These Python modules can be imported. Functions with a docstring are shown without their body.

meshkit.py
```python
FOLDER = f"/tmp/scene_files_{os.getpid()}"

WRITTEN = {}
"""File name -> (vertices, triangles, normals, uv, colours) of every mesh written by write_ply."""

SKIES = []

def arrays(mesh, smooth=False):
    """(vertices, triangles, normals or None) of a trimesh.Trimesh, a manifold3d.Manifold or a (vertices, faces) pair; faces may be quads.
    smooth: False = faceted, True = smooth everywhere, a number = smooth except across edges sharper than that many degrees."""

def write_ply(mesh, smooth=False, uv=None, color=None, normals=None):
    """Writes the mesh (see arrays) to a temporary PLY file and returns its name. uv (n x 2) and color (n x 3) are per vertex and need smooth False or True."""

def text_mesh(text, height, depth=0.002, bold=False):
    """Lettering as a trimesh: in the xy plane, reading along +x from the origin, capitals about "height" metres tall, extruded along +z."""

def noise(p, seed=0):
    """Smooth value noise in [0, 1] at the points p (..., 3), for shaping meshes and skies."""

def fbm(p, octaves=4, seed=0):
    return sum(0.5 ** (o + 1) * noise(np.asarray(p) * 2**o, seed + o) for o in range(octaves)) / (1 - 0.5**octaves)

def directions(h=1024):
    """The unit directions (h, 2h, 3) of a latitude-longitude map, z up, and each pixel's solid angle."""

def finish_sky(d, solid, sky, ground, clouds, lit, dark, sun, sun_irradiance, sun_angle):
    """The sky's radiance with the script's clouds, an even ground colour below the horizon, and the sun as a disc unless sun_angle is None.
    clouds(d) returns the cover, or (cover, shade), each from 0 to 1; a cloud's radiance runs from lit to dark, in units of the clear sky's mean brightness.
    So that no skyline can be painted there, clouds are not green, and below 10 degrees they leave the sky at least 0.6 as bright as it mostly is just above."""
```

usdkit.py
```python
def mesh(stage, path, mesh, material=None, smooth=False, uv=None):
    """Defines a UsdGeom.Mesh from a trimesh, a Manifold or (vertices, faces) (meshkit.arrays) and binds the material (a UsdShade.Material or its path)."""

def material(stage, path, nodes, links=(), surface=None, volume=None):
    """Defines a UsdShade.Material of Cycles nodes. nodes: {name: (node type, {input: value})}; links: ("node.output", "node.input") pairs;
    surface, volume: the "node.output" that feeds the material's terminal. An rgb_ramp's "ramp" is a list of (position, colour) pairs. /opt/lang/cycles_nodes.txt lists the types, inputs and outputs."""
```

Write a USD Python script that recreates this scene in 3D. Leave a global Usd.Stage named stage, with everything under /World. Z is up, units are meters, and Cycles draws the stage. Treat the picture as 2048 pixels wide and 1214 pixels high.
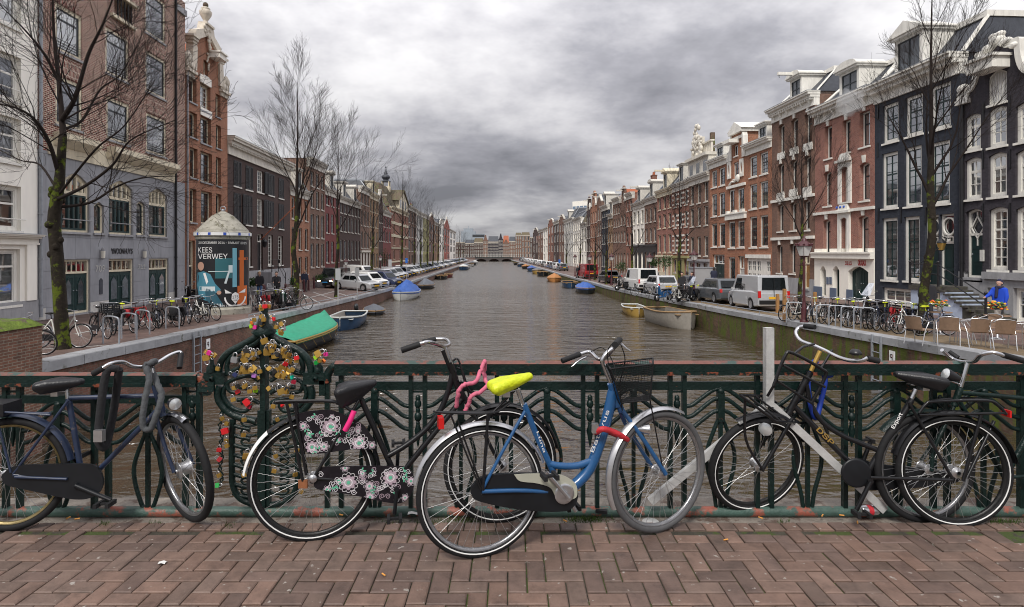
import math, random
import numpy as np, trimesh, manifold3d, shapely
import usdkit, meshkit
from shapely.geometry import Polygon, box as sbox
from shapely.ops import unary_union
from pxr import Usd, UsdGeom, UsdLux, UsdShade, Sdf, Gf, Vt

stage = Usd.Stage.CreateInMemory()
UsdGeom.SetStageUpAxis(stage, UsdGeom.Tokens.z)
UsdGeom.SetStageMetersPerUnit(stage, 1.0)
world = UsdGeom.Xform.Define(stage, '/World')
stage.SetDefaultPrim(world.GetPrim())
PI = math.pi

#camera, sky, sun, exposure
F_PX, HX, HY, EYE = 1150.0, 1024.0, 506.0, 1.6      # lens and horizon of the 2048 x 1214 photograph
cam = UsdGeom.Camera.Define(stage, '/World/camera')
cam.CreateHorizontalApertureAttr(36.0)
cam.CreateVerticalApertureAttr(36.0 * 607 / 1024)
cam.CreateFocalLengthAttr(36.0 * F_PX / 2048)
cam.CreateVerticalApertureOffsetAttr(-(607 - HY) * 36.0 / 2048)
cam.CreateClippingRangeAttr(Gf.Vec2f(0.05, 2000))
cam.AddTranslateOp().Set(Gf.Vec3d(0, 0, EYE))
cam.AddRotateXOp().Set(90.0)
cam.CreateExposureAttr(0.9)

SUN_EL, SUN_AZ = math.radians(48), math.radians(200)     # azimuth = atan2(x, y): behind the camera, a little to the left
sun = UsdLux.DistantLight.Define(stage, '/World/sun')
sun.CreateIntensityAttr(0.4)
sun.CreateAngleAttr(14.0)
sun.CreateColorAttr(Gf.Vec3f(1.0, 0.96, 0.9))
sun.CreateNormalizeAttr(True)
sun.AddRotateZOp().Set(-math.degrees(SUN_AZ))
sun.AddRotateXOp().Set(-(90 - math.degrees(SUN_EL)))

def nodes_sky():
 n, l = {}, []
 n['sky'] = ('sky_texture', {'sky_type': 'single_scattering', 'sun_disc': False, 'sun_elevation': SUN_EL, 'sun_rotation': SUN_AZ})
 n['tc'] = ('texture_coordinate', {})
 n['sep'] = ('separate_xyz', {})
 l += [('tc.generated', 'sep.vector')]
 n['zc'] = ('math', {'math_type': 'maximum', 'value2': 0.0})
 n['za'] = ('math', {'math_type': 'add', 'value2': 0.24})
 n['px'] = ('math', {'math_type': 'divide'})
 n['py'] = ('math', {'math_type': 'divide'})
 l += [('sep.z', 'zc.value1'), ('zc.value', 'za.value1'), ('sep.x', 'px.value1'), ('za.value', 'px.value2'), ('sep.y', 'py.value1'), ('za.value', 'py.value2')]
 n['pp'] = ('combine_xyz', {'z': 3.1})
 l += [('px.value', 'pp.x'), ('py.value', 'pp.y')]
 n['n1'] = ('noise_texture', {'scale': 1.0, 'detail': 8.0, 'roughness': 0.55, 'distortion': 0.15})
 n['map'] = ('mapping', {'location': (9.8, 0.45, 0.0), 'scale': (1.0, 1.0, 1.0)})
 l += [('pp.vector', 'map.vector'), ('map.vector', 'n1.vector')]
 n['n2'] = ('noise_texture', {'scale': 3.4, 'detail': 7.0, 'roughness': 0.6, 'distortion': 0.1})
 l += [('pp.vector', 'n2.vector')]
 n['mixn'] = ('math', {'math_type': 'multiply_add', 'value2': 0.30})
 l += [('n2.fac', 'mixn.value1'), ('n1.fac', 'mixn.value3')]
 n['r'] = ('rgb_ramp', {'ramp': [(0.0, (1.38, 1.4, 1.56)), (0.50, (1.62, 1.62, 1.80)), (0.61, (2.55, 2.53, 2.76)), (0.71, (3.9, 3.84, 4.02)), (0.81, (5.2, 5.12, 5.2)), (1.0, (6.4, 6.3, 6.35))]})
 l += [('mixn.value', 'r.fac')]
 # an overcast vault: dull towards the horizon, three times as bright overhead
 n['el'] = ('map_range', {'from_min': 0.0, 'from_max': 1.0, 'to_min': 0.5, 'to_max': 2.2, 'clamp': True})
 l += [('sep.z', 'el.value')]
 n['vm'] = ('vector_math', {'math_type': 'scale'})
 l += [('r.color', 'vm.vector1'), ('el.result', 'vm.scale')]
 n['mx'] = ('mix', {'mix_type': 'mix', 'fac': 0.985})
 l += [('sky.color', 'mx.color1'), ('vm.vector', 'mx.color2')]
 n['bg'] = ('background_shader', {'strength': 0.1})
 l += [('mx.color', 'bg.color')]
 return n, l

dome = UsdLux.DomeLight.Define(stage, '/World/sky')
_n, _l = nodes_sky()
sky_mat = usdkit.material(stage, '/World/Looks/sky_look', _n, _l, surface='bg.background')
UsdShade.MaterialBindingAPI.Apply(dome.GetPrim()).Bind(sky_mat)
dome.GetPrim().SetCustomDataByKey('kind', 'structure')

#pixels of the photograph to places
def at(px, py, d):
 "the point at distance d (metres ahead of the camera) that the photograph shows at (px, py)"
 return np.array([(px - HX) / F_PX * d, d, EYE - (py - HY) / F_PX * d])

WATER = -2.8
def quay_z(d):
 return float(np.interp(d, [4, 8, 13.5, 20, 30, 45, 60, 1000], [-.62, -.75, -.92, -1.12, -1.38, -1.68, -1.88, -1.95]))
def front_z(d):
 return float(np.interp(d, [4, 20, 24, 36, 55, 110, 1000], [-1.0, -1.17, -1.22, -1.26, -1.36, -1.7, -1.75]))
def wallL(d): return -10.45 - .026 * d
def wallR(d): return float(np.interp(d, [0, 13.5, 30, 62, 106, 320], [12.75, 12.1, 11.3, 9.75, 7.6, -1.4]))
def facL(d): return float(np.interp(d, [0, 60, 340], [-18.48, -21.72, -30.2]))
def facR(d): return float(np.interp(d, [0, 60, 340], [22.2, 18.9, 6.6]))
def street_z(x, d):
 w, f = (wallL(d), facL(d)) if x < 0 else (wallR(d), facR(d))
 t = min(max((x - w) / (f - w), 0), 1)
 return quay_z(d) * (1 - t) + front_z(d) * t
def ground(px, py):
 "where the ray through a pixel meets the quay street"
 lo, hi = 6.0, 330.0
 for _ in range(60):
  m = (lo + hi) / 2
  p = at(px, py, m)
  if p[2] > street_z(p[0], m): lo = m
  else: hi = m
 d = (lo + hi) / 2
 p = at(px, py, d)
 return np.array([p[0], d, street_z(p[0], d)])
def on_facade(side, px):
 fac = facL if side < 0 else facR
 lo, hi = 3.0, 400.0
 for _ in range(60):
  m = (lo + hi) / 2
  x = (px - HX) / F_PX * m
  inside = abs(x) < abs(fac(m)) if x * fac(m) > 0 else True
  if inside: lo = m
  else: hi = m
 d = (lo + hi) / 2
 return np.array([fac(d), d])

#mesh builder
def unit(v):
 v = np.asarray(v, float)
 return v / (np.linalg.norm(v) + 1e-12)

class MB:
 def __init__(s): s.v, s.f, s.n = [], [], 0
 def add(s, v, f):
  v = np.asarray(v, float); f = np.asarray(f, int)
  if f.ndim == 2 and f.shape[1] == 4: f = np.vstack([f[:, [0, 1, 2]], f[:, [0, 2, 3]]])
  s.v.append(v); s.f.append(f + s.n); s.n += len(v); return s
 def tm(s, mesh, M=None):
  if hasattr(mesh, 'to_mesh'):
   m = mesh.to_mesh(); v, f = m.vert_properties[:, :3], m.tri_verts
  elif isinstance(mesh, tuple): v, f = mesh
  else: v, f = mesh.vertices, mesh.faces
  v = np.asarray(v, float)
  if M is not None: v = v @ np.asarray(M)[:3, :3].T + np.asarray(M)[:3, 3]
  return s.add(v, f)
 def flat(s, mesh, M=None):
  "with split vertices, so that it shades faceted"
  if hasattr(mesh, 'to_mesh'):
   m = mesh.to_mesh(); v, f = m.vert_properties[:, :3], m.tri_verts
  elif isinstance(mesh, tuple): v, f = np.asarray(mesh[0]), np.asarray(mesh[1])
  else: v, f = np.asarray(mesh.vertices), np.asarray(mesh.faces)
  v = v[f.ravel()]
  if M is not None: v = v @ np.asarray(M)[:3, :3].T + np.asarray(M)[:3, 3]
  return s.add(v, np.arange(len(v)).reshape(-1, 3))
 def hexa(s, p):
  "eight corners: bottom four, top four"
  p = np.asarray(p, float)
  q = [[0, 3, 2, 1], [4, 5, 6, 7], [0, 1, 5, 4], [1, 2, 6, 5], [2, 3, 7, 6], [3, 0, 4, 7]]
  v = np.vstack([p[i] for i in q])
  return s.add(v, np.arange(24).reshape(6, 4))
 def box(s, x0, x1, y0, y1, z0, z1):
  return s.hexa([(x0, y0, z0), (x1, y0, z0), (x1, y1, z0), (x0, y1, z0), (x0, y0, z1), (x1, y0, z1), (x1, y1, z1), (x0, y1, z1)])
 def obox(s, c, size, R=None):
  h = np.asarray(size, float) / 2
  p = np.array([(-1, -1, -1), (1, -1, -1), (1, 1, -1), (-1, 1, -1), (-1, -1, 1), (1, -1, 1), (1, 1, 1), (-1, 1, 1)]) * h
  if R is not None: p = p @ np.asarray(R).T
  return s.hexa(p + np.asarray(c, float))
 def bar(s, a, b, w, h, up=(0, 0, 1)):
  "a rectangular bar from a to b, w wide and h tall"
  a, b = np.asarray(a, float), np.asarray(b, float)
  t = unit(b - a); side = unit(np.cross(t, up)); u = np.cross(side, t)
  side, u = side * w / 2, u * h / 2
  return s.hexa([a - side - u, a + side - u, b + side - u, b - side - u, a - side + u, a + side + u, b + side + u, b - side + u])
 def tube(s, pts, r, n=7, cap=True, closed=False):
  p = np.asarray(pts, float); k = len(p)
  r = np.broadcast_to(np.asarray(r, float), (k,))
  if closed: t = np.roll(p, -1, 0) - np.roll(p, 1, 0)
  else: t = np.gradient(p, axis=0)
  t = t / (np.linalg.norm(t, axis=1, keepdims=True) + 1e-12)
  a = np.cross(t[0], (0, 0, 1.) if abs(t[0][2]) < .9 else (1., 0, 0)); a = unit(a)
  A = np.empty_like(p); A[0] = a
  for i in range(1, k):
   a = a - t[i] * (a @ t[i]); a = a / (np.linalg.norm(a) + 1e-12); A[i] = a
  B = np.cross(t, A)
  ang = np.arange(n) * 2 * PI / n
  v = p[:, None] + r[:, None, None] * (np.cos(ang)[None, :, None] * A[:, None] + np.sin(ang)[None, :, None] * B[:, None])
  kk = k if closed else k - 1
  i, j = np.meshgrid(np.arange(kk), np.arange(n), indexing='ij')
  i2 = (i + 1) % k
  q = np.stack([i * n + j, i * n + (j + 1) % n, i2 * n + (j + 1) % n, i2 * n + j], -1).reshape(-1, 4)
  s.add(v.reshape(-1, 3), q)
  if cap and not closed:
   for e, sgn in ((0, -1), (k - 1, 1)):
    if r[e] < 1e-4: continue
    ring = v[e]
    f = [[0, x + 1, x] if sgn < 0 else [0, x, x + 1] for x in range(1, n - 1)]
    s.add(ring, f)
  return s
 def lathe(s, prof, c=(0, 0, 0), n=16, axis=(0, 0, 1), sharp=()):
  "profile of (radius, height) pairs turned about an axis"
  prof = np.asarray(prof, float); c = np.asarray(c, float); ax = unit(axis)
  a = unit(np.cross(ax, (0, 0, 1.) if abs(ax[2]) < .9 else (1., 0, 0))); b = np.cross(ax, a)
  ang = np.arange(n) * 2 * PI / n
  ring = np.cos(ang)[:, None] * a + np.sin(ang)[:, None] * b
  cuts = sorted({0, len(prof) - 1, *sharp})
  for s0, s1 in zip(cuts, cuts[1:]):
   pr = prof[s0:s1 + 1]; k = len(pr)
   v = c + pr[:, 0][:, None, None] * ring[None] + pr[:, 1][:, None, None] * ax
   i, j = np.meshgrid(np.arange(k - 1), np.arange(n), indexing='ij')
   q = np.stack([i * n + j, i * n + (j + 1) % n, (i + 1) * n + (j + 1) % n, (i + 1) * n + j], -1).reshape(-1, 4)
   s.add(v.reshape(-1, 3), q)
  return s
 def prism(s, poly, h0, h1, fn=None):
  "shapely polygon extruded from h0 to h1 along the third axis; fn maps (n,3) points to the world"
  for g in getattr(poly, 'geoms', [poly]):
   if g.is_empty or g.area < 1e-9: continue
   m = trimesh.creation.extrude_polygon(g, h1 - h0, engine='earcut')
   v = np.asarray(m.vertices)[np.asarray(m.faces).ravel()].copy(); v[:, 2] += h0
   if fn is not None: v = fn(v)
   s.add(v, np.arange(len(v)).reshape(-1, 3))
  return s
 def grid(s, P):
  "a smooth sheet over an (a, b, 3) array of points"
  P = np.asarray(P, float); a, b = P.shape[:2]
  i, j = np.meshgrid(np.arange(a - 1), np.arange(b - 1), indexing='ij')
  q = np.stack([i * b + j, i * b + j + 1, (i + 1) * b + j + 1, (i + 1) * b + j], -1).reshape(-1, 4)
  return s.add(P.reshape(-1, 3), q)
 def ball(s, c, r, n=2, sc=(1, 1, 1)):
  m = trimesh.creation.icosphere(n, 1.0)
  return s.add(np.asarray(m.vertices) * np.asarray(sc) * r + np.asarray(c), m.faces)
 def move(s, R=None, t=(0, 0, 0)):
  s.v = [(v @ np.asarray(R).T if R is not None else v) + np.asarray(t) for v in s.v]; return s
 def arrays(s):
  if not s.v: return None
  return np.vstack(s.v), np.vstack(s.f)

def rotz(a): c, s = math.cos(a), math.sin(a); return np.array([[c, -s, 0], [s, c, 0], [0, 0, 1.]])
def rotx(a): c, s = math.cos(a), math.sin(a); return np.array([[1., 0, 0], [0, c, -s], [0, s, c]])
def roty(a): c, s = math.cos(a), math.sin(a); return np.array([[c, 0, s], [0, 1., 0], [-s, 0, c]])
def rodr(ax, a):
 ax = unit(ax); K = np.array([[0, -ax[2], ax[1]], [ax[2], 0, -ax[0]], [-ax[1], ax[0], 0]])
 return np.eye(3) + math.sin(a) * K + (1 - math.cos(a)) * K @ K
def spline(pts, n=6):
 "Catmull-Rom through the points"
 p = np.asarray(pts, float)
 if len(p) < 3: return p
 q = np.vstack([2 * p[0] - p[1], p, 2 * p[-1] - p[-2]]); out = []
 for i in range(1, len(q) - 2):
  for t in np.arange(n) / n:
   a, b, c, d = q[i - 1], q[i], q[i + 1], q[i + 2]
   out.append(.5 * (2 * b + (c - a) * t + (2 * a - 5 * b + 4 * c - d) * t * t + (3 * b - a - 3 * c + d) * t ** 3))
 out.append(p[-1]); return np.array(out)

ordn = ['first', 'second', 'third', 'fourth', 'fifth', 'sixth', 'seventh', 'eighth', 'ninth', 'tenth', 'eleventh', 'twelfth', 'thirteenth', 'fourteenth', 'fifteenth', 'sixteenth', 'seventeenth', 'eighteenth']
_names, _bind = {}, []
def fresh(parent, name):
 k = (parent, name); c = _names.get(k, 0); _names[k] = c + 1
 return f'{parent}/{name}' if c == 0 else f'{parent}/{name}_{c:03d}'
def tag(path, label=None, cat=None, group=None, kind=None):
 p = stage.GetPrimAtPath(path)
 for k, v in (('label', label), ('category', cat), ('group', group), ('kind', kind)):
  if v: p.SetCustomDataByKey(k, v)
 return path
def put(name, mb, mat, parent='/World', label=None, cat=None, group=None, kind=None):
 arr = mb.arrays()
 if arr is None: return None
 v, f = arr
 path = fresh(parent, name)
 m = UsdGeom.Mesh.Define(stage, path)
 m.CreatePointsAttr(Vt.Vec3fArray.FromNumpy(v.astype(np.float32)))
 m.CreateFaceVertexCountsAttr(Vt.IntArray.FromNumpy(np.full(len(f), 3, np.int32)))
 m.CreateFaceVertexIndicesAttr(Vt.IntArray.FromNumpy(np.ascontiguousarray(f, dtype=np.int32).ravel()))
 m.CreateSubdivisionSchemeAttr('none')
 fn = np.cross(v[f[:, 1]] - v[f[:, 0]], v[f[:, 2]] - v[f[:, 0]])
 n = np.zeros_like(v)
 for k in range(3): 
  for c in range(3): n[:, c] += np.bincount(f[:, k], fn[:, c], len(v))
 ln = np.linalg.norm(n, axis=1, keepdims=True)
 n = np.where(ln > 1e-20, n / np.maximum(ln, 1e-20), [0, 0, 1.])
 m.CreateNormalsAttr(Vt.Vec3fArray.FromNumpy(n.astype(np.float32)))
 m.SetNormalsInterpolation('vertex')
 _bind.append((path, mat))
 if label or cat or group or kind: tag(path, label, cat, group, kind)
 return path
def thing(name, label=None, cat=None, loc=(0, 0, 0), rz=0, group=None, kind=None, R=None, parent='/World'):
 path = fresh(parent, name)
 x = UsdGeom.Xform.Define(stage, path)
 if R is not None:
  M = np.eye(4); M[:3, :3] = np.asarray(R).T; M[3, :3] = loc
  x.AddTransformOp().Set(Gf.Matrix4d(*[float(a) for a in M.ravel()]))
 else:
  x.AddTranslateOp().Set(Gf.Vec3d(*map(float, loc)))
  if rz: x.AddRotateZOp().Set(math.degrees(rz))
 tag(path, label, cat, group, kind); return path
def proto(name):
 path = '/World/kinds_of_' + name
 stage.CreateClassPrim(path); return path
def copy(src, name, label, cat, loc, rz=0, group=None, R=None, scale=1.0):
 path = fresh('/World', name)
 x = UsdGeom.Xform.Define(stage, path)
 M = np.eye(4); M[:3, :3] = (np.asarray(R) if R is not None else rotz(rz)).T * scale; M[3, :3] = loc
 x.AddTransformOp().Set(Gf.Matrix4d(*[float(a) for a in M.ravel()]))
 x.GetPrim().GetReferences().AddInternalReference(src)
 x.GetPrim().SetInstanceable(True)
 return tag(path, label, cat, group)

#materials
_spec, _made = {}, {}
def look(name):
 if name not in _made: _made[name] = _spec[name]()
 return _made[name]
def mat(name, col, rough=.5, metal=0., var=.0, vscale=6., bump=0., bscale=40., rnd=0., spec=.5, col2=None, patch=None, pscale=9., pth=.6, em=0., coat=0.):
 """var: tonal mottling; col2/patch: worn patches of a second colour where noise passes pth; rnd: brightness from copy to copy"""
 def make():
  n = {'tc': ('texture_coordinate', {}), 'p': ('principled_bsdf', {'roughness': rough, 'metallic': metal, 'base_color': col, 'specular_ior_level': spec, 'coat_weight': coat})}
  l = []; cur = None
  if var or col2:
   k = .4 if name in ('white_paint', 'row_white', 'offwhite', 'plaster_white', 'cream', 'stone_panel', 'stone_grey', 'shutter_white') else 1.
   n['mp'] = ('mapping', {'scale': (1.6 if k < 1 else 1., 1.6 if k < 1 else 1., k)}); n['n1'] = ('noise_texture', {'scale': vscale, 'detail': 6., 'roughness': .68}); l += [('tc.object', 'mp.vector'), ('mp.vector', 'n1.vector')]
  if var:
   lo = tuple(c * (1 - var) for c in col); hi = tuple(min(1, c * (1 + var)) for c in col)
   n['r1'] = ('rgb_ramp', {'ramp': [(.25, lo), (.75, hi)]}); l.append(('n1.fac', 'r1.fac')); cur = 'r1.color'
  if col2:
   n['n2'] = ('noise_texture', {'scale': pscale, 'detail': 6., 'roughness': .65}); l.append(('tc.object', 'n2.vector'))
   n['t2'] = ('map_range', {'from_min': pth - .03, 'from_max': pth + .03, 'clamp': True}); l.append(('n2.fac', 't2.value'))
   n['m2'] = ('mix', {'mix_type': 'mix', 'color1': col, 'color2': col2}); l.append(('t2.result', 'm2.fac'))
   if cur: l.append((cur, 'm2.color1'))
   cur = 'm2.color'
  if rnd:
   n['oi'] = ('object_info', {}); n['mr'] = ('map_range', {'to_min': 1 - rnd, 'to_max': 1 + rnd}); l.append(('oi.random', 'mr.value'))
   n['hs'] = ('hsv', {'color': col}); l.append(('mr.result', 'hs.value'))
   if cur: l.append((cur, 'hs.color'))
   cur = 'hs.color'
  if cur: l.append((cur, 'p.base_color'))
  if bump:
   n['nb'] = ('noise_texture', {'scale': bscale, 'detail': 4., 'roughness': .6}); l.append(('tc.object', 'nb.vector'))
   n['b'] = ('bump', {'strength': bump, 'distance': .02}); l += [('nb.fac', 'b.height'), ('b.normal', 'p.normal')]
  if em:
   n['p'][1]['emission_color'] = col; n['p'][1]['emission_strength'] = em
  return usdkit.material(stage, '/World/Looks/' + name, n, l, surface='p.BSDF')
 _spec[name] = make
 return name
def brick(name, c1, c2, mortar, bw=.21, rh=.065, ms=.006, var=.25, bump=.4, grime=(.03, .03, .03), gamt=.25, moss=None):
 "bricks running along a wall, whichever way the wall faces"
 def make():
  n = {'tc': ('texture_coordinate', {}), 's': ('separate_xyz', {}), 'a': ('math', {'math_type': 'add'}), 'c': ('combine_xyz', {}),
             'bt': ('brick_texture', {'color1': c1, 'color2': c2, 'mortar': mortar, 'scale': 1.0, 'mortar_size': ms, 'mortar_smooth': .2, 'bias': 0., 'brick_width': bw, 'row_height': rh}),
             'n1': ('noise_texture', {'scale': .8, 'detail': 6., 'roughness': .65}), 'm1': ('map_range', {'from_min': .35, 'from_max': .75, 'to_min': 0., 'to_max': gamt, 'clamp': True}),
             'g': ('mix', {'mix_type': 'mix', 'color2': grime}),
             'n2': ('noise_texture', {'scale': 7., 'detail': 5., 'roughness': .6}), 'm2': ('map_range', {'from_min': .25, 'from_max': .75, 'to_min': 1 - var, 'to_max': 1 + var}), 'h': ('hsv', {}),
             'b': ('bump', {'strength': bump, 'distance': .012, 'invert': True}), 'p': ('principled_bsdf', {'roughness': .85, 'specular_ior_level': .3})}
  l = [('tc.object', 's.vector'), ('s.x', 'a.value1'), ('s.y', 'a.value2'), ('a.value', 'c.x'), ('s.z', 'c.y'), ('c.vector', 'bt.vector'),
             ('tc.object', 'n1.vector'), ('n1.fac', 'm1.value'), ('m1.result', 'g.fac'), ('bt.color', 'g.color1'), ('tc.object', 'n2.vector'), ('n2.fac', 'm2.value'), ('m2.result', 'h.value'),
             ('g.color', 'h.color'), ('bt.fac', 'b.height'), ('b.normal', 'p.normal')]
  out = 'h.color'
  if moss:
   n['n3'] = ('noise_texture', {'scale': 1.6, 'detail': 7., 'roughness': .7}); n['mp'] = ('mapping', {'scale': (2.2, 2.2, .45)})
   l += [('tc.object', 'mp.vector'), ('mp.vector', 'n3.vector')]
   n['m3'] = ('map_range', {'from_min': moss[1], 'from_max': moss[1] + .14, 'clamp': True}); l.append(('n3.fac', 'm3.value'))
   n['mm'] = ('mix', {'mix_type': 'mix', 'color2': moss[0]}); l += [('m3.result', 'mm.fac'), (out, 'mm.color1')]; out = 'mm.color'
  l.append((out, 'p.base_color'))
  return usdkit.material(stage, '/World/Looks/' + name, n, l, surface='p.BSDF')
 _spec[name] = make
 return name

#the looks shared by many things
mat('stone_grey', (.30, .30, .31), .8, var=.25, vscale=2.2, bump=.25, bscale=30)
mat('stone_light', (.50, .49, .46), .75, var=.2, vscale=2.5, bump=.2)
mat('stone_panel', (.275, .28, .30), .75, var=.22, vscale=1.3, bump=.08)
mat('cream', (.66, .59, .44), .6, var=.2, vscale=3)
mat('white_paint', (.74, .72, .66), .55, var=.2, vscale=2.5)
mat('offwhite', (.64, .60, .52), .6, var=.25, vscale=2.0)
mat('plaster_white', (.86, .825, .745), .7, var=.08, vscale=1.2)
mat('dark_green_paint', (.012, .03, .03), .35, var=.2)
mat('black_paint', (.012, .012, .014), .38, var=.15)
mat('sash_dark', (.02, .026, .03), .4)
mat('slate', (.045, .05, .062), .55, var=.35, vscale=4, bump=.5, bscale=12)
mat('tile_orange', (.34, .1, .045), .75, var=.3, vscale=5, bump=.4, bscale=10)
mat('tile_brown', (.11, .075, .05), .8, var=.4, vscale=4, bump=.4, bscale=10, col2=(.10, .12, .04), pth=.55, pscale=3)
mat('zinc', (.32, .34, .37), .45, metal=.4, var=.15)
mat('curtain', (.80, .79, .75), .9, var=.1, vscale=9)
mat('room', (.10, .09, .08), .9)
mat('wood_warm', (.33, .17, .06), .6, var=.2)
mat('red_print', (.45, .02, .02), .5)
mat('gold', (.55, .36, .1), .35, metal=.7)
mat('far_pane', (.085, .095, .105), .07, var=.6, vscale=.9, spec=.9, rnd=.7)
def _pane():
 n = {'t': ('transparent_bsdf', {'color': (.90, .93, .94)}), 'g': ('glossy_bsdf', {'color': (.95, .97, 1.), 'roughness': .02}), 'f': ('fresnel', {'IOR': 2.9}),
         'tc': ('texture_coordinate', {}), 'nz': ('noise_texture', {'scale': 1.1, 'detail': 1.}), 'b': ('bump', {'strength': .12, 'distance': .02}), 'm': ('mix_closure', {})}
 n['k'] = ('math', {'math_type': 'multiply_add', 'value2': .6, 'value3': .3})
 l = [('f.fac', 'k.value1'), ('k.value', 'm.fac'), ('t.BSDF', 'm.closure1'), ('g.BSDF', 'm.closure2'), ('tc.object', 'nz.vector'), ('nz.fac', 'b.height'), ('b.normal', 'g.normal')]
 return usdkit.material(stage, '/World/Looks/window_pane', n, l, surface='m.closure')
_spec['pane'] = _pane

#water
def _water():
 n = {'g': ('geometry', {}), 'mp': ('mapping', {'scale': (.5, 1.7, 1.)}), 'n1': ('noise_texture', {'scale': .8, 'detail': 2.5, 'roughness': .5, 'distortion': .5}),
         'mp2': ('mapping', {'scale': (1.0, 2.4, 1.), 'rotation': (0, 0, .35)}), 'n2': ('noise_texture', {'scale': 2.0, 'detail': 3., 'roughness': .5, 'distortion': .5}),
         'n3': ('noise_texture', {'scale': .11, 'detail': 3.}), 'm3': ('map_range', {'from_min': .35, 'from_max': .65, 'to_min': .55, 'to_max': 1.2, 'clamp': True}), 's': ('separate_xyz', {}), 'rg': ('map_range', {'from_min': 15., 'from_max': 90., 'to_min': .03, 'to_max': .2, 'clamp': True}), 'fo': ('map_range', {'from_min': 20., 'from_max': 110., 'to_min': 1., 'to_max': .35, 'clamp': True}), 'k2': ('math', {'math_type': 'multiply'}),
         'a': ('math', {'math_type': 'multiply_add', 'value2': .38}), 'k': ('math', {'math_type': 'multiply'}),
         'b': ('bump', {'strength': 1.0, 'distance': .42}), 'p': ('principled_bsdf', {'base_color': (.036, .026, .014), 'ior': 1.6, 'specular_ior_level': .9})}
 l = [('g.position', 'mp.vector'), ('mp.vector', 'n1.vector'), ('g.position', 'mp2.vector'), ('mp2.vector', 'n2.vector'), ('n2.fac', 'a.value1'), ('n1.fac', 'a.value3'), ('g.position', 's.vector'), ('s.y', 'rg.value'), ('s.y', 'fo.value'), ('k.value', 'k2.value1'), ('fo.result', 'k2.value2'), ('rg.result', 'p.roughness'),
         ('g.position', 'n3.vector'), ('n3.fac', 'm3.value'), ('a.value', 'k.value1'), ('m3.result', 'k.value2'), ('k2.value', 'b.height'), ('b.normal', 'p.normal')]
 return usdkit.material(stage, '/World/Looks/canal_water', n, l, surface='p.BSDF')
_spec['water'] = _water
m = MB()
ys = np.concatenate([np.arange(-14, 40, 2.), np.arange(40, 345, 12.)])
m.grid(np.array([[(wallL(y) - .6, y, WATER), (wallR(y) + .6, y, WATER)] for y in ys])[:, ::-1])
put('canal_water', m, 'water', kind='structure')

#the land under everything
mat('earth', (.06, .05, .04), .9)
m = MB(); m.box(-900, 900, -300, 1200, -4.2, -3.9)
put('ground', m, 'earth', kind='structure')

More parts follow.
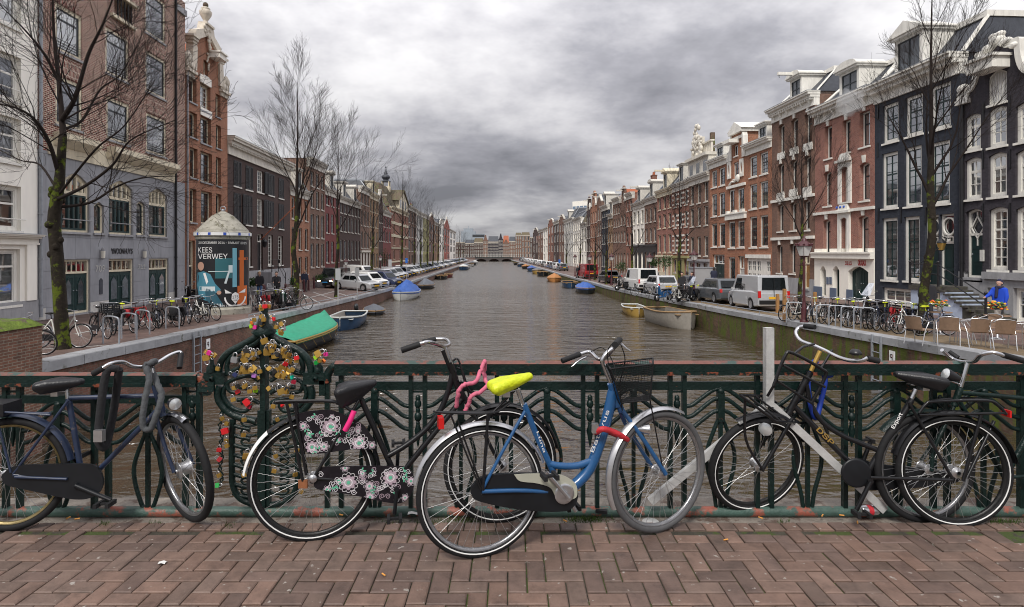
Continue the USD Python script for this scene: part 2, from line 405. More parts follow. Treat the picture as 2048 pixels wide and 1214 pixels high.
#quay streets (sheets that rise towards the house fronts)
def _paving(name, c1, c2, mortar, bw, rh, ms, wet):
 def make():
  n = {'g': ('geometry', {}), 'bt': ('brick_texture', {'color1': c1, 'color2': c2, 'mortar': mortar, 'scale': 1., 'mortar_size': ms, 'mortar_smooth': .3, 'brick_width': bw, 'row_height': rh}),
             'n1': ('noise_texture', {'scale': .35, 'detail': 6., 'roughness': .6}), 'm1': ('map_range', {'from_min': .3, 'from_max': .7, 'to_min': .72, 'to_max': 1.25}), 'h': ('hsv', {}),
             'm2': ('map_range', {'from_min': .35, 'from_max': .65, 'to_min': .75, 'to_max': wet, 'clamp': True}), 'b': ('bump', {'strength': .35, 'distance': .01, 'invert': True}), 'p': ('principled_bsdf', {'specular_ior_level': .5})}
  l = [('g.position', 'bt.vector'), ('g.position', 'n1.vector'), ('n1.fac', 'm1.value'), ('m1.result', 'h.value'), ('bt.color', 'h.color'), ('h.color', 'p.base_color'), ('n1.fac', 'm2.value'), ('m2.result', 'p.roughness'), ('bt.fac', 'b.height'), ('b.normal', 'p.normal')]
  return usdkit.material(stage, '/World/Looks/' + name, n, l, surface='p.BSDF')
 _spec[name] = make
_paving('street_brick', (.17, .105, .085), (.12, .078, .066), (.07, .055, .045), .2, .07, .006, .42)
_paving('street_yellow', (.22, .16, .09), (.17, .12, .07), (.08, .06, .04), .2, .07, .006, .4)
ds = np.concatenate([np.arange(-14, 6, 2.), np.arange(6, 70, 1.5), np.arange(70, 346, 8.)])
for side, nm in ((-1, 'left'), (1, 'right')):
 w, f = (wallL, facL) if side < 0 else (wallR, facR)
 P = []
 for d in ds:
  x0, x1 = w(d) + side * .42, f(d) + side * 14
  xs = [x0 + (x1 - x0) * t for t in np.linspace(0, 1, 14)]
  P.append([(x, d, street_z(x, d)) for x in xs])
 P = np.array(P)
 if side > 0: P = P[:, ::-1]
 m = MB(); m.grid(P)
 put('quay_street', m, 'street_brick', kind='structure')

#quay walls with coping stones
brick('quay_brick_left', (.20, .085, .06), (.13, .06, .045), (.17, .15, .12), var=.35, gamt=.75, grime=(.035, .03, .022), moss=((.055, .07, .012), .60))
brick('quay_brick_right', (.15, .075, .05), (.10, .055, .04), (.12, .11, .08), var=.35, gamt=.8, grime=(.03, .03, .016), moss=((.08, .105, .014), .445))
mat('coping', (.27, .275, .285), .6, var=.3, vscale=1.6, bump=.2, rnd=.12, col2=(.12, .12, .10), pth=.62, pscale=2.5)
mat('coping_moss', (.09, .12, .02), .9, var=.4, vscale=8, bump=.5)
rng = np.random.default_rng(5)
for side in (-1, 1):
 w = wallL if side < 0 else wallR
 t = thing('quay_wall', ('red brick quay wall with grey coping along the left bank' if side < 0 else 'mossy brick quay wall with grey coping along the right bank'), 'quay wall')
 dd = np.concatenate([[12.7 if side < 0 else 5.0], np.arange(14, 70, 2.), np.arange(70, 345, 15.)])
 m = MB()
 m.grid(np.array([[(w(d), d, z) for z in (quay_z(d) - .24, WATER - .6)] for d in dd])[:, ::-side])
 put('brick_face', m, 'quay_brick_left' if side < 0 else 'quay_brick_right', t)
 d = 12.75 if side < 0 else 5.2; k = 0; rest = MB()
 while d < 340:
  L = (1.35 + .5 * rng.random()) if d < 62 else 6.0
  a, b = d + .008, d + L - .008
  m = MB(); j = rng.normal(0, .005)
  def sect(y): 
   q = quay_z(y) + .012 + j; x = w(y) + side * (-.05 + abs(j))
   return [(x, y, q - .25), (x + side * .5, y, q - .25), (x + side * .5, y, q), (x + side * .02, y, q), (x, y, q - .02)]
  A, B = np.array(sect(a)), np.array(sect(b)); n5 = 5
  for i in range(n5):
   q = [A[i], A[(i + 1) % 5], B[(i + 1) % 5], B[i]]
   if side > 0: q = q[::-1]
   m.add(np.array(q), [[0, 1, 2, 3]])
  for E, fl in ((A, side > 0), (B, side < 0)):
   f = np.array([[0, 1, 2], [0, 2, 3], [0, 3, 4]])
   m.add(E, f if not fl else f[:, ::-1])
  if d < 62: put('coping_stone', m, 'coping', t)
  else: rest.add(*m.arrays())
  d += L
 put('far_coping', rest, 'coping', t, kind='stuff')
 # guard rail on the coping and darker drain stains built as mossy ledges
 m = MB(); a, b = (24.5, 120) if side < 0 else (24.5, 36)
 pts = [(w(y) + side * .12, y, quay_z(y) + .2) for y in np.arange(a, b, 2.4)]
 m.tube(pts, .022, 6)
 for p in pts: m.tube([p, (p[0], p[1], p[2] - .21)], .016, 5)
 put('guard_rail', m, 'zinc', t)
 if side > 0:
  m = MB()
  pts = [(w(y) + side * .12, y, quay_z(y) + .2) for y in np.arange(36, 60, 2.4)]
  m.tube(pts, .022, 6)
  for p in pts: m.tube([p, (p[0], p[1], p[2] - .21)], .016, 5)
  put('guard_rail', m, 'zinc', t)
# parking bays and kerb lines painted on the left street
mat('street_line', (.42, .42, .40), .7, var=.3, vscale=8)
def decal(pts_px, wid, name='parking_line', look_='street_line', lift=.006, closed=False):
 P = [ground(*p) for p in pts_px]
 if closed: P.append(P[0])
 m = MB()
 for a, b in zip(P, P[1:]):
  t = unit(b - a); s = np.array([-t[1], t[0], 0]) * wid / 2; k = max(2, int(np.linalg.norm(b - a) / .6))
  row = []
  for u in np.linspace(0, 1, k):
   c = a + (b - a) * u
   r = []
   for sg in (1, -1):
    q = c + s * sg; q[2] = street_z(q[0], q[1]) + lift; r.append(q)
   row.append(r)
  m.grid(np.array(row)[:, ::-1])
 return put(name, m, look_, kind='structure')
decal([(600, 600), (668, 583), (760, 571)], .12)
decal([(605, 588), (640, 606)], .1)
decal([(626, 584), (672, 600)], .1)
decal([(668, 583), (715, 597)], .1)
decal([(150, 668), (345, 632)], .12)
decal([(60, 700), (232, 690), (330, 672)], .1, look_='stone_light')
# yellowish strip of small bricks along the right quay
m = MB(); row = []
for d in np.arange(9, 62, 1.0):
 row.append([(wallR(d) + .46, d, street_z(wallR(d) + .46, d) + .005), (wallR(d) + 2.3, d, street_z(wallR(d) + 2.3, d) + .005)])
m.grid(np.array(row)[:, ::-1]); put('pavement_strip', m, 'street_yellow', kind='structure')

#a kit for canal houses
_crng = random.Random(5)
class House:
 """Local frame: x along the front to the viewer's right, y into the house, z up from the pavement."""
 def __init__(s, side, px0, px1, name, label, cat='house', wall='brick_red', group=None, depth=9.0):
  A, B = on_facade(side, px0), on_facade(side, px1)
  s.setup(A, B, name, label, cat, wall, group, depth, min(front_z(A[1]), front_z(B[1])))
 def setup(s, A, B, name, label, cat, wall, group, depth, zb):
  s.A, s.W = A, float(np.linalg.norm(B - A)); s.u = (B - A) / s.W
  s.zb = zb - .02
  s.path = thing(name, label, cat, (A[0], A[1], s.zb), math.atan2(s.u[1], s.u[0]), group)
  s.holes, s.wall, s.depth, s.D = [], wall, depth, (A[1] + B[1]) / 2
  s.far = s.D > 70; s.fine = s.D < 60
  s.th = .34
 def uz(s, px, py):
  k = (px - HX) / F_PX
  # A + u*t = (k d, d)
  t = (k * s.A[1] - s.A[0]) / (s.u[0] - k * s.u[1]); d = s.A[1] + t * s.u[1]
  return t, EYE - (py - HY) / F_PX * d - s.zb
 def z(s, px, py): return s.uz(px, py)[1]
 def rect(s, xl, xr, yt, yb):
  xm = (xl + xr) / 2
  return s.uz(xl, 506)[0], s.uz(xr, 506)[0], s.z(xm, yb), s.z(xm, yt)
 # -- openings ---------------------------------------------------------
 def hole(s, u0, u1, z0, z1, arch=0.0, point=0.0):
  if arch or point:
   if point: P = [(u0, z0), (u1, z0), (u1, z1 - point), ((u0 + u1) / 2 + (u1 - u0) * .18, z1 - point * .25), ((u0 + u1) / 2, z1), ((u0 + u1) / 2 - (u1 - u0) * .18, z1 - point * .25), (u0, z1 - point)]
   else: P = [(u0, z0), (u1, z0)] + [(u1 - (u1 - u0) * t, z1 - arch + arch * math.sin(PI * t)) for t in np.linspace(0, 1, 9)]
   g = Polygon(P)
  else: g = sbox(u0, z0, u1, z1)
  s.holes.append(g); return g
 def bars(s, g, y0, y1, fw, nx=1, rows=(), bw=.035):
  "frame ring and glazing bars filling polygon g"
  u0, z0, u1, z1 = g.bounds
  ring = g.difference(g.buffer(-fw, join_style=2))
  parts = []
  for i in range(1, nx):
   x = u0 + (u1 - u0) * i / nx; parts.append(sbox(x - bw / 2, z0, x + bw / 2, z1))
  for r in rows:
   zz = z0 + (z1 - z0) * r; parts.append(sbox(u0, zz - bw / 2, u1, zz + bw / 2))
  return ring, (unary_union(parts).intersection(g.buffer(-fw * .5, join_style=2)) if parts else None)
 def fill(s, g, recess=.16, fw=.09, frame='white_paint', nx=1, rows=(), rail=None, sash='sash_dark', sill='white_paint', curtain=None, pane=None, bw=.035, sash_w=.045, name='window', blind=None):
  "a window in the opening: frame, sash with bars, pane, sill"
  M = lambda v: np.stack([v[:, 0], v[:, 2], v[:, 1]], 1)[:, [0, 1, 2]]
  def flipper(v):  # (u, z, depth) -> (x, y, z); triangles stay outward because prism faces are flipped below
   return np.stack([v[:, 0], v[:, 2], v[:, 1]], 1)
  u0, z0, u1, z1 = g.bounds
  if curtain is None and blind is None and s.fine:
   q = _crng.random(); curtain = (0, .32) if q < .22 else (.68, 1) if q < .44 else True if q < .62 else None; blind = .25 + .4 * _crng.random() if q > .82 else None
  pane = pane or ('far_pane' if not s.fine else 'pane')
  ring = g.difference(g.buffer(-fw, join_style=2))
  m = MB(); pr(m, ring, recess, recess + .09)
  w = put(name, m, frame, s.path)
  inner = g.buffer(-fw, join_style=2)
  if inner.is_empty: return w
  iu0, iz0, iu1, iz1 = inner.bounds
  pcs = [inner.difference(inner.buffer(-sash_w, join_style=2))]
  if rail is not None:
   zz = iz0 + (iz1 - iz0) * rail; pcs.append(sbox(iu0, zz - .04, iu1, zz + .04))
  for i in range(1, nx):
   x = iu0 + (iu1 - iu0) * i / nx; pcs.append(sbox(x - bw / 2, iz0, x + bw / 2, iz1))
  for r in rows:
   zz = iz0 + (iz1 - iz0) * r; pcs.append(sbox(iu0, zz - bw / 2, iu1, zz + bw / 2))
  if not (s.far and s.D > 150):
   m = MB(); pr(m, unary_union(pcs).intersection(inner), recess + .025, recess + .075); put('sash', m, sash, w)
  m = MB(); pr(m, inner.buffer(-.01), recess + .05, recess + .056, front_only=True); put('pane', m, pane, w)
  if sill and s.D < 150:
   m = MB(); m.box(u0 - .06, u1 + .06, -.07, recess + .02, z0 - .10, z0 - .004); put('sill', m, sill, w)
  if curtain and s.fine:
   m = MB(); a, b = curtain if isinstance(curtain, tuple) else (0, 1)
   xs = np.linspace(iu0 + (iu1 - iu0) * a, iu0 + (iu1 - iu0) * b, 17)
   m.grid(np.array([[(x, recess + .10 + .02 * math.sin(i * 2.2), zz) for zz in (iz0, iz1)] for i, x in enumerate(xs)])); put('curtain', m, 'curtain', w)
  if blind and s.fine:
   m = MB(); m.box(iu0, iu1, recess + .10, recess + .12, iz0 + (iz1 - iz0) * (1 - blind), iz1); put('blind', m, 'blind_grey', w)
  return w
 def win(s, xl, xr, yt, yb, arch=0., point=0., **k):
  g = s.hole(*s.rect(xl, xr, yt, yb), arch=arch, point=point)
  return s.fill(g, **k)
 def door(s, u0, u1, z0, z1, look_='dark_green_paint', frame='white_paint', light=.22, recess=.2, panels=2, two=False, fanrows=(), fannx=2, name='door', arch=0.):
  g = s.hole(u0, u1, z0, z1, arch=arch)
  m = MB(); pr(m, g.difference(g.buffer(-.09, join_style=2)), recess - .04, recess + .08)
  zl = z1 - (z1 - z0) * light
  if light: m.box(u0 + .08, u1 - .08, recess - .04, recess + .06, zl - .05, zl + .05)
  d = put(name, m, frame, s.path)
  top = (zl - .05) if light else z1 - .09
  lv = [(u0 + .09, (u0 + u1) / 2 - .01), ((u0 + u1) / 2 + .01, u1 - .09)] if two else [(u0 + .09, u1 - .09)]
  gi = g.buffer(-.092, join_style=2)
  for a, b in lv:
   m = MB(); leaf = sbox(a, z0 + .02, b, top).intersection(gi); pr(m, leaf, recess, recess + .05)
   lf = put('door_leaf', m, look_, d)
   m = MB(); h = (top - z0)
   for q in range(panels):
    za, zb_ = z0 + .12 + q * (h - .15) / panels, z0 + (q + 1) * (h - .15) / panels - .02
    c = sbox(a + .1, za, b - .1, zb_)
    if not c.is_empty and b - a > .35: pr(m, c.difference(c.buffer(-.035, join_style=2)), recess - .015, recess)
   put('door_panel', m, look_, lf)
   m = MB(); m.ball((b - .09 if two and a == lv[0][0] else a + .09, recess - .03, z0 + 1.05), .03, 1); put('handle', m, 'zinc', lf)
  if light:
   m = MB(); c = sbox(u0 + .09, zl + .05, u1 - .09, z1 - .09).intersection(gi)
   pr(m, c.buffer(-.01), recess + .03, recess + .036, front_only=True); put('fanlight', m, 'pane' if s.fine else 'far_pane', d)
   m = MB(); bb = []
   for i in range(1, fannx): x = u0 + .09 + (u1 - u0 - .18) * i / fannx; bb.append(sbox(x - .02, zl, x + .02, z1))
   if bb: pr(m, unary_union(bb).intersection(c), recess, recess + .03); put('glazing_bar', m, frame, d)
  m = MB(); m.box(u0 - .02, u1 + .02, -.12, recess + .1, z0 - .12, z0 - .003); put('doorstep', m, 'stone_grey', d)
  return d
 # -- mass --------------------------------------------------------------
 def front(s, poly, look_=None, name='wall', y0=0., y1=None, cut=True):
  g = poly
  if cut and s.holes: g = g.difference(unary_union(s.holes))
  m = MB(); pr(m, g, y0, s.th if y1 is None else y1)
  return put(name, m, look_ or s.wall, s.path)
 def body(s, H, look_=None, u0=0., u1=None, roof='roof_flat', name='side_wall'):
  u1 = s.W if u1 is None else u1; t = s.th; e = .004
  m = MB(); m.box(u0 + e, u0 + .22, t, s.depth, -.4, H); m.box(u1 - .22, u1 - e, t, s.depth, -.4, H); m.box(u0 + .22, u1 - .22, s.depth - .2, s.depth, -.4, H)
  put(name, m, look_ or s.wall, s.path)
  m = MB(); m.box(u0 + e, u1 - e, t, s.depth, H - .15, H); put('roof', m, roof, s.path)
  if s.fine:
   m = MB(); m.box(u0 + .24, u1 - .24, 4.2, 4.3, 0, H - .2)
   for zz in np.arange(.2, H - 2, 3.3): m.box(u0 + .23, u1 - .23, t + .02, 4.2, zz - .2, zz)
   put('room', m, 'room', s.path)
 def cornice(s, z0, z1, u0=0., u1=None, proj=.35, look_='white_paint', brackets=0, frieze=None, name='cornice', dent=0):
  u1 = s.W if u1 is None else u1
  h = z1 - z0; m = MB()
  fz = z0 + h * (.55 if frieze is None else frieze)
  m.box(u0, u1, -.06, s.th - .003, z0, fz - .003)
  m.box(u0, u1, -.10, s.th - .006, z0 - .05, z0 + .03)
  m.box(u0 - .03, u1 + .03, -proj * .55, s.th, fz, fz + (z1 - fz) * .45)
  m.box(u0 - .06, u1 + .06, -proj * .85, s.th + .002, fz + (z1 - fz) * .45 + .002, fz + (z1 - fz) * .8)
  m.box(u0 - .08, u1 + .08, -proj, s.th + .004, fz + (z1 - fz) * .8 + .002, z1)
  c = put(name, m, look_, s.path)
  if brackets and s.D < 90:
   for i in range(brackets):
    x = u0 + (u1 - u0) * (i + .5) / brackets
    m = MB(); m.hexa([(x - .07, -.08, z0 + .1), (x + .07, -.08, z0 + .1), (x + .07, -.06, z0 + .1), (x - .07, -.06, z0 + .1), (x - .07, -proj * .5, fz - .01), (x + .07, -proj * .5, fz - .01), (x + .07, -.06, fz - .01), (x - .07, -.06, fz - .01)])
    put('bracket', m, look_, c)
  if dent and s.D < 60:
   m = MB(); n = int((u1 - u0) / .28)
   for i in range(n):
    x = u0 + (u1 - u0) * (i + .5) / n; m.box(x - .07, x + .07, -proj * .5, -.06, fz - .14, fz - .004)
   put('dentil_row', m, look_, c)
  m = MB(); m.box(u0 - .09, u1 + .09, -proj - .01, s.th, z1 + .002, z1 + .03); put('lead_cover', m, 'zinc', c)
  return c
 def mansard(s, H, h, u0=0., u1=None, back=1.6, look_='slate', cap='white_paint', hips=(1, 1)):
  u1 = s.W if u1 is None else u1
  a, b = back * .35 * hips[0], back * .35 * hips[1]; y0 = .15
  B = [(u0, y0, H), (u1, y0, H), (u1, s.depth, H), (u0, s.depth, H)]
  T = [(u0 + a, y0 + back, H + h), (u1 - b, y0 + back, H + h), (u1 - b, s.depth, H + h), (u0 + a, s.depth, H + h)]
  m = MB(); m.hexa(B + T); r = put('mansard_roof', m, look_, s.path)
  m = MB(); m.box(u0 + a - .06, u1 - b + .06, y0 + back - .12, s.depth, H + h + .002, H + h + .28); put('roof_edge', m, cap, r)
  for q in ((0, 4), (1, 5)):
   A_, B_ = np.array((B + T)[q[0]]), np.array((B + T)[q[1]]); m = MB(); m.bar(A_ + (0, -.05, 0), B_ + (0, -.05, 0), .22, .1, up=(0, 1, 0)); put('hip_trim', m, cap, r)
 def dormer(s, u0, u1, z0, z1, y=.25, depth=2.2, nx=2, rows=(.5,), look_='white_paint', pedim='flat', hoist=False, sash='sash_dark'):
  m = MB(); w = .2
  g = sbox(u0, z0, u1, z1); gi = sbox(u0 + w, z0 + .1, u1 - w, z1 - .15)
  pr(m, g.difference(gi), y, y + .12)
  m.box(u0, u0 + .08, y + .12, y + depth, z0, z1); m.box(u1 - .08, u1, y + .12, y + depth, z0, z1)
  d = put('dormer', m, look_, s.path)
  m = MB(); m.box(u0 - .12, u1 + .12, y - .22, y + depth, z1 + .002, z1 + .12); m.box(u0 - .2, u1 + .2, y - .3, y + depth, z1 + .122, z1 + .2); put('dormer_roof', m, look_, d)
  if pedim == 'tri':
   m = MB(); pr(m, Polygon([(u0 - .18, z1 + .21), (u1 + .18, z1 + .21), ((u0 + u1) / 2, z1 + .21 + (u1 - u0) * .3)]), y - .28, y + depth * .7); put('pediment', m, look_, d)
  if pedim == 'arc':
   m = MB(); c, r = (u0 + u1) / 2, (u1 - u0) / 2 + .12
   pr(m, Polygon([(c - r * math.cos(t), z1 + .2 + .35 * r * math.sin(t)) for t in np.linspace(0, PI, 13)]), y - .28, y + depth * .7); put('pediment', m, look_, d)
  pcs = [gi.difference(gi.buffer(-.05, join_style=2))]
  for i in range(1, nx): x = u0 + w + (u1 - u0 - 2 * w) * i / nx; pcs.append(sbox(x - .03, z0, x + .03, z1))
  for r_ in rows: zz = z0 + .1 + (z1 - z0 - .25) * r_; pcs.append(sbox(u0, zz - .025, u1, zz + .025))
  m = MB(); pr(m, unary_union(pcs).intersection(gi), y + .04, y + .1); wd = put('window', m, sash, d)
  m = MB(); pr(m, gi.buffer(-.02), y + .08, y + .086, front_only=True); put('pane', m, 'far_pane', wd)
  if hoist:
   m = MB(); c = (u0 + u1) / 2; m.box(c - .1, c + .1, y - 1.3, y, z1 + .22, z1 + .42); put('hoist_beam', m, look_, d)
   m = MB(); m.tube([(c, y - 1.2, z1 + .22), (c, y - 1.2, z1 + .08), (c + .05, y - 1.2, z1 + .02)], .02, 5); put('hook', m, 'black_paint', d)
 def chimney(s, u, y, z, h, w=.5):
  m = MB(); m.box(u - w, u + w, y - .35, y + .35, z, z + h); m.box(u - w - .06, u + w + .06, y - .41, y + .41, z + h + .002, z + h + .12)
  c = put('chimney', m, s.wall, s.path)
  for k in (-1, 1):
   m = MB(); m.lathe([(.12, 0), (.14, .1), (.10, .45), (.13, .5)], (u + k * w * .5, y, z + h + .12), 8); put('chimney_pot', m, 'tile_orange', c)
 def pipe(s, u, z0, z1, look_='zinc', r=.06, y=-.09):
  m = MB(); m.tube([(u, y, z0), (u, y, z1)], r, 8)
  for zz in np.arange(z0 + .5, z1, 1.9): m.lathe([(r * 1.35, 0), (r * 1.35, .06)], (u, y, zz), 8)
  put('downpipe', m, look_, s.path)
 def anchor(s, u, z, L=.8):
  m = MB(); m.box(u - .03, u + .03, -.05, 0, z - L / 2, z + L / 2); put('wall_anchor', m, 'black_paint', s.path)
 def text(s, txt, u, z, h, look_, bold=False, y=-.012, width=None, name='lettering', parent=None):
  t = meshkit.text_mesh(txt, h, .01, bold); v = np.asarray(t.vertices).copy()
  v[:, 0] -= v[:, 0].mean() if width is None else v[:, 0].min()
  if width: v[:, 0] *= width / max(v[:, 0].max(), 1e-6)
  v = np.stack([v[:, 0] + u, y - v[:, 2], v[:, 1] + z], 1)
  f = np.asarray(t.faces)
  m = MB(); m.flat((v, f)); return put(name, m, look_, parent or s.path)

def pr(m, poly, y0, y1, front_only=False):
 "polygon in (x, z) given depth from y0 (towards the street) to y1"
 if poly is None or poly.is_empty: return m
 for g in getattr(poly, 'geoms', [poly]):
  if g.geom_type != 'Polygon' or g.area < 1e-7: continue
  if front_only:
   v, f = trimesh.creation.triangulate_polygon(g, engine='earcut')
   v = np.asarray(v); f = np.asarray(f)
   P = np.stack([v[:, 0], np.full(len(v), y0), v[:, 1]], 1)
   a = P[f]; nn = np.cross(a[:, 1] - a[:, 0], a[:, 2] - a[:, 0])[:, 1].sum()
   m.add(P, f if nn < 0 else f[:, ::-1]); continue
  e = trimesh.creation.extrude_polygon(g, y1 - y0, engine='earcut')
  v = np.asarray(e.vertices)[np.asarray(e.faces)[:, ::-1].ravel()]
  m.add(np.stack([v[:, 0], y0 + v[:, 2], v[:, 1]], 1), np.arange(len(v)).reshape(-1, 3))
 return m
mat('roof_flat', (.10, .10, .10), .9)
mat('blind_grey', (.36, .37, .36), .8)
brick('brick_red', (.30, .115, .075), (.22, .085, .06), (.30, .25, .2), gamt=.35)
brick('brick_orange', (.38, .155, .088), (.30, .12, .07), (.36, .28, .2), gamt=.3)
brick('brick_brown', (.235, .125, .088), (.17, .095, .07), (.2, .17, .14), gamt=.35)
brick('brick_ochre', (.33, .19, .10), (.26, .15, .085), (.35, .28, .2), gamt=.3)
brick('brick_pink', (.33, .135, .10), (.25, .10, .08), (.40, .33, .27), gamt=.2)
brick('brick_woon', (.22, .055, .042), (.15, .042, .036), (.58, .50, .40), bw=.24, rh=.085, ms=.017, gamt=.12, bump=.6)
brick('brick_woon_upright', (.22, .055, .042), (.15, .042, .036), (.58, .50, .40), bw=.085, rh=.3, ms=.017, gamt=.12, bump=.6)
brick('brick_black', (.05, .044, .054), (.036, .033, .04), (.055, .05, .06), gamt=.2, var=.3)
brick('brick_blueblack', (.038, .044, .060), (.028, .034, .046), (.034, .038, .05), gamt=.2, var=.3)
brick('brick_plum', (.085, .052, .046), (.065, .042, .038), (.08, .06, .052), gamt=.2, var=.15)
mat('paint_red', (.14, .028, .026), .6, var=.2)
mat('row_white', (.58, .55, .49), .65, var=.3)
mat('shutter_white', (.66, .66, .66), .6)
mat('blue_tile', (.05, .12, .45), .3)
mat('blue_grey', (.10, .13, .19), .7)

#left bank, near houses
# white house at the left edge
h = House(-1, -330, 75, 'white_house', 'white plastered house at the left edge, with a pilastered shop window', wall='plaster_white')
W = h.W
for (xl, xr, yt, yb) in ((-40, 40, 498, 613),):
 h.win(xl, xr, yt, yb, fw=.14, nx=2, rail=.72, sash='white_paint', recess=.12, curtain=True)
for (yt, yb) in ((368, 460), (228, 320), (100, 195), (-60, 42)):
 for (xl, xr) in ((-40, 42), (-160, -90)):
  h.win(xl, xr, yt, yb, fw=.14, nx=2, rail=.62, sash='white_paint', recess=.14)
h.win(-190, -80, 490, 613, fw=.14, nx=2, rail=.72, sash='white_paint', recess=.12, curtain=True)
H = 17.0
h.front(sbox(0, .9, W, H)); h.body(H)
h.front(sbox(0, -.4, W, .897), 'stone_grey', name='plinth', y0=-.06, cut=False)
zc = h.z(60, 475); h.cornice(zc - .25, zc + .12, proj=.3, look_='plaster_white', name='string_course')
for px in (47, 67):
 u = h.uz(px, 500)[0]
m = MB(); a, b = h.uz(50, 0)[0], h.uz(69, 0)[0]; m.box(a, b, -.09, -.003, .9, zc - .3); put('pilaster', m, 'plaster_white', h.path)
for (yt, yb) in ((368, 460), (228, 320), (100, 195)):
 z = h.z(0, yb); m = MB(); m.tube([(h.uz(-42, 0)[0], -.14, z + .45), (h.uz(44, 0)[0], -.14, z + .45)], .025, 6); put('window_rail', m, 'white_paint', h.path)

# grey stone and brick building
h = House(-1, 75, 370, 'grey_stone_building', 'tall brick building with grey stone lower floors and pointed white windows', 'building', wall='brick_woon')
W = h.W
zb_ = h.z(220, 331)                     # top of the grey stone
up = [(110, 163, 20, 110), (111, 164, 160, 255), (211, 257, 66, 155), (213, 258, 202, 284), (290, 330, -8, 76), (291, 331, 112, 191), (292, 332, 233, 309), (290, 330, -120, -40), (109, 162, -115, -20)]
for (xl, xr, yt, yb) in up:
 h.win(xl, xr, yt, yb, frame='cream', fw=.13, rail=.74, sash='sash_dark', recess=.03, sash_w=.06, sill='stone_grey')
 u0, u1, z0, z1 = h.rect(xl, xr, yt, yb)
 m = MB(); m.box(u0, u1, -.03, -.003, z1 + .06, z1 + .85); put('brick_panel', m, 'brick_woon_upright', h.path)
 m = MB()
 for k in (.24, .36, .48): m.tube([(u0 - .02, -.06, z0 + k), (u1 + .02, -.06, z0 + k)], .016, 5)
 put('window_rail', m, 'black_paint', h.path)
# loggia at the top of the middle bay
u0, u1, z0, z1 = h.rect(228, 262, -60, 42); h.hole(u0, u1, z0, z1)
m = MB(); m.box(u0 - .35, u0, -.02, .5, z0, z1); m.box(u1, u1 + .1, -.02, .5, z0, z1); m.box(u0, u1, .32, .42, z0, z1)
put('loggia', m, 'brick_woon', h.path)
m = MB(); m.box(u0 - .4, u1 + .2, -.3, .3, z0 + 1.0, z0 + 1.14); m.box(u0 - .4, u1 + .2, -.2, .3, z0 - .16, z0); put('loggia_sill', m, 'cream', h.path)
m = MB()
for t in np.linspace(.1, .9, 5): m.tube([(u0 + (u1 - u0) * t, -.1, z0), (u0 + (u1 - u0) * t, -.1, z0 + 1.0)], .04, 6)
put('baluster_row', m, 'black_paint', h.path)
# stone floor windows
for (xl, xr, apex, spr, yb) in ((122, 179, 346, 366, 464), (218, 265, 361, 376, 469), (298, 334, 377, 390, 473)):
 u0, u1, z0, z1 = h.rect(xl, xr, apex, yb); zs = h.z((xl + xr) / 2, spr)
 g = h.hole(u0, u1, z0, z1, point=z1 - zs)
 zt = z0 + (z1 - z0) * .66
 wdw = h.fill(g, frame='cream', fw=.12, recess=.1, sash='cream', rows=(), rail=None, sill='stone_grey')
 m = MB(); ii = g.buffer(-.12, join_style=2); pcs = [sbox(u0, zt - .07, u1, zt + .07)]
 for t in np.linspace(0, 1, 6)[1:-1]: x = u0 + (u1 - u0) * t; pcs.append(sbox(x - .045, zt, x + .045, z1))
 pr(m, unary_union(pcs).intersection(ii), .08, .16); put('transom_bars', m, 'cream', wdw)
 m = MB(); pcs = []
 for t in (.33, .5, .67) if xl != 298 else (.42, .58): x = u0 + (u1 - u0) * t; pcs.append(sbox(x - .06, z0, x + .06, zt))
 lo = sbox(u0 + .12, z0 + .1, u1 - .12, zt - .07); pcs.append(lo.difference(lo.buffer(-.08, join_style=2)))
 pr(m, unary_union(pcs).intersection(lo), .09, .155); put('casement', m, 'dark_green_paint', wdw)
 m = MB(); m.tube([(u0, -.08, z0 + .55), (u1 + .05, -.08, z0 + .55)], .03, 6); put('window_rail', m, 'stone_grey', wdw)
for (xl, xr, yt, yb) in ((188, 208, 404, 466), (273, 290, 402, 470)):
 u0, u1, z0, z1 = h.rect(xl, xr, yt, yb); h.fill(h.hole(u0, u1, z0, z1, point=.2), frame='cream', fw=.11, recess=.1, sash='dark_green_paint', sill='stone_grey', blind=.9)
for (xl, xr, yt, ym, yb) in ((126, 180, 519, 545, 627), (218, 267, 518, 541, 614), (298, 337, 517, 537, 605)):
 u0, u1, z0, z1 = h.rect(xl, xr, yt, yb); z0 = max(z0, .08); zm = h.z((xl + xr) / 2, ym)
 d = h.door(u0, u1, z0, z1, frame='cream', light=(z1 - zm) / (z1 - z0), two=True, panels=0 or 1, fannx=5, recess=.12)
 for (a, b) in ((u0 + .22, (u0 + u1) / 2 - .14), ((u0 + u1) / 2 + .14, u1 - .22)):
  m = MB(); g = Polygon([(a + .08, z0 + .45), (b - .08, z0 + .45), (b - .08, zm - .55), ((a + b) / 2, zm - .28), (a + .08, zm - .55)])
  pr(m, g.buffer(.04, join_style=2).difference(g), .09, .125); f = put('glazed_panel', m, 'dark_green_paint', d)
  m = MB(); pr(m, g, .10, .12); put('pane', m, 'far_pane', f)
H = 18.5
h.front(sbox(0, zb_, W, H)); h.body(H)
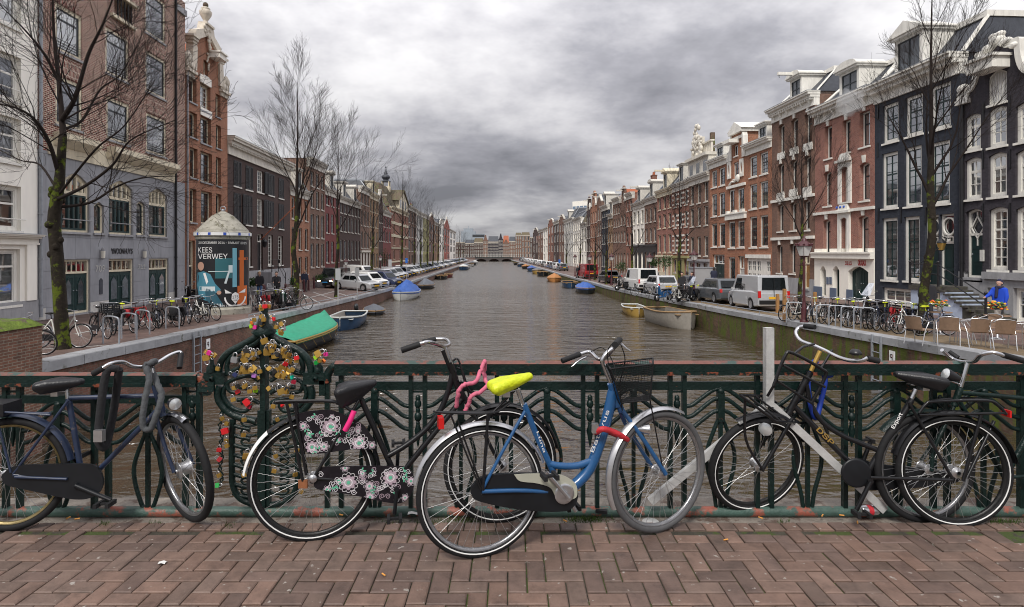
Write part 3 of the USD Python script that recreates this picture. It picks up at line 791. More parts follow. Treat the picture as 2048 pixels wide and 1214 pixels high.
# stone slabs, each its own piece, set a few millimetres apart
holes = unary_union(h.holes); us = [0.0] + [h.uz(p, 0)[0] for p in (92, 122, 151, 181, 218, 242, 267, 298, 317, 336, 350)] + [W]
zs = [-.3] + [h.z(220, y) for y in (590, 555, 517, 478, 441, 400, 365)] + [zb_ - .003]
zs = [-.3, .55, 1.35, 2.1, h.z(220, 517), h.z(220, 478), h.z(220, 436), h.z(220, 400), h.z(220, 365), zb_ - .003]
for i in range(len(us) - 1):
 for j in range(len(zs) - 1):
  g = sbox(us[i] + .006, zs[j] + .006, us[i + 1] - .006, zs[j + 1] - .006).difference(holes.buffer(.004, join_style=2))
  if g.is_empty or g.area < .01: continue
  m = MB(); pr(m, g, 0.0, .3)
  put('stone_slab', m, 'stone_light' if j == 0 and i % 2 == 0 else 'stone_panel', h.path)
m = MB(); pr(m, sbox(0, -.3, W, zb_ - .01).difference(holes), .02, .32); put('joint_wall', m, 'stone_grey', h.path)
# yellow stone band with three stepped ledges
zt = zb_ + .95; ua, ub = h.uz(95, 0)[0], h.uz(349, 0)[0]
m = MB(); m.box(ua, ub, -.06, -.004, zb_ - .12, zb_ + .62); put('stone_band', m, 'cream', h.path)
for (pa, pb) in ((104, 184), (211, 273), (272, 344)):
 a, b = h.uz(pa, 0)[0], h.uz(pb, 0)[0]
 m = MB(); m.hexa([(a, -.1, zb_ + .3), (b, -.1, zb_ + .3), (b, -.062, zb_ + .3), (a, -.062, zb_ + .3), (a, -.5, zb_ + .62), (b, -.5, zb_ + .62), (b, -.062, zb_ + .62), (a, -.062, zb_ + .62)])
 m.box(a, b, -.5, -.064, zb_ + .623, zb_ + .9)
 put('ledge', m, 'cream', h.path)
h.pipe(h.uz(70, 0)[0] + .2, .2, H, r=.07); h.pipe(h.uz(349, 0)[0], .2, H, 'black_paint', r=.07)
zz = h.z(244, 507); h.text("'tWOONHUYS", h.uz(222, 0)[0], zz, h.z(244, 497) - zz, 'black_paint', True, width=h.uz(265, 0)[0] - h.uz(222, 0)[0], y=-.01)
zz = h.z(200, 543); h.text('709', h.uz(191, 0)[0], zz, h.z(200, 531) - zz, 'stone_light', width=h.uz(209, 0)[0] - h.uz(191, 0)[0], y=-.006)
zz = h.z(283, 538); h.text('711', h.uz(276, 0)[0], zz, h.z(283, 529) - zz, 'stone_light', width=h.uz(290, 0)[0] - h.uz(276, 0)[0], y=-.006)
mat('lamp_glass', (.75, .72, .62), .3)
for px in (200, 284):
 u, z = h.uz(px, 508); m = MB(); m.lathe([(.0, -.28), (.07, -.26), (.09, .2), (.05, .3), (.0, .33)], (u, -.14, z), 8); m.box(u - .05, u + .05, -.1, 0, z - .2, z + .2)
 l = put('wall_lamp', m, 'stone_grey', h.path)
 m = MB(); m.lathe([(.085, -.2), (.10, .15)], (u, -.142, z), 8); put('lamp_shade', m, 'lamp_glass', l)
u0, u1, z0, z1 = h.rect(198, 205, 556, 588); m = MB(); pr(m, Polygon([(u0, z0), (u1, z0), (u1, z1 - .1), ((u0 + u1) / 2, z1), (u0, z1 - .1)]), -.02, -.004); put('niche', m, 'slate', h.path)
a = h.uz(349, 0)[0] + .1; m = MB(); m.box(a, W + .02, -.12, .3, h.z(358, 24), h.z(358, 12)); put('parapet_cap', m, 'stone_grey', h.path)

# red brick house with a neck gable
mat('sandstone', (.60, .54, .45), .75, var=.25, vscale=5, bump=.35, bscale=14)
h = House(-1, 370.5, 455, 'neck_gable_house', 'narrow red brick house with an ornate cream neck gable and vase', wall='brick_orange')
W = h.W
rows = [((378, 393, 157, 205), (400, 421, 170, 223), (431, 441, 189, 234)), ((379, 394, 225, 275), (401, 422, 235, 288), (432, 442, 251, 297)),
  ((380, 395, 296, 356), (401, 424, 305, 365), (432, 442, 315, 372)), ((380, 393, 378, 445), (402, 424, 383, 448), (432, 443, 388, 450))]
for ri, r in enumerate(rows):
 for ci, (xl, xr, yt, yb) in enumerate(r):
  h.win(xl, xr, yt, yb, frame='cream', fw=.11, recess=.22, nx=(3 if ci == 1 else 2), rows=(.2, .4, .6, .8) if ri < 2 else (.75,), sash='white_paint' if ri == 0 and ci == 1 else 'sash_dark', rail=.6 if ri > 1 else None, sill='stone_grey', bw=.03)
  u0, u1, z0, z1 = h.rect(xl, xr, yt, yb)
  if ci == 1 and ri < 2: m = MB(); m.box(u0 - .06, u1 + .06, -.05, -.003, z1 + .03, z1 + .55); put('lintel_block', m, 'plaster_white', h.path)
  if ri in (1, 2):
   m = MB()
   for k in (.3, .55): m.tube([(u0, .1, z0 + k), (u1, .1, z0 + k)], .015, 5)
   put('window_rail', m, 'black_paint', h.path)
h.win(407, 416, 121, 152, frame='cream', fw=.1, recess=.22, sash='sash_dark')
u0, u1, z0, z1 = h.rect(378, 390, 481, 575); h.door(u0, u1, .1, z1, look_='sash_dark', frame='cream', light=.45, panels=2)
u0, u1, z0, z1 = h.rect(404, 424, 490, 570); h.fill(h.hole(u0, u1, z0, z1), frame='cream', fw=.1, recess=.2, rail=.6)
zl, zr = h.z(371, 148), h.z(452, 176); zsh = (zl + zr) / 2 - .1
na, nb = h.uz(386, 0)[0], h.uz(440, 0)[0]; nc = (na + nb) / 2; zt = h.z(412, 62); zn = h.z(387, 62) - .4
body = [(0, 0), (W, 0), (W, zsh), (nb + .1, zsh), (nb - .15, zsh + 1.6), (nb - .1, zt - 1.4), (nc + .6, zt - .3), (nc, zt), (nc - .6, zt - .3), (na + .1, zt - 1.4), (na + .15, zsh + 1.6), (na - .1, zsh), (0, zsh)]
h.front(Polygon(body)); h.body(zsh - .2)
# roof behind the gable
m = MB(); pk = zt - .8
m.add(np.array([(0, .3, zsh - .2), (nc, .3, pk), (nc, 9, pk), (0, 9, zsh - .2)]), [[0, 1, 2, 3]]); m.add(np.array([(nc, .3, pk), (W, .3, zsh - .2), (W, 9, zsh - .2), (nc, 9, pk)]), [[0, 1, 2, 3]])
put('pitched_roof', m, 'tile_orange', h.path)
h.pipe(.12, .2, zsh)
def scroll(path, pts, r, look_='sandstone', y=-.06, n=8, name='scroll'):
 m = MB(); p = spline([(a, y, b) for a, b in pts], 5); m.tube(p, r, n); return put(name, m, look_, path)
for sg, e in ((-1, na), (1, nb)):
 # neck edging with a broken cornice, a claw scroll and the shoulder cornice
 x = lambda k: e + sg * k
 m = MB(); g = Polygon([(x(.12), zsh + .3), (x(-.25), zsh + .3), (x(-.35), zsh + 1.8), (x(-.22), zt - 1.5), (x(.22), zt - 1.5), (x(.18), zsh + 2.0), (x(.35), zsh + .9)]); pr(m, g.buffer(0), -.14, .33); put('neck_edging', m, 'sandstone', h.path)
 m = MB()
 for k, (w, hh) in enumerate(((.34, .16), (.46, .16), (.6, .12))): a, b = sorted((x(-.2), x(w))); m.box(a, b, -.18 - .08 * k, .34, zt - 1.5 + k * .17, zt - 1.5 + k * .17 + hh)
 put('broken_cornice', m, 'sandstone', h.path)
 end = 0 if sg < 0 else W
 a, b = sorted((end - sg * .06, x(-.05)))
 m = MB(); m.box(a, b, -.12, .33, zsh - .32, zsh - .05); m.box(a - .08, b + .08, -.26, .34, zsh - .045, zsh + .14); put('shoulder_cornice', m, 'sandstone', h.path)
 L = abs(end - e)
 m = MB(); g = Polygon([(x(-.05), zsh + .15), (x(L - .1), zsh + .15), (x(L - .05), zsh + .9), (x(L * .72), zsh + 1.25), (x(L * .5), zsh + .9), (x(L * .3), zsh + .75), (x(.15), zsh + 1.3)]); pr(m, g.buffer(0), -.12, .3)
 m.ball((x(L * .75), -.12, zsh + .85), .3, 2, (1, .5, 1)); m.ball((x(.3), -.14, zsh + .4), .24, 2, (1, .5, 1)); m.ball((x(L * .5), -.14, zsh + .45), .2, 2, (1.3, .5, 1))
 put('claw_piece', m, 'sandstone', h.path)
 scroll(h.path, [(x(L * .9), zsh + .3), (x(L * .95), zsh + .9), (x(L * .65), zsh + 1.2), (x(L * .45), zsh + .8), (x(.2), zsh + .7), (x(.0), zsh + 1.5)], .1)
P = [(na - .02, zt - 1.0), (na + .15, zt - .5), (nc - .75, zt - .05), (nc - .62, zt + .35), (nc + .62, zt + .35), (nc + .75, zt - .05), (nb - .15, zt - .5), (nb + .02, zt - 1.0), (nb - .3, zt - 1.1), (nc + .5, zt - .5), (nc, zt - .2), (nc - .5, zt - .5), (na + .3, zt - 1.1)]
m = MB(); pr(m, Polygon(P).buffer(0), -.16, .33); put('pediment', m, 'sandstone', h.path)
m = MB(); m.box(nc - .55, nc + .55, -.25, .34, zt + .36, zt + .5); put('pediment_cap', m, 'sandstone', h.path)
rng = np.random.default_rng(3)
m = MB()
for k in range(26):
 t = rng.random(); m.ball((nc + rng.normal(0, .22) * (1.3 - t), -.16, zt + .25 - t * 1.5), .07 + .07 * rng.random(), 1, (1, .7, 1))
for k in range(9): m.ball((nc + rng.normal(0, .08), -.06, zt - 1.5 - k * .13), .09, 1, (1, .7, 1))
put('carved_garland', m, 'sandstone', h.path)
m = MB(); m.lathe([(.0, 0), (.24, 0), (.12, .18), (.16, .28), (.36, .62), (.40, .85), (.30, .95), (.24, 1.0), (.3, 1.06), (.2, 1.15)], (nc, .1, zt + .5), 14); put('vase', m, 'sandstone', h.path)
m = MB(); m.ball((nc, .1, zt + 1.8), .17, 2, (1, 1, 1.2)); put('vase_knob', m, 'tile_brown', h.path)
u, z = h.uz(425, 112); m = MB(); m.box(u - .55, u + .45, -.75, 0, z - .25, z + .1); m.box(u - .62, u + .52, -.85, 0, z + .103, z + .2); put('hoist_housing', m, 'plaster_white', h.path)

# dark brown house with shutters
h = House(-1, 455.5, 580, 'brown_house', 'wide dark brown house with black shutters, white cornice and front steps', wall='brick_plum')
W = h.W
top = [(467, 482, 322, 373), (491, 505, 332, 380), (514, 527, 341, 385), (536, 548, 348, 391), (557, 567, 357, 397)]
mid = [(467, 481, 386, 449), (491, 504, 391, 450), (514, 526, 398, 452), (536, 547, 402, 454), (557, 567, 408, 458)]
low = [(467, 482, 458, 535), (493, 504, 464, 533), (536, 546, 470, 531), (556, 566, 472, 530)]
shut = {(0, 0): 0, (0, 1): 0, (0, 4): 0, (0, 3): 1, (1, 1): 1, (1, 3): 1, (1, 4): 0, (0, 2): 2, (1, 2): 2, (1, 0): 0}
def shutter(h, u0, u1, z0, z1, y=-.05):
 m = MB(); g = sbox(u0, z0, u1, z1); pr(m, g.difference(g.buffer(-.06, join_style=2)), y, y + .045)
 n = int((z1 - z0) / .09)
 for i in range(n): z = z0 + .06 + (z1 - z0 - .12) * (i + .5) / n; m.hexa([(u0 + .06, y, z - .03), (u1 - .06, y, z - .03), (u1 - .06, y + .01, z - .03), (u0 + .06, y + .01, z - .03), (u0 + .06, y + .035, z + .03), (u1 - .06, y + .035, z + .03), (u1 - .06, y + .043, z + .03), (u0 + .06, y + .043, z + .03)])
 put('shutter', m, 'black_paint', h.path)
for ri, row in enumerate((top, mid)):
 for ci, q in enumerate(row):
  h.win(*q, fw=.08, nx=3, rows=(.2, .4, .6, .8), recess=.12, sash='white_paint', bw=.028)
  u0, u1, z0, z1 = h.rect(*q); k = shut.get((ri, ci)); w2 = (u1 - u0) / 2
  if k == 0: shutter(h, u0 + .02, (u0 + u1) / 2 - .004, z0 + .03, z1 - .03); shutter(h, (u0 + u1) / 2 + .004, u1 - .02, z0 + .03, z1 - .03)
  if k == 1: shutter(h, u0 + .02, (u0 + u1) / 2, z0 + .03, z1 - .03); shutter(h, (u0 + u1) / 2 + .004, u1 - .02, z0 + .03, z1 - .03); shutter(h, u0 - w2 * 1.05, u0 - .03, z0, z1, -.11)
  if k == 2: shutter(h, u1 + .03, u1 + w2 * 1.05, z0, z1, -.11)
for q in low: h.win(*q, fw=.1, nx=2, rows=(.15, .3, .45, .6, .75, .88), recess=.14, sash='white_paint', bw=.028)
u0, u1, z0, z1 = h.rect(515, 526, 468, 543); h.door(u0, u1, z0, z1, look_='black_paint', light=.2)
zp = h.z(520, 540); zc0, zc1 = h.z(455, 306), h.z(455, 271)
h.front(sbox(0, zp, W, zc0)); h.body(zc1 - .1)
h.front(sbox(0, -.3, W, zp - .003).difference(sbox(1.0, .4, 1.7, 1.2)), 'stone_grey', name='basement', y0=-.08)
h.cornice(zc0, zc1, proj=.55, look_='offwhite', brackets=0, dent=1, frieze=.55)
# tiled roof behind
m = MB(); m.hexa([(.3, .6, zc1 - .05), (W - .3, .6, zc1 - .05), (W - .3, 9, zc1 - .05), (.3, 9, zc1 - .05), (2.2, 3.5, zc1 + 1.6), (W - 2.2, 3.5, zc1 + 1.6), (W - 2.2, 7, zc1 + 1.6), (2.2, 7, zc1 + 1.6)]); put('tiled_roof', m, 'tile_brown', h.path)
# front steps with an iron rail
u0, u1 = h.uz(512, 0)[0], h.uz(556, 0)[0]; zs = z0 - .03
m = MB(); m.box(u0, u0 + 1.6, -1.3, -.09, -.3, zs); put('stoop', m, 'stone_grey', h.path)
for k in range(7): m = MB(); m.box(u0 + 1.6 + k * .27 + .003, u0 + 1.6 + (k + 1) * .27, -1.25, -.09, -.3, zs - (k + 1) * zs / 8); put('step', m, 'stone_grey', h.path)
m = MB(); A = [(u0 + .05, -1.25, zs), (u0 + 1.6, -1.25, zs), (u0 + 3.4, -1.25, .2)]
for p in A: m.tube([p, (p[0], p[1], p[2] + 1.05)], .035, 6)
for k in (.5, 1.0): m.tube([(p[0], p[1], p[2] + k) for p in A], .022, 5)
put('iron_rail', m, 'black_paint', h.path)
m = MB(); m.tube([(h.uz(521, 0)[0], 0, h.z(521, 480)), (h.uz(521, 0)[0] + 1.5, -2.6, h.z(521, 480) + 3.2)], .045, 6); put('flag_pole', m, 'tile_orange', h.path)
m = MB(); u = h.uz(517, 0)[0]; m.lathe([(.02, 0), (.16, .1), (.22, .45), (.26, .5), (.05, .7)], (u, -.5, h.z(517, 495)), 8); m.tube([(u, 0, h.z(517, 495) + .7), (u, -.5, h.z(517, 495) + .8)], .03, 5); put('wall_lantern', m, 'black_paint', h.path)

#right bank, near houses
h = House(1, 1921, 2150, 'bell_gable_house', 'black brick house with a white edged bell gable at the right edge', wall='brick_black')
W = h.W
for (xl, xr, yt, yb) in ((1930, 1962, 228, 300), (1977, 2014, 213, 292), (2031, 2072, 203, 282), (1930, 1963, 315, 398), (1977, 2014, 305, 393), (2031, 2073, 298, 388), (1978, 2016, 414, 540), (2031, 2074, 412, 541)):
 tall = yb > 500
 h.win(xl, xr, yt, yb, arch=.12, fw=.14, nx=2, rows=(.17, .34, .50, .67, .83) if tall else (.33, .66), recess=.10, sash='white_paint', curtain=(0, .6) if tall else (True if yb < 400 else None), rail=.66 if tall else .7)
h.win(1977, 2014, 140, 206, arch=.2, fw=.05, recess=.05, sash='stone_light', pane='shutter_white', nx=6)
mat('shutter_white', (.66, .66, .66), .6)
u0, u1, z0, z1 = h.rect(1931, 1965, 418, 555)
h.door(u0, u1, z0, z1, light=.37, panels=3, arch=.12, recess=.2, fannx=1)
g = [((u0 + u1) / 2, z1 - .35), ((u0 + u1) / 2 + .3, z1 - .85), ((u0 + u1) / 2, z1 - 1.3), ((u0 + u1) / 2 - .3, z1 - .85)]
m = MB(); pg = Polygon(g); pr(m, pg.buffer(.035, join_style=2).difference(pg.buffer(-.01)), .16, .2)
c = (u0 + u1) / 2
pr(m, unary_union([sbox(c - .02, z1 - .35, c + .02, z1 - .12), sbox(c - .02, z1 - 1.65, c + .02, z1 - 1.3), sbox(u0 + .1, z1 - .87, c - .3, z1 - .83), sbox(c + .3, z1 - .87, u1 - .1, z1 - .83)]), .16, .2); put('fanlight_tracery', m, 'white_paint', h.path)
zp = h.z(1990, 545)
zs = h.z(1921, 187); gl, gr = h.uz(1957, 0)[0], h.uz(2038, 0)[0]; gc = (gl + gr) / 2; zt = h.z(1998, 84); zn = h.z(1960, 122)
cv = lambda x0, z0, x1, z1, up: [(x0 + (x1 - x0) * math.sin(t), z0 + (z1 - z0) * (1 - math.cos(t))) if up else (x0 + (x1 - x0) * (1 - math.cos(t)), z0 + (z1 - z0) * math.sin(t)) for t in np.linspace(0, PI / 2, 8)]
left = cv(.45, zs, gl, zn, True) + cv(gl + .02, zn + .25, gl + (gc - gl) * .55, zt - .25, False)
L = [(0, 0), (0, zs - .3), (.4, zs - .3)] + left + [(gc - .3, zt - .05), (gc, zt)]
mir = [(2 * gc - a, b) for a, b in left][::-1]
L = L + [(gc + .3, zt - .05)] + mir + [(W - .4, zs - .3), (W, zs - .3), (W, 0)]
P = Polygon(L).buffer(0)
h.front(P.difference(sbox(-1, -1, W + 1, zp))); h.body(zs - .5)
edge = LineE = [(a, b) for a, b in L[3:-3]]
m = MB(); ls = shapely.LineString(edge); pr(m, ls.buffer(.13, cap_style=2).difference(P.buffer(-.2)), -.10, .36); put('gable_edging', m, 'white_paint', h.path)
for x in (.2, W - .2):
 m = MB(); m.box(x - .35, x + .35, -.16, .35, zs - .55, zs - .35); m.box(x - .28, x + .28, -.12, .35, zs - .345, zs + .0); m.ball((x, -.05, zs + .15), .28, 2, (1.1, .6, .8)); put('shoulder_scroll', m, 'white_paint', h.path)
m = MB()
for k, (dx, dz, r) in enumerate(((0, .1, .3), (-.4, -.12, .26), (.4, -.12, .26), (-.15, .3, .2), (.15, .3, .2), (-.8, -.4, .2), (.8, -.4, .2))): m.ball((gc + dx, -.04, zt + dz), r, 2, (1.2, .7, .7))
put('crest', m, 'white_paint', h.path)
u, z = h.uz(1980, 131); m = MB(); m.box(u - .35, u + .95, -.8, 0, z - .35, z + .1); m.box(u - .45, u + 1.05, -.9, 0, z + .103, z + .22); put('hoist_housing', m, 'white_paint', h.path)
m = MB(); m.add(np.array([(0, .3, zs - .5), (gc, .3, zt - .8), (gc, 9, zt - .8), (0, 9, zs - .5)]), [[0, 1, 2, 3]]); m.add(np.array([(gc, .3, zt - .8), (W, .3, zs - .5), (W, 9, zs - .5), (gc, 9, zt - .8)]), [[0, 1, 2, 3]]); put('pitched_roof', m, 'tile_brown', h.path)
h.front(sbox(0, -.3, W, zp - .003).difference(sbox(u0 - .1, z0 - .2, u1 + .1, z1)).difference(sbox(*[h.rect(1979, 2016, 576, 606)[i] for i in (0, 2, 1, 3)])).difference(sbox(*[h.rect(2031, 2070, 577, 660)[i] for i in (0, 2, 1, 3)])), 'stone_grey', name='basement', y0=-.10, cut=False)
m = MB(); ub = h.uz(1972, 0)[0]; m.box(ub, W, -.22, -.103, zp - .28, zp + .02); put('basement_moulding', m, 'stone_grey', h.path)
for q in ((1979, 2016, 576, 606), (2031, 2070, 577, 656)):
 a, b, c0, c1 = h.rect(*q); h.fill(sbox(a, max(c0, .05), b, c1), recess=.06, fw=.1, nx=2, rows=(.5,), sash='white_paint')
for px in (1926, 1967, 2021):
 for py in (318, 425): h.anchor(*h.uz(px, py))
h.anchor(*h.uz(1968, 225)); h.anchor(*h.uz(2020, 210))
h.pipe(h.uz(1917, 0)[0] + .28, 0, zs - .6, 'black_paint', r=.08)
u, z = h.uz(1966, 511); m = MB(); m.box(u - .08, u + .08, -.08, -.003, z - .25, z + .25); put('doorbell_box', m, 'stone_light', h.path)
# outside stairs of black stone with iron rail and a pale blue side wall
mat('blue_plaster', (.42, .49, .62), .7, var=.12)
mat('stone_black', (.06, .055, .048), .9, var=.35, vscale=5, bump=.2, col2=(.08, .09, .03), pth=.6)
zl = h.z(1940, 573); ua, ub = h.uz(1893, 0)[0], h.uz(1940, 0)[0]; n = 8
m = MB(); m.box(ua - .5, ub, -1.5, -.11, zl - .22, zl); put('stair_landing', m, 'stone_black', h.path)
for k in range(n):
 zz = zl - (k + 1) * zl / (n + 1)
 m = MB(); m.box(ub + k * .30 - .04, ub + (k + 1) * .30, -1.5, -.11, zz - .08, zz); put('step', m, 'stone_black', h.path)
 m = MB(); m.box(ub + k * .30, ub + (k + 1) * .30 - .003, -1.42, -.11, -.3, zz - .083); put('step_wall', m, 'blue_plaster' if k < 4 else 'stone_black', h.path)
m = MB(); m.box(ua - .45, ua, -1.42, -.11, -.3, zl - .223); m.box(ua, ub - .003, -1.38, -.11, -.3, .25); m.box(ua, ub - .003, -1.30, -.11, .253, zl - .223); put('stair_wall', m, 'blue_plaster', h.path)
m = MB(); g = sbox(ua + .05, .3, ub - .1, zl - .3); pr(m, g.difference(g.buffer(-.07, join_style=2)), -1.38, -1.31); pr(m, unary_union([sbox((ua + ub) / 2 - .04, .3, (ua + ub) / 2 + .03, zl - .3), sbox(ua, .75, ub - .1, .8), sbox(ua, 1.15, ub - .1, 1.2)]).intersection(g), -1.37, -1.32)
w_ = put('window', m, 'cream', h.path); m = MB(); pr(m, g.buffer(-.05), -1.345, -1.34, front_only=True); put('pane', m, 'far_pane', w_)
m = MB(); x0 = ua - .45
posts = [(x0, zl), (ub - .05, zl), (ub + n * .3, .1)]
for (x, z) in posts: m.tube([(x, -1.46, z), (x, -1.46, z + 1.05)], .05, 8); m.ball((x, -1.46, z + 1.1), .07, 1)
for k in (.55, 1.0): m.tube([(x, -1.46, z + k) for x, z in posts], .025, 6)
m.tube([(x0, -1.46, zl + 1.0), (x0, -.12, zl + 1.0)], .025, 6); m.tube([(x0 + .6, -1.46, zl + 1.0), (x0 + 1.2, -1.0, zl + 1.75)], .02, 6)
put('iron_rail', m, 'black_paint', h.path)

# blue black house with mansard roof
h = House(1, 1750, 1920.5, 'blue_black_house', 'blue-black brick house with white cornice, big dormer and double doors', wall='brick_blueblack')
W = h.W
for (xl, xr, yt, yb) in ((1766, 1797, 207, 284), (1811, 1846, 190, 270), (1861, 1902, 168, 257), (1764, 1796, 305, 416), (1809, 1843, 293, 412), (1859, 1900, 283, 408), (1764, 1795, 436, 560), (1808, 1839, 433, 562)):
 tall = yb - yt > 90
 h.win(xl, xr, yt, yb, fw=.16, nx=2, rows=(.16, .33, .5, .67, .84) if tall else (.22, .45, .7), recess=.10, sash='dark_green_paint', curtain=True if yb > 500 else None, bw=.03, rail=.62)
u0, u1, z0, z1 = h.rect(1850, 1908, 429, 583); um = (u0 + u1) / 2; zd = h.z(1880, 486)
for a, b in ((u0, um - .03), (um + .03, u1)):
 h.door(a, b, max(z0, .3), z1, light=(z1 - zd) / (z1 - z0), panels=2, recess=.16, fannx=1)
 m = MB(); c, zc, rr = (a + b) / 2, (z1 + zd) / 2 + .1, (z1 - zd) / 2 - .3
 el = shapely.affinity.scale(shapely.Point(c, zc).buffer(1, 24), .34, rr); pr(m, el.buffer(.05).difference(el.buffer(-.02)), .1, .16); put('oval_tracery', m, 'white_paint', h.path)
 m = MB(); g = sbox(a + .12, zd + .02, b - .12, zd + .3); pr(m, unary_union([g.difference(g.buffer(-.04, join_style=2)), shapely.Point(c, zd + .16).buffer(.08)]), .08, .15); put('fanlight_grille', m, 'white_paint', h.path)
zc0, zc1 = h.z(1751, 207), h.z(1751, 174); zc0 = (zc0 + h.z(1920, 146)) / 2; zc1 = (zc1 + h.z(1921, 103)) / 2
u, v, z0, z1 = h.rect(1765, 1826, 577, 606); h.fill(h.hole(u, v, max(z0, .1), z1), recess=.12, fw=.1, nx=3, sash='white_paint')
h.front(sbox(0, -.3, W, zc0)); h.body(zc1 - .05); h.cornice(zc0, zc1, proj=.7, frieze=.5)
h.mansard(zc1, h.z(1870, 50) - zc1, back=1.5, hips=(1, .6))
u0, u1 = h.uz(1793, 0)[0], h.uz(1849, 0)[0]; h.dormer(u0, u1, zc1 + .05, h.z(1820, 72), y=-.1, depth=2.4, nx=2, rows=(), pedim='tri')
for px in (1758, 1803, 1853):
 h.anchor(*h.uz(px, 430))
h.anchor(*h.uz(1757, 223)); h.anchor(*h.uz(1756, 300))
u, z = h.uz(1899, 490); m = MB(); m.lathe([(.0, -.3), (.1, -.26), (.2, .1), (.22, .12), (.05, .3), (0, .32)], (u, -.4, z), 6); m.tube([(u, 0, z + .3), (u, -.4, z + .4), (u, -.4, z + .3)], .025, 5); l_ = put('wall_lantern', m, 'black_paint', h.path)
m = MB(); m.lathe([(.11, -.24), (.195, .08)], (u, -.402, z), 6); put('lamp_shade', m, 'gold', l_)

# pink brick house with white ground floor
h = House(1, 1630, 1749.5, 'pink_brick_house', 'pink brick house with white ground floor, arched openings and smoking cornice', wall='brick_pink')
tag(h.path, 'pink brick house with white ground floor, arched openings and red lettering')
W = h.W
for r in (((1649, 1664, 252, 317), (1685, 1701, 240, 305), (1719, 1740, 222, 293)), ((1647, 1663, 343, 412), (1684, 1698, 333, 404), (1719, 1739, 325, 401)), ((1646, 1661, 439, 508), (1683, 1696, 435, 508), (1717, 1737, 431, 508))):
 for i, q in enumerate(r):
  h.win(*q, arch=.12 if q[3] > 350 else 0, fw=.1, recess=.24, nx=1, rail=.66, sash='sash_dark', sill='white_paint' if q[3] < 450 else None, curtain=True if q[3] > 450 else ((0, .5) if i == 2 else None))
  u0, u1, z0, z1 = h.rect(*q); c = (u0 + u1) / 2
  m = MB(); m.hexa([(c - .1, -.07, z1 + .01), (c + .1, -.07, z1 + .01), (c + .1, -.003, z1 + .01), (c - .1, -.003, z1 + .01), (c - .15, -.09, z1 + .42), (c + .15, -.09, z1 + .42), (c + .15, -.003, z1 + .42), (c - .15, -.003, z1 + .42)]); put('keystone', m, 'white_paint', h.path)
zw = h.z(1690, 497); zb = h.z(1690, 413)
def surround(q):
 u0, u1, z0, z1 = h.rect(*q); g = sbox(u0 - .28, z0 - .1, u1 + .28, z1 + .28).difference(unary_union(h.holes)); m = MB(); pr(m, g, -.10, -.003)
 m.box(u0 - .4, u1 + .4, -.26, -.102, z1 + .283, z1 + .42); m.hexa([(u0 - .2, -.16, z1 + .423), (u1 + .2, -.16, z1 + .423), (u1 + .2, -.003, z1 + .423), (u0 - .2, -.003, z1 + .423), (u0 - .05, -.12, z1 + .8), (u1 + .05, -.12, z1 + .8), (u1 + .05, -.003, z1 + .8), (u0 - .05, -.003, z1 + .8)]); put('window_surround', m, 'white_paint', h.path)
surround((1684, 1698, 333, 404)); surround((1683, 1696, 435, 508))
m = MB(); m.box(-.03, W + .03, -.14, -.004, zb - .35, zb - .18); put('string_course', m, 'white_paint', h.path)
m = MB()
for k, c in enumerate((-.35, 0, .35)): m.ball((W * .5 + c, -.14, zb - .02), .1, 1, (1, .5, .8))
put('tile_ornament', m, 'blue_tile', h.path); mat('blue_tile', (.05, .12, .45), .3)
for q, ar in (((1642, 1653, 532, 606), .28), ((1667, 1680, 532, 606), .28)):
 u0, u1, z0, z1 = h.rect(*q); h.fill(h.hole(u0, u1, .15, z1, arch=ar), recess=.25, fw=.06, frame='dark_green_paint', nx=2, rows=(.35, .6), sash='dark_green_paint', sill=None)
u0, u1, z0, z1 = h.rect(1698, 1738, 533, 606); h.door(u0, u1, .05, z1, two=True, light=0, panels=2, arch=.3, recess=.25, frame='dark_green_paint')
zc0, zc1 = (h.z(1630, 249) + h.z(1749, 206)) / 2, (h.z(1626, 221) + h.z(1749, 174)) / 2
h.front(sbox(0, zw, W, zc0)); h.front(sbox(0, -.3, W, zw - .003), 'plaster_white', name='ground_floor', y0=-.05)
zk = h.z(1690, 517); m = MB(); m.box(-.05, W + .02, -.28, -.053, zk, zk + .3); m.box(-.1, W + .02, -.36, -.053, zk + .303, zk + .4); put('ground_cornice', m, 'plaster_white', h.path)
for a, b in ((0, .45), (.9, 1.2), (1.72, 2.0)): m = MB(); m.box(h.W * a / 2.9, h.W * b / 2.9, -.12, -.052, -.2, .7); put('plinth', m, 'blue_grey', h.path)
mat('blue_grey', (.10, .13, .19), .7)
h.body(zc1 - .05); h.cornice(zc0, zc1, proj=.6, brackets=4, frieze=.5)
h.mansard(zc1, h.z(1725, 128) - zc1, back=1.6); u0, u1 = h.uz(1679, 0)[0], h.uz(1718, 0)[0]; h.dormer(u0, u1, zc1 + .02, h.z(1690, 145), y=0, depth=2.2, pedim='arc')
zz = h.z(1701, 530); h.text('3513', h.uz(1692, 0)[0], zz, h.z(1701, 523) - zz, 'red_print', True, y=-.06, width=.62); h.text('QUQAX', h.uz(1718, 0)[0], zz, .3, 'red_print', True, y=-.06, width=.7)
for px in (1657, 1663): u, z = h.uz(px, 562); m = MB(); m.box(u - .12, u + .12, -.08, -.052, z - .2, z + .25); put('plaque', m, 'blue_grey', h.path)

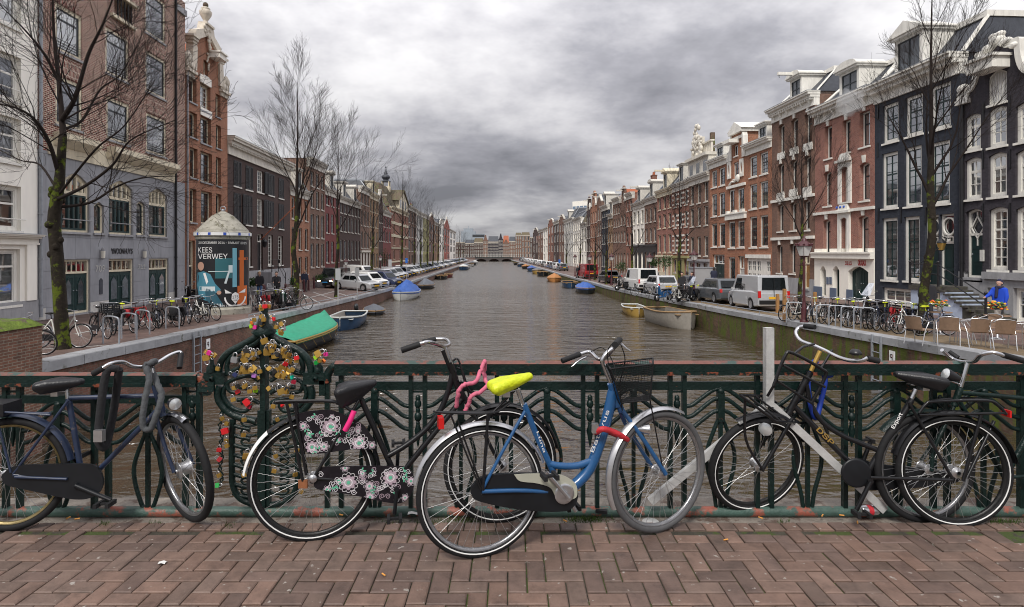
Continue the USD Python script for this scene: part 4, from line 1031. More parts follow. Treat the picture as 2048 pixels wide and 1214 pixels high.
# brown red house, three bays
h = House(1, 1544, 1629.5, 'brown_red_house', 'brown-red brick house with stone window sills beside the white ground floor house', wall='brick_brown')
W = h.W
for r in (((1557, 1569, 249, 305), (1582, 1596, 237, 295), (1609, 1624, 225, 286)), ((1556, 1568, 328, 385), (1581, 1594, 320, 378), (1608, 1622, 312, 374)), ((1555, 1567, 409, 463), (1580, 1593, 405, 461), (1606, 1620, 400, 460)), ((1554, 1565, 490, 546), (1579, 1591, 488, 547))):
 for q in r:
  h.win(*q, arch=.1, fw=.1, recess=.24, nx=1, rail=.66, sash='sash_dark', sill='white_paint')
  u0, u1, z0, z1 = h.rect(*q); c = (u0 + u1) / 2
  m = MB(); m.box(c - .12, c + .12, -.08, -.003, z1 + .02, z1 + .42); put('keystone', m, 'white_paint', h.path)
  if q[3] < 400: m = MB(); m.box(u0 - .1, u1 + .1, -.07, -.003, z0 - .5, z0 - .11); put('sill_block', m, 'white_paint', h.path)
for y in (396, 476): z = h.z(1590, y); m = MB(); m.box(-.02, W + .02, -.12, -.004, z - .1, z + .1); put('string_course', m, 'white_paint', h.path)
zg = h.z(1590, 556)
u0, u1, z0, z1 = h.rect(1606, 1620, 500, 590); h.door(u0, u1, .5, z1, look_='wood_warm', light=.35, frame='cream')
zc0, zc1 = (h.z(1546, 246) + h.z(1632, 207)) / 2, (h.z(1540, 222) + h.z(1636, 181)) / 2
h.front(sbox(0, zg, W, zc0)); h.front(sbox(0, -.3, W, zg - .003), 'stone_grey', name='basement', y0=-.05)
h.body(zc1 - .05); h.cornice(zc0, zc1, proj=.6, brackets=6, frieze=.55, dent=1)
h.mansard(zc1, h.z(1600, 150) - zc1, back=1.6); u0, u1 = h.uz(1580, 0)[0], h.uz(1603, 0)[0]; h.dormer(u0, u1, zc1 + .02, h.z(1595, 155), y=0, depth=2.2, pedim='arc', hoist=True)

# orange red house of three parts with a neck gable in the middle
h = House(1, 1419, 1543.5, 'wide_red_house', 'wide orange-red house with a tall neck gable between two white cornices', wall='brick_orange')
W = h.W
G = [(1423, 1434, 341, 375), (1438, 1450, 335, 371), (1423, 1434, 388, 433), (1438, 1450, 385, 431), (1423, 1434, 447, 494), (1438, 1450, 446, 493),
     (1458, 1469, 379, 426), (1475, 1488, 376, 423), (1457, 1470, 443, 496), (1475, 1489, 441, 495), (1457, 1470, 514, 565),
     (1499, 1514, 312, 354), (1520, 1536, 304, 348), (1499, 1514, 368, 418), (1520, 1536, 362, 414), (1499, 1514, 433, 495), (1520, 1536, 430, 494)]
for q in G: h.win(*q, fw=.12, nx=3, rows=(.2, .4, .75) if q[3] < 380 else (.25, .5, .75), rail=.55, recess=.10, sash='sash_dark', bw=.028)
h.win(1467, 1477, 324, 357, fw=.12, nx=2, rows=(.3,), rail=.6, recess=.1); h.win(1468, 1476, 290, 312, fw=.1, recess=.1)
u0, u1, z0, z1 = h.rect(1425, 1449, 509, 572); h.door(u0, u1, .05, z1, two=True, light=.3, fannx=3, frame='white_paint')
u0, u1, z0, z1 = h.rect(1476, 1489, 512, 572); h.door(u0, u1, .2, z1, light=.42, look_='stone_light')
u0, u1, z0, z1 = h.rect(1494, 1541, 509, 575); g = h.hole(u0, u1, .05, z1 - .3)
m = MB(); pcs = []; n = 5
for i in range(n):
 a, b = u0 + (u1 - u0) * i / n, u0 + (u1 - u0) * (i + 1) / n
 if i == 3: continue
 for za, zc in ((1.0, z1 * .46), (z1 * .55, z1 - .55)):
  c = sbox(a + .12, za, b - .12, zc); pcs.append(c)
lights = unary_union(pcs); pr(m, g.difference(lights), .06, .14)
for c in pcs:
 x0, y0, x1, y1 = c.bounds; pr(m, unary_union([sbox((x0 + x1) / 2 - .02, y0, (x0 + x1) / 2 + .02, y1), sbox(x0, (y0 + y1) / 2 - .02, x1, (y0 + y1) / 2 + .02)]), .07, .13)
gd = put('garage_door', m, 'white_paint', h.path); m = MB(); pr(m, lights, .11, .115, front_only=True); put('pane', m, 'far_pane', gd)
m = MB(); m.box(u0 - .1, u1 + .05, -.12, .3, z1 - .297, z1); put('garage_lintel', m, 'white_paint', h.path)
ua, ub = h.uz(1455, 0)[0], h.uz(1492, 0)[0]; zl0, zl1 = h.z(1435, 333), h.z(1435, 317); zr0, zr1 = h.z(1515, 303), h.z(1515, 283)
na, nb = h.uz(1464, 0)[0], h.uz(1486, 0)[0]; zn = h.z(1474, 262); zs = h.z(1474, 316)
P = Polygon([(0, -.3), (W, -.3), (W, zr0), (ub, zr0), (ub, zs), (nb, zs), (nb, zn), (na, zn), (na, zs), (ua, zs), (ua, zl0), (0, zl0)])
h.front(P); h.body(min(zl1, zr1) - .3)
m = MB(); pr(m, Polygon([(ub, zr0 - .5), (W, zr0 - .5), (W, zr1 - .1), (ub, zr1 - .1)]), .34, 8.8); put('side_wall', m, h.wall, h.path)
h.cornice(zl0, zl1, 0, ua - .05, proj=.45); h.cornice(zr0, zr1, ub + .05, W, proj=.5)
m = MB(); m.box(na - .2, nb + .2, -.3, 2.5, zn - .25, zn + .02); pr(m, Polygon([(na - .35, zn + .023), (nb + .35, zn + .023), ((na + nb) / 2, zn + .75)]), -.3, 2.5); m.box(na - .1, nb + .1, -.1, .2, zn - .75, zn - .5); put('pediment', m, 'white_paint', h.path)
m = MB(); m.box(na, nb, .34, 2.5, zs - .5, zn - .26); put('neck', m, h.wall, h.path)
for sg, a, e in ((-1, na, ua), (1, nb, ub)):
 m = MB(); pr(m, Polygon([(a, zs - .1), (a, zs + 2.2), (a + sg * .25, zs + 1.7), (a + sg * .3, zs + .9), (e, zs + .35), (e, zs - .1)]).buffer(0), -.12, .3); put('claw_piece', m, 'white_paint', h.path)
 u, z = h.uz(1459 if sg < 0 else 1484, 341 if sg < 0 else 335); m = MB(); el = shapely.affinity.scale(shapely.Point(u, z).buffer(1, 16), .28, .62); pr(m, sbox(u - .34, z - .75, u + .34, z + .75).difference(el.buffer(-.1)), -.09, -.003); put('oval_ornament', m, 'white_paint', h.path)
z = h.z(1472, 434); m = MB(); m.box(ua - .1, ub + .1, -.22, -.003, z - .2, z + .25); m.box(ua - .18, ub + .18, -.3, -.003, z + .253, z + .36)
for t in (.1, .5, .9): m.box(ua + (ub - ua) * t - .2, ua + (ub - ua) * t + .2, -.25, -.003, z + .363, z + .6)
put('carved_lintel', m, 'white_paint', h.path)
z = h.z(1474, 372); m = MB(); m.box(ua, ub, -.14, -.003, z - .1, z + .14); put('string_course', m, 'white_paint', h.path)
z = h.z(1474, 365); c = (na + nb) / 2; m = MB(); p = [(c + sx * dx, -.1, z + dz) for sx, dx, dz in ((-1, 1.4, -.1), (-1, .9, .15), (-1, .4, .1), (1, 0, .25), (1, .4, .6))]; m.tube(spline(p, 4), .09, 6); m.ball((c + .3, -.1, z + .35), .3, 2, (1, .5, 1.1)); put('carved_angel', m, 'white_paint', h.path)
u, z = h.uz(1473, 281); m = MB(); m.box(u - .8, u + .5, -.9, 0, z - .25, z + .05); put('hoist_housing', m, 'white_paint', h.path)
u0, u1 = h.uz(1512, 0)[0], h.uz(1529, 0)[0]; h.dormer(u0, u1, zr1 + .02, h.z(1518, 252), y=.2, depth=2.4, pedim='flat'); h.mansard(zr1, h.z(1530, 254) - zr1 - .3, ub + .3, W, back=1.3)
u0, u1 = h.uz(1429, 0)[0], h.uz(1443, 0)[0]; h.dormer(u0, u1, zl1 + .02, h.z(1436, 292), y=.2, depth=2.4, pedim='flat'); h.mansard(zl1, h.z(1440, 288) - zl1 - .2, 0, ua - .2, back=1.2)
m = MB(); m.add(np.array([(nb, .4, zs + .3), (ub + 1.6, .9, zs + .1), (ub + 1.6, 5, zs + 2.6), (nb, 5, zs + 2.8)]), [[0, 1, 2, 3]]); put('tiled_roof', m, 'tile_brown', h.path)

# steam drifting from the cornice of the pink house
def _steam(): return usdkit.material(stage, '/World/Looks/steam', {'v': ('principled_volume', {'color': (.95, .95, .95), 'density': .55})}, [], volume='v.volume')
_spec['steam'] = _steam
c = at(1700, 205, 32.5); m = MB(); s_ = trimesh.creation.icosphere(3, 1.0); v = np.asarray(s_.vertices); v = v * (.7, .7, .75) * (.75 + .5 * meshkit.noise(v * 2.2, 3))[:, None]; m.add(v + c, s_.faces)
put('steam', m, 'steam', label='small wisp of white steam in front of the pink house cornice', cat='steam', kind='stuff')

#the long rows of houses further along both banks
def row_house(side, x0, x1, ytop, name, label, wall, cols, rows, top='cornice', ground=None, shop=None, frame='row_white', dorm=0, roofcol='slate', group=None, white_base=None, fw=.11, gw=None, roof_y=None, wfrac=.56, chim=False, stripe=None, hoist=False, ytop_is_eave=True):
 """ytop: the eave in the photograph at the middle of the front; rows: (top, bottom) of each row of windows there, or a count."""
 h = House(side, x0, x1, name, label, wall=wall, group=group)
 W, xm = h.W, (x0 + x1) / 2
 H = h.z(xm, ytop)
 if isinstance(rows, int):
  g0 = 3.3; n = rows; hh = (H - g0 - .9) / n
  rr = [(g0 + i * hh + .35, g0 + (i + 1) * hh - .28) for i in range(n)][::-1]
 else: rr = [tuple(sorted((h.z(xm, b), h.z(xm, a)))) for a, b in rows]
 cw = W / cols; ww = cw * wfrac
 mid = h.D > 70
 nb = dict(nx=2, rows=(.3,), rail=.6) if h.D < 110 else dict(nx=2)
 for z0, z1 in rr:
  for c in range(cols):
   u = cw * (c + .5); h.fill(h.hole(u - ww / 2, u + ww / 2, z0, z1), frame=frame, fw=fw, recess=.12, sill=frame, **nb)
   if stripe:
    m = MB()
    for k in np.arange(z0 + .2, z1, .55): m.box(u - ww / 2 - .3, u - ww / 2 - .005, -.05, -.003, k, k + .2); m.box(u + ww / 2 + .005, u + ww / 2 + .3, -.05, -.003, k, k + .2)
    put('stone_band_row', m, stripe, h.path, kind='stuff')
 # ground floor: a door and windows, or a shop front
 zg = rr[-1][0] - .55
 gz1 = min(zg - .15, 3.2)
 if gz1 > 2.0:
  for c in range(cols):
   u = cw * (c + .5)
   if c == (cols - 1 if side > 0 else 0): h.door(u - .5, u + .5, .12, gz1, light=.3, look_=['dark_green_paint', 'black_paint', 'wood_warm'][int(x0) % 3], frame=frame)
   else: h.fill(h.hole(u - ww / 2, u + ww / 2, .8, gz1), frame=frame, fw=fw, recess=.12, sill=frame, **nb)
 if top == 'cornice':
  hc = max(.8, H * .075); h.front(sbox(0, -.3, W, H - hc)); h.body(H - .1); h.cornice(H - hc, H, proj=.4, look_=frame, frieze=.55)
  if roof_y: h.mansard(H + .02, max(.6, h.z(xm, roof_y) - H), look_=roofcol, back=1.4, cap='zinc')
 elif top in ('neck', 'step', 'bell', 'spout'):
  hs = H; a = W * .27 if top != 'spout' else W * .12; hp = (h.z(xm, roof_y) - H) if roof_y else W * .75
  if top == 'neck': P = [(0, -.3), (W, -.3), (W, hs), (W - a, hs + hp * .12), (W - a, hs + hp * .8), (W / 2 + a * .5, hs + hp * .86), (W / 2, hs + hp), (W / 2 - a * .5, hs + hp * .86), (a, hs + hp * .8), (a, hs + hp * .12), (0, hs)]
  elif top == 'step':
   P = [(0, -.3), (W, -.3)]; n = 4
   for k in range(n): P += [(W - W * .42 * k / n, hs + hp * k / n), (W - W * .42 * k / n - .001, hs + hp * (k + 1) / n)]
   P += [(W * .42 * k / n + .001, hs + hp * (k + 1) / n) for k in [n - 1]]
   for k in reversed(range(n)): P += [(W * .42 * k / n, hs + hp * (k + 1) / n), (W * .42 * k / n, hs + hp * k / n)]
  elif top == 'bell': P = [(0, -.3), (W, -.3), (W, hs)] + [(W * (1 - .30 * t - .06 * math.sin(t * PI * 2)), hs + hp * .75 * t) for t in np.linspace(.05, 1, 8)] + [(W / 2 + W * .2 * math.cos(t), hs + hp * .75 + hp * .25 * math.sin(t)) for t in np.linspace(0, PI, 9)] + [(W * (.30 * t + .06 * math.sin(t * PI * 2)), hs + hp * .75 * t) for t in np.linspace(1, .05, 8)] + [(0, hs)]
  else: P = [(0, -.3), (W, -.3), (W, hs), (W / 2 + .5, hs + hp * .85), (W / 2 + .5, hs + hp), (W / 2 - .5, hs + hp), (W / 2 - .5, hs + hp * .85), (0, hs)]
  g = Polygon(P).buffer(0)
  if hp > 1.6: h.fill(h.hole(W / 2 - .45, W / 2 + .45, hs + hp * .22, hs + hp * .22 + 1.0), frame=frame, fw=.1, recess=.1, sill=None)
  h.front(g); h.body(hs - .1)
  pk = hs + hp * .8; m = MB(); m.add(np.array([(0, .34, hs - .1), (W / 2, .34, pk), (W / 2, 9, pk), (0, 9, hs - .1)]), [[0, 1, 2, 3]]); m.add(np.array([(W / 2, .34, pk), (W, .34, hs - .1), (W, 9, hs - .1), (W / 2, 9, pk)]), [[0, 1, 2, 3]]); m.add(np.array([(0, 9, hs - .1), (W / 2, 9, pk), (W, 9, hs - .1)]), [[0, 1, 2]])
  put('pitched_roof', m, roofcol, h.path)
  m = MB()
  if top == 'neck': 
   m.box(W / 2 - W / 2 + a - .1, W - a + .1, -.2, .3, hs + hp * .78, hs + hp * .84); m.box(-.02, a - .05, -.15, .3, hs - .02, hs + .22); m.box(W - a + .05, W + .02, -.15, .3, hs - .02, hs + .22)
   pr(m, Polygon([(a - .02, hs + .25), (a - .02, hs + hp * .5), (a - .4, hs + .5), (0.1, hs + .25)]), -.08, .25); pr(m, Polygon([(W - a + .02, hs + .25), (W - a + .02, hs + hp * .5), (W - a + .4, hs + .5), (W - .1, hs + .25)]), -.08, .25)
  else: ls = shapely.LineString(P[2:]); pr(m, ls.buffer(.11, cap_style=2).difference(g.buffer(-.22)), -.09, .36)
  put('gable_trim', m, frame, h.path)
  m = MB(); m.box(W / 2 - .08, W / 2 + .08, -1.1, -.003, hs + hp * .66, hs + hp * .66 + .2); put('hoist_beam', m, frame, h.path)
 for k in range(dorm):
  u = W * (k + .5) / dorm if dorm > 1 else W * .5
  h.dormer(u - .75, u + .75, H + .03, H + 1.9, y=.1, depth=2.4, nx=2, rows=(), pedim=('tri', 'flat', 'arc')[int(x0 + k) % 3], hoist=hoist, look_=frame)
 if white_base: m = MB(); g = sbox(.003, -.28, W - .003, zg).difference(unary_union(h.holes)); pr(m, g, -.05, -.003); m.box(-.05, W + .05, -.2, -.003, zg + .003, zg + .25); put('ground_floor', m, white_base, h.path)
 if chim: h.chimney(W * .3, 4, H + .5, 2.2)
 return h
LL = 'houses along the left bank'; RR = 'houses along the right bank'
L_ = [
 # x0, x1, eave y, label, wall, columns, rows, options
 (580, 619, 379, 'orange-brown brick house with dark attic beside the brown shuttered house', 'brick_orange', 3, [(398, 440), (456, 500)], dict(roof_y=330, dorm=1, roofcol='tile_brown', wfrac=.5)),
 (619, 650, 322, 'tall brown brick house with four rows of windows behind the left bank tree', 'brick_brown', 3, [(347, 376), (383, 418), (430, 476), (487, 534)], dict()),
 (650, 679, 380, 'deep red painted house with a low dormer on the left bank', 'paint_red', 3, [(391, 413), (429, 467), (483, 525)], dict(dorm=1, roof_y=352)),
 (679, 721, 399, 'dark plum house with a long white cornice and two dormers', 'brick_plum', 6, [(408, 430), (436, 465), (481, 520)], dict(roof_y=372, dorm=2)),
 (721, 739, 375, 'narrow brown house with white cornice past the plum house', 'brick_brown', 3, [(386, 410), (422, 452), (464, 497)], dict(white_base='offwhite')),
 (739, 757, 388, 'ochre stone house with a deep bracketed cornice on the left bank', 'brick_ochre', 3, [(402, 425), (431, 455), (463, 495)], dict(frame='cream', roof_y=366, dorm=1)),
 (757, 766, 412, 'very narrow dark house with a pointed gable on the left bank', 'brick_plum', 2, [(424, 446), (456, 482)], dict(top='spout', roof_y=380)),
 (766, 782, 424, 'bright red house with a dark hipped roof on the left bank', 'paint_red', 3, [(436, 455), (463, 484)], dict(roof_y=402, roofcol='tile_brown')),
]
for x0, x1, y, lab, wl, c, r, o in L_: row_house(-1, x0, x1, y, 'canal_house', lab, wl, c, r, group=LL, **o)
row_house(-1, 816, 833, 414, 'canal_house', 'brown brick house with white cornice just past the onion tower house', 'brick_brown', 3, 3, group=LL, chim=True)
row_house(-1, 833, 846, 424, 'canal_house', 'grey stone house with flat cornice left of the yellow house', 'stone_light', 3, 3, group=LL)
mat('paint_yellow', (.30, .28, .12), .7, var=.2); mat('paint_salmon', (.34, .10, .07), .7, var=.2)
row_house(-1, 846, 858, 430, 'canal_house', 'yellow-green painted house with a brick chimney on the left bank', 'paint_yellow', 3, 3, group=LL, chim=True)
row_house(-1, 858, 869, 440, 'canal_house', 'brown house with a steep dark gable, second past the yellow house', 'brick_brown', 2, 3, top='spout', roof_y=426, group=LL)
row_house(-1, 869, 879, 446, 'canal_house', 'ochre brick house with a light grey roof on the left bank', 'brick_ochre', 2, 3, roof_y=436, roofcol='zinc', group=LL)
row_house(-1, 879, 888, 450, 'canal_house', 'white house with a bell gable beside the salmon house', 'plaster_white', 2, 3, top='bell', roof_y=438, group=LL)
row_house(-1, 888, 899, 452, 'canal_house', 'salmon red house with white bands and a hoist beam', 'paint_salmon', 2, 3, top='spout', roof_y=434, stripe='white_paint', group=LL)
row_house(-1, 899, 911, 461, 'canal_house', 'last house of the left row, white with a dark cornice', 'plaster_white', 2, 3, group=LL)
# house with an onion tower
h = House(-1, 782, 816, 'tower_house', 'ornate banded brick house with green roof and onion domed turret', wall='brick_red')
W = h.W; H = h.z(800, 420); cw = W / 3
for (a, b) in ((430, 446), (452, 470), (476, 492), (500, 518)):
 z0, z1 = h.z(800, b), h.z(800, a)
 for c in range(3): u = cw * (c + .5); h.fill(h.hole(u - .75, u + .75, z0, z1), frame='cream', fw=.14, recess=.14, nx=2, sill='cream')
 m = MB(); m.box(0, W, -.09, -.003, z1 + .2, z1 + .5); put('stone_band', m, 'cream', h.path); m = MB(); m.box(0, W, -.09, -.003, z0 - .6, z0 - .3); put('stone_band', m, 'cream', h.path)
h.front(sbox(0, -.3, W, H)); h.body(H - .1); h.cornice(H - .8, H, proj=.5, look_='cream')
rz = h.z(800, 374)
m = MB(); m.hexa([(0, .2, H), (W, .2, H), (W, 9, H), (0, 9, H), (W * .12, 2.8, rz), (W * .88, 2.8, rz), (W * .88, 6, rz), (W * .12, 6, rz)]); put('steep_roof', m, 'tile_brown', h.path)
gz = h.z(808, 384); m = MB(); g = Polygon([(W * .42, H), (W * .96, H), (W * .96, H + 2), (W * .69, gz), (W * .42, H + 2)]); pr(m, g, -.05, 3.0); put('gable', m, 'cream', h.path)
m = MB(); pr(m, Polygon([(W * .38, H + 1.9), (W * .69, gz - .05), (W * 1.0, H + 1.9), (W * .69, gz + .35)]), -.3, 3.1); put('gable_roof', m, 'tile_brown', h.path)
for k in range(3): m = MB(); m.box(W * (.48 + .15 * k), W * (.55 + .15 * k), -.075, -.053, H + .5, H + 2.2); put('window', m, 'far_pane', h.path)
u, z = h.uz(802, 374); s = (z - h.z(802, 330)) / -8.0
m = MB(); hgt = h.z(802, 330) - rz
def tp(r, t): return (r * hgt / 8.6, t * hgt)
y = 3.2
m = MB(); m.box(u - .9, u + .9, y - .9, y + .9, rz - 1.2, rz + .2)
for a in (-1, 1):
 for b in (-1, 1): m.tube([(u + a * .7, y + b * .7, rz), (u + a * .7, y + b * .7, rz + hgt * .26)], .13, 6)
put('turret', m, 'cream', h.path)
m = MB(); m.lathe([(x, rz + zz) for x, zz in (tp(1.85, .25), tp(1.9, .28), tp(.9, .33), tp(.95, .35), tp(1.5, .42), tp(1.62, .47), tp(1.3, .53), tp(.6, .58), tp(.75, .63), tp(.45, .68), tp(.2, .80), tp(.05, .90), tp(.02, 1.0))], (u, y, 0), 16); m.ball((u, y, rz + hgt * .9), .18, 1); put('onion_dome', m, 'slate', h.path)

R_ = [
 (1378, 1419, 350, 'ornate brown brick house with a stone balustrade and carved crest', 'brick_brown', 3, [(366, 406), (414, 452), (473, 512)], dict(white_base='stone_grey', dorm=0)),
 (1345, 1378, 365, 'brick house banded with white stone blocks and a round-topped dormer', 'brick_red', 3, [(382, 412), (424, 455), (468, 506)], dict(stripe='white_paint', dorm=1, roof_y=330, white_base='paint_yellow')),
 (1314, 1345, 378, 'pinkish brick house with cream windows and hoist dormer on the right bank', 'brick_pink', 3, [(392, 418), (428, 456), (469, 505)], dict(dorm=1, roof_y=350, hoist=True, frame='cream', white_base='cream')),
 (1289, 1314, 395, 'brown house with three white windows above a dark shop front', 'brick_brown', 3, [(416, 444), (456, 484)], dict(dorm=1, roof_y=372, white_base='black_paint')),
 (1265, 1289, 405, 'white plastered house with a white hoist dormer above a dark shop', 'plaster_white', 3, [(422, 448), (458, 486)], dict(dorm=1, roof_y=382, hoist=True, white_base='black_paint')),
 (1252, 1265, 386, 'tall narrow red house with a deep white cornice next to the white house', 'brick_red', 2, [(400, 422), (433, 452), (466, 490)], dict(chim=True)),
 (1240, 1252, 404, 'brown neck-gabled house with round stone ornaments', 'brick_brown', 2, [(430, 450), (462, 484)], dict(top='neck', roof_y=371, roofcol='tile_orange')),
 (1226, 1240, 396, 'dark brown house with cornice and orange roof on the right bank', 'brick_brown', 3, [(412, 428), (438, 454), (464, 484)], dict(roofcol='tile_orange', roof_y=386)),
 (1216, 1226, 428, 'low ochre house with one dormer between taller houses', 'brick_ochre', 2, [(436, 452), (464, 484)], dict(dorm=1, roof_y=418)),
 (1203, 1216, 411, 'blue-black house with white cornice and white windows', 'brick_blueblack', 3, [(420, 434), (442, 456), (466, 488)], dict(dorm=1, roof_y=400)),
 (1194, 1203, 404, 'brown spout-gabled house with a long hoist beam', 'brick_brown', 2, 3, dict(top='spout', roof_y=390)),
 (1181, 1194, 412, 'bright orange brick house with a tall stepped neck gable', 'brick_orange', 3, 3, dict(top='neck', roof_y=381)),
 (1173, 1181, 420, 'dark brown house with a black neck gable on the right bank', 'brick_plum', 2, 3, dict(top='neck', roof_y=393)),
 (1162, 1173, 446, 'low white fronted house with a steep dark roof', 'plaster_white', 2, 2, dict(roof_y=420, roofcol='tile_brown')),
 (1146, 1162, 436, 'broad white house with cornice beyond the dark roofed house', 'plaster_white', 4, 3, dict(roof_y=424)),
 (1128, 1146, 438, 'pale grey house with a slate mansard roof on the right bank', 'stone_light', 4, 3, dict(roof_y=421, dorm=1)),
 (1118, 1128, 440, 'narrow brown house with a stepped gable in the distance', 'brick_brown', 2, 3, dict(top='step', roof_y=430)),
 (1107, 1118, 442, 'dark house with pale window frames, far along the right bank', 'brick_plum', 2, 3, dict()),
 (1096, 1107, 446, 'red brick house with bell gable, far along the right bank', 'brick_red', 2, 3, dict(top='bell', roof_y=437)),
 (1086, 1096, 456, 'white cornice house, third from the far end of the right row', 'plaster_white', 2, 3, dict()),
 (1076, 1086, 460, 'brown cornice house, second from the far end of the right row', 'brick_brown', 2, 3, dict(chim=True)),
 (1066, 1076, 466, 'plum house with stepped gable at the far end of the right row', 'brick_plum', 2, 2, dict(top='step', roof_y=456)),
]
for x0, x1, y, lab, wl, c, r, o in R_:
 h = row_house(1, x0, x1, y, 'canal_house', lab, wl, c, r, group=RR, **o)
 if x0 == 1378:      # stone attic with crest
  W = h.W; H = h.z(1398, 350); zt = h.z(1398, 318)
  m = MB(); m.box(0, W, -.1, 1.2, H + .03, zt); m.box(-.1, W + .1, -.45, 1.2, zt + .003, zt + .3)
  m.box(0, W, .1, .5, zt + .6 + .75, zt + .6 + .9)
  for k in range(14): u = W * (k + .5) / 14; m.box(u - .08, u + .08, .2, .4, zt + .3, zt + 1.35)
  put('attic', m, 'offwhite', h.path)
  for k in range(3): u = W * (k + .5) / 3; m = MB(); m.box(u - .45, u + .45, -.112, -.103, H + .2, zt - .4); put('window', m, 'far_pane', h.path)
  rng = np.random.default_rng(8); m = MB(); m.box(W * .3, W * .6, 0, .4, zt + .3, zt + 2.2)
  for k in range(34): t = rng.random(); m.ball((W * .45 + rng.normal(0, .8) * (1 - t * .7), -.05, zt + .4 + t * 3.1), .18 + .16 * rng.random(), 1, (1, .6, 1))
  put('carved_crest', m, 'offwhite', h.path)
  m = MB(); m.box(W * .74, W * .8, .6, 1.0, zt + .3, zt + 2.4); put('chimney', m, 'tile_brown', h.path)
# modern white block rising behind the far right row
h = House.__new__(House); h.setup(np.array([18.5, 176.]), np.array([23.5, 171.]), 'modern_block', 'modern white block with a glass storey behind the right row', 'building', 'plaster_white', None, 8, -1.8)
H = h.z(1160, 402); h.front(sbox(0, 0, h.W, H)); h.body(H)
for k in range(5): m = MB(); u = h.W * (k + .1) / 5; m.box(u, u + h.W * .16, -.05, -.003, H - 4.3, H - 1.5); put('window', m, 'far_glass', h.path)
mat('far_glass', (.16, .22, .30), .1)

#far bridge and the houses that close the view
mat('far_stone', (.07, .06, .058), .8, var=.2)
t = thing('arched_bridge', 'low dark bridge crossing the canal at its far end', 'bridge')
yb = 300.; xa, xb = wallL(yb) - 1, wallR(yb) + 1; zt = at(990, 515, yb)[2]
g = sbox(xa, WATER - .4, xb, zt); n = 3; w = (xb - xa) / n
for k in range(n): c = xa + w * (k + .5); g = g.difference(shapely.affinity.scale(shapely.Point(c, WATER - .4).buffer(1, 16), w * .42, (zt - WATER) * .86))
m = MB(); pr(m, g, yb, yb + 9); put('arches', m, 'far_stone', t)
m = MB(); m.box(xa - 6, xb + 6, yb - .1, yb + .1, zt + .95, zt + 1.08); m.box(xa - 6, xb + 6, yb - .15, yb + .2, zt + .002, zt + .2)
for k in np.arange(xa - 6, xb + 6, 1.5): m.box(k, k + .12, yb - .05, yb + .05, zt + .2, zt + .95)
put('railing', m, 'dark_green_paint', t)
m = MB(); m.box(-60, 50, 309.5, 345, -2.6, zt - .2); put('cross_street', m, 'street_brick', kind='structure')
def front_house(x0, x1, ytop, lab, wall, cols, rows, gable=None, roofc='slate', yd=345., roof=None):
 A = np.array([(x0 - HX) / F_PX * yd, yd]); B = np.array([(x1 - HX) / F_PX * yd, yd])
 h = House.__new__(House); h.setup(A, B, 'canal_house', lab, 'house', wall, 'houses closing the view beyond the far bridge', 8, -1.7)
 H = h.z((x0 + x1) / 2, ytop); W = h.W; hh = (H - 3.6) / rows
 for r in range(rows):
  for c in range(cols): u = W * (c + .5) / cols; h.fill(h.hole(u - W / cols * .27, u + W / cols * .27, 3.5 + r * hh + .2, 3.5 + (r + 1) * hh - .5), frame='offwhite', fw=.12, recess=.1, nx=1)
 for c in range(cols): u = W * (c + .5) / cols; h.fill(h.hole(u - W / cols * .27, u + W / cols * .27, .5, 3.0), frame='white_paint', fw=.16, recess=.1)
 g = sbox(0, -.3, W, H)
 if gable: zt_ = h.z((x0 + x1) / 2, gable); g = unary_union([g, Polygon([(W * .1, H - .01), (W * .9, H - .01), (W * .72, H + (zt_ - H) * .5), (W * .6, zt_), (W * .4, zt_), (W * .28, H + (zt_ - H) * .5)])])
 h.front(g); h.body(H - .1)
 if not gable: h.cornice(H - .6, H, proj=.3, look_='offwhite')
 if roof: zr = h.z((x0 + x1) / 2, roof); m = MB(); m.hexa([(0, .3, H), (W, .3, H), (W, 8, H), (0, 8, H), (.3, 3, zr), (W - .3, 3, zr), (W - .3, 5, zr), (.3, 5, zr)]); put('pitched_roof', m, roofc, h.path)
 return h
front_house(895, 912, 488, 'reddish house half hidden by bare trees at the far left end', 'brick_plum', 4, 3)
front_house(912, 930, 484, 'dark brown house left of the pale tower beyond the far bridge', 'brick_plum', 4, 3)
front_house(930, 948, 486, 'dark house below the pale tower beyond the far bridge', 'brick_plum', 4, 3, roof=479)
front_house(948, 966, 484, 'dark house with a brown roof right of the pale tower', 'brick_plum', 5, 3, roof=476, roofc='tile_brown')
front_house(966, 976, 480, 'narrow gabled brown house left of the middle of the far row', 'brick_brown', 3, 3, gable=470)
front_house(976, 997, 483, 'wide black house with rows of white windows over the far bridge', 'brick_black', 7, 4, roof=472)
front_house(997, 1006, 478, 'black and white house with a pointed bell gable over the far bridge', 'brick_black', 3, 4, gable=467)
front_house(1006, 1018, 486, 'small brown house with an orange roof beyond the far bridge', 'brick_brown', 3, 3, gable=479, roof=471, roofc='tile_orange')
front_house(1018, 1031, 482, 'grey stone house right of the orange roofed house', 'brick_brown', 4, 3, roof=473)
front_house(1031, 1043, 470, 'tall brown house with a pale bay right of the far bridge', 'brick_brown', 3, 4, roof=465, roofc='tile_brown')
front_house(1043, 1060, 470, 'tall blank brownish house at the right end of the far row', 'brick_brown', 3, 3, roof=464, roofc='tile_brown')
front_house(1060, 1085, 474, 'dark house partly behind the end of the right row', 'brick_plum', 5, 3)
mat('haze_glass', (.30, .34, .38), .5)
t = thing('office_tower', 'pale blue office tower far beyond the houses', 'tower', at(937, 506, 900) * (1, 1, 0))
m = MB(); m.box(-11, 11, -9, 9, -2, at(0, 463, 900)[2]); m.box(-7, 7, -8, 8, at(0, 463, 900)[2] + .01, at(0, 457, 900)[2]); put('tower_body', m, 'haze_glass', t)
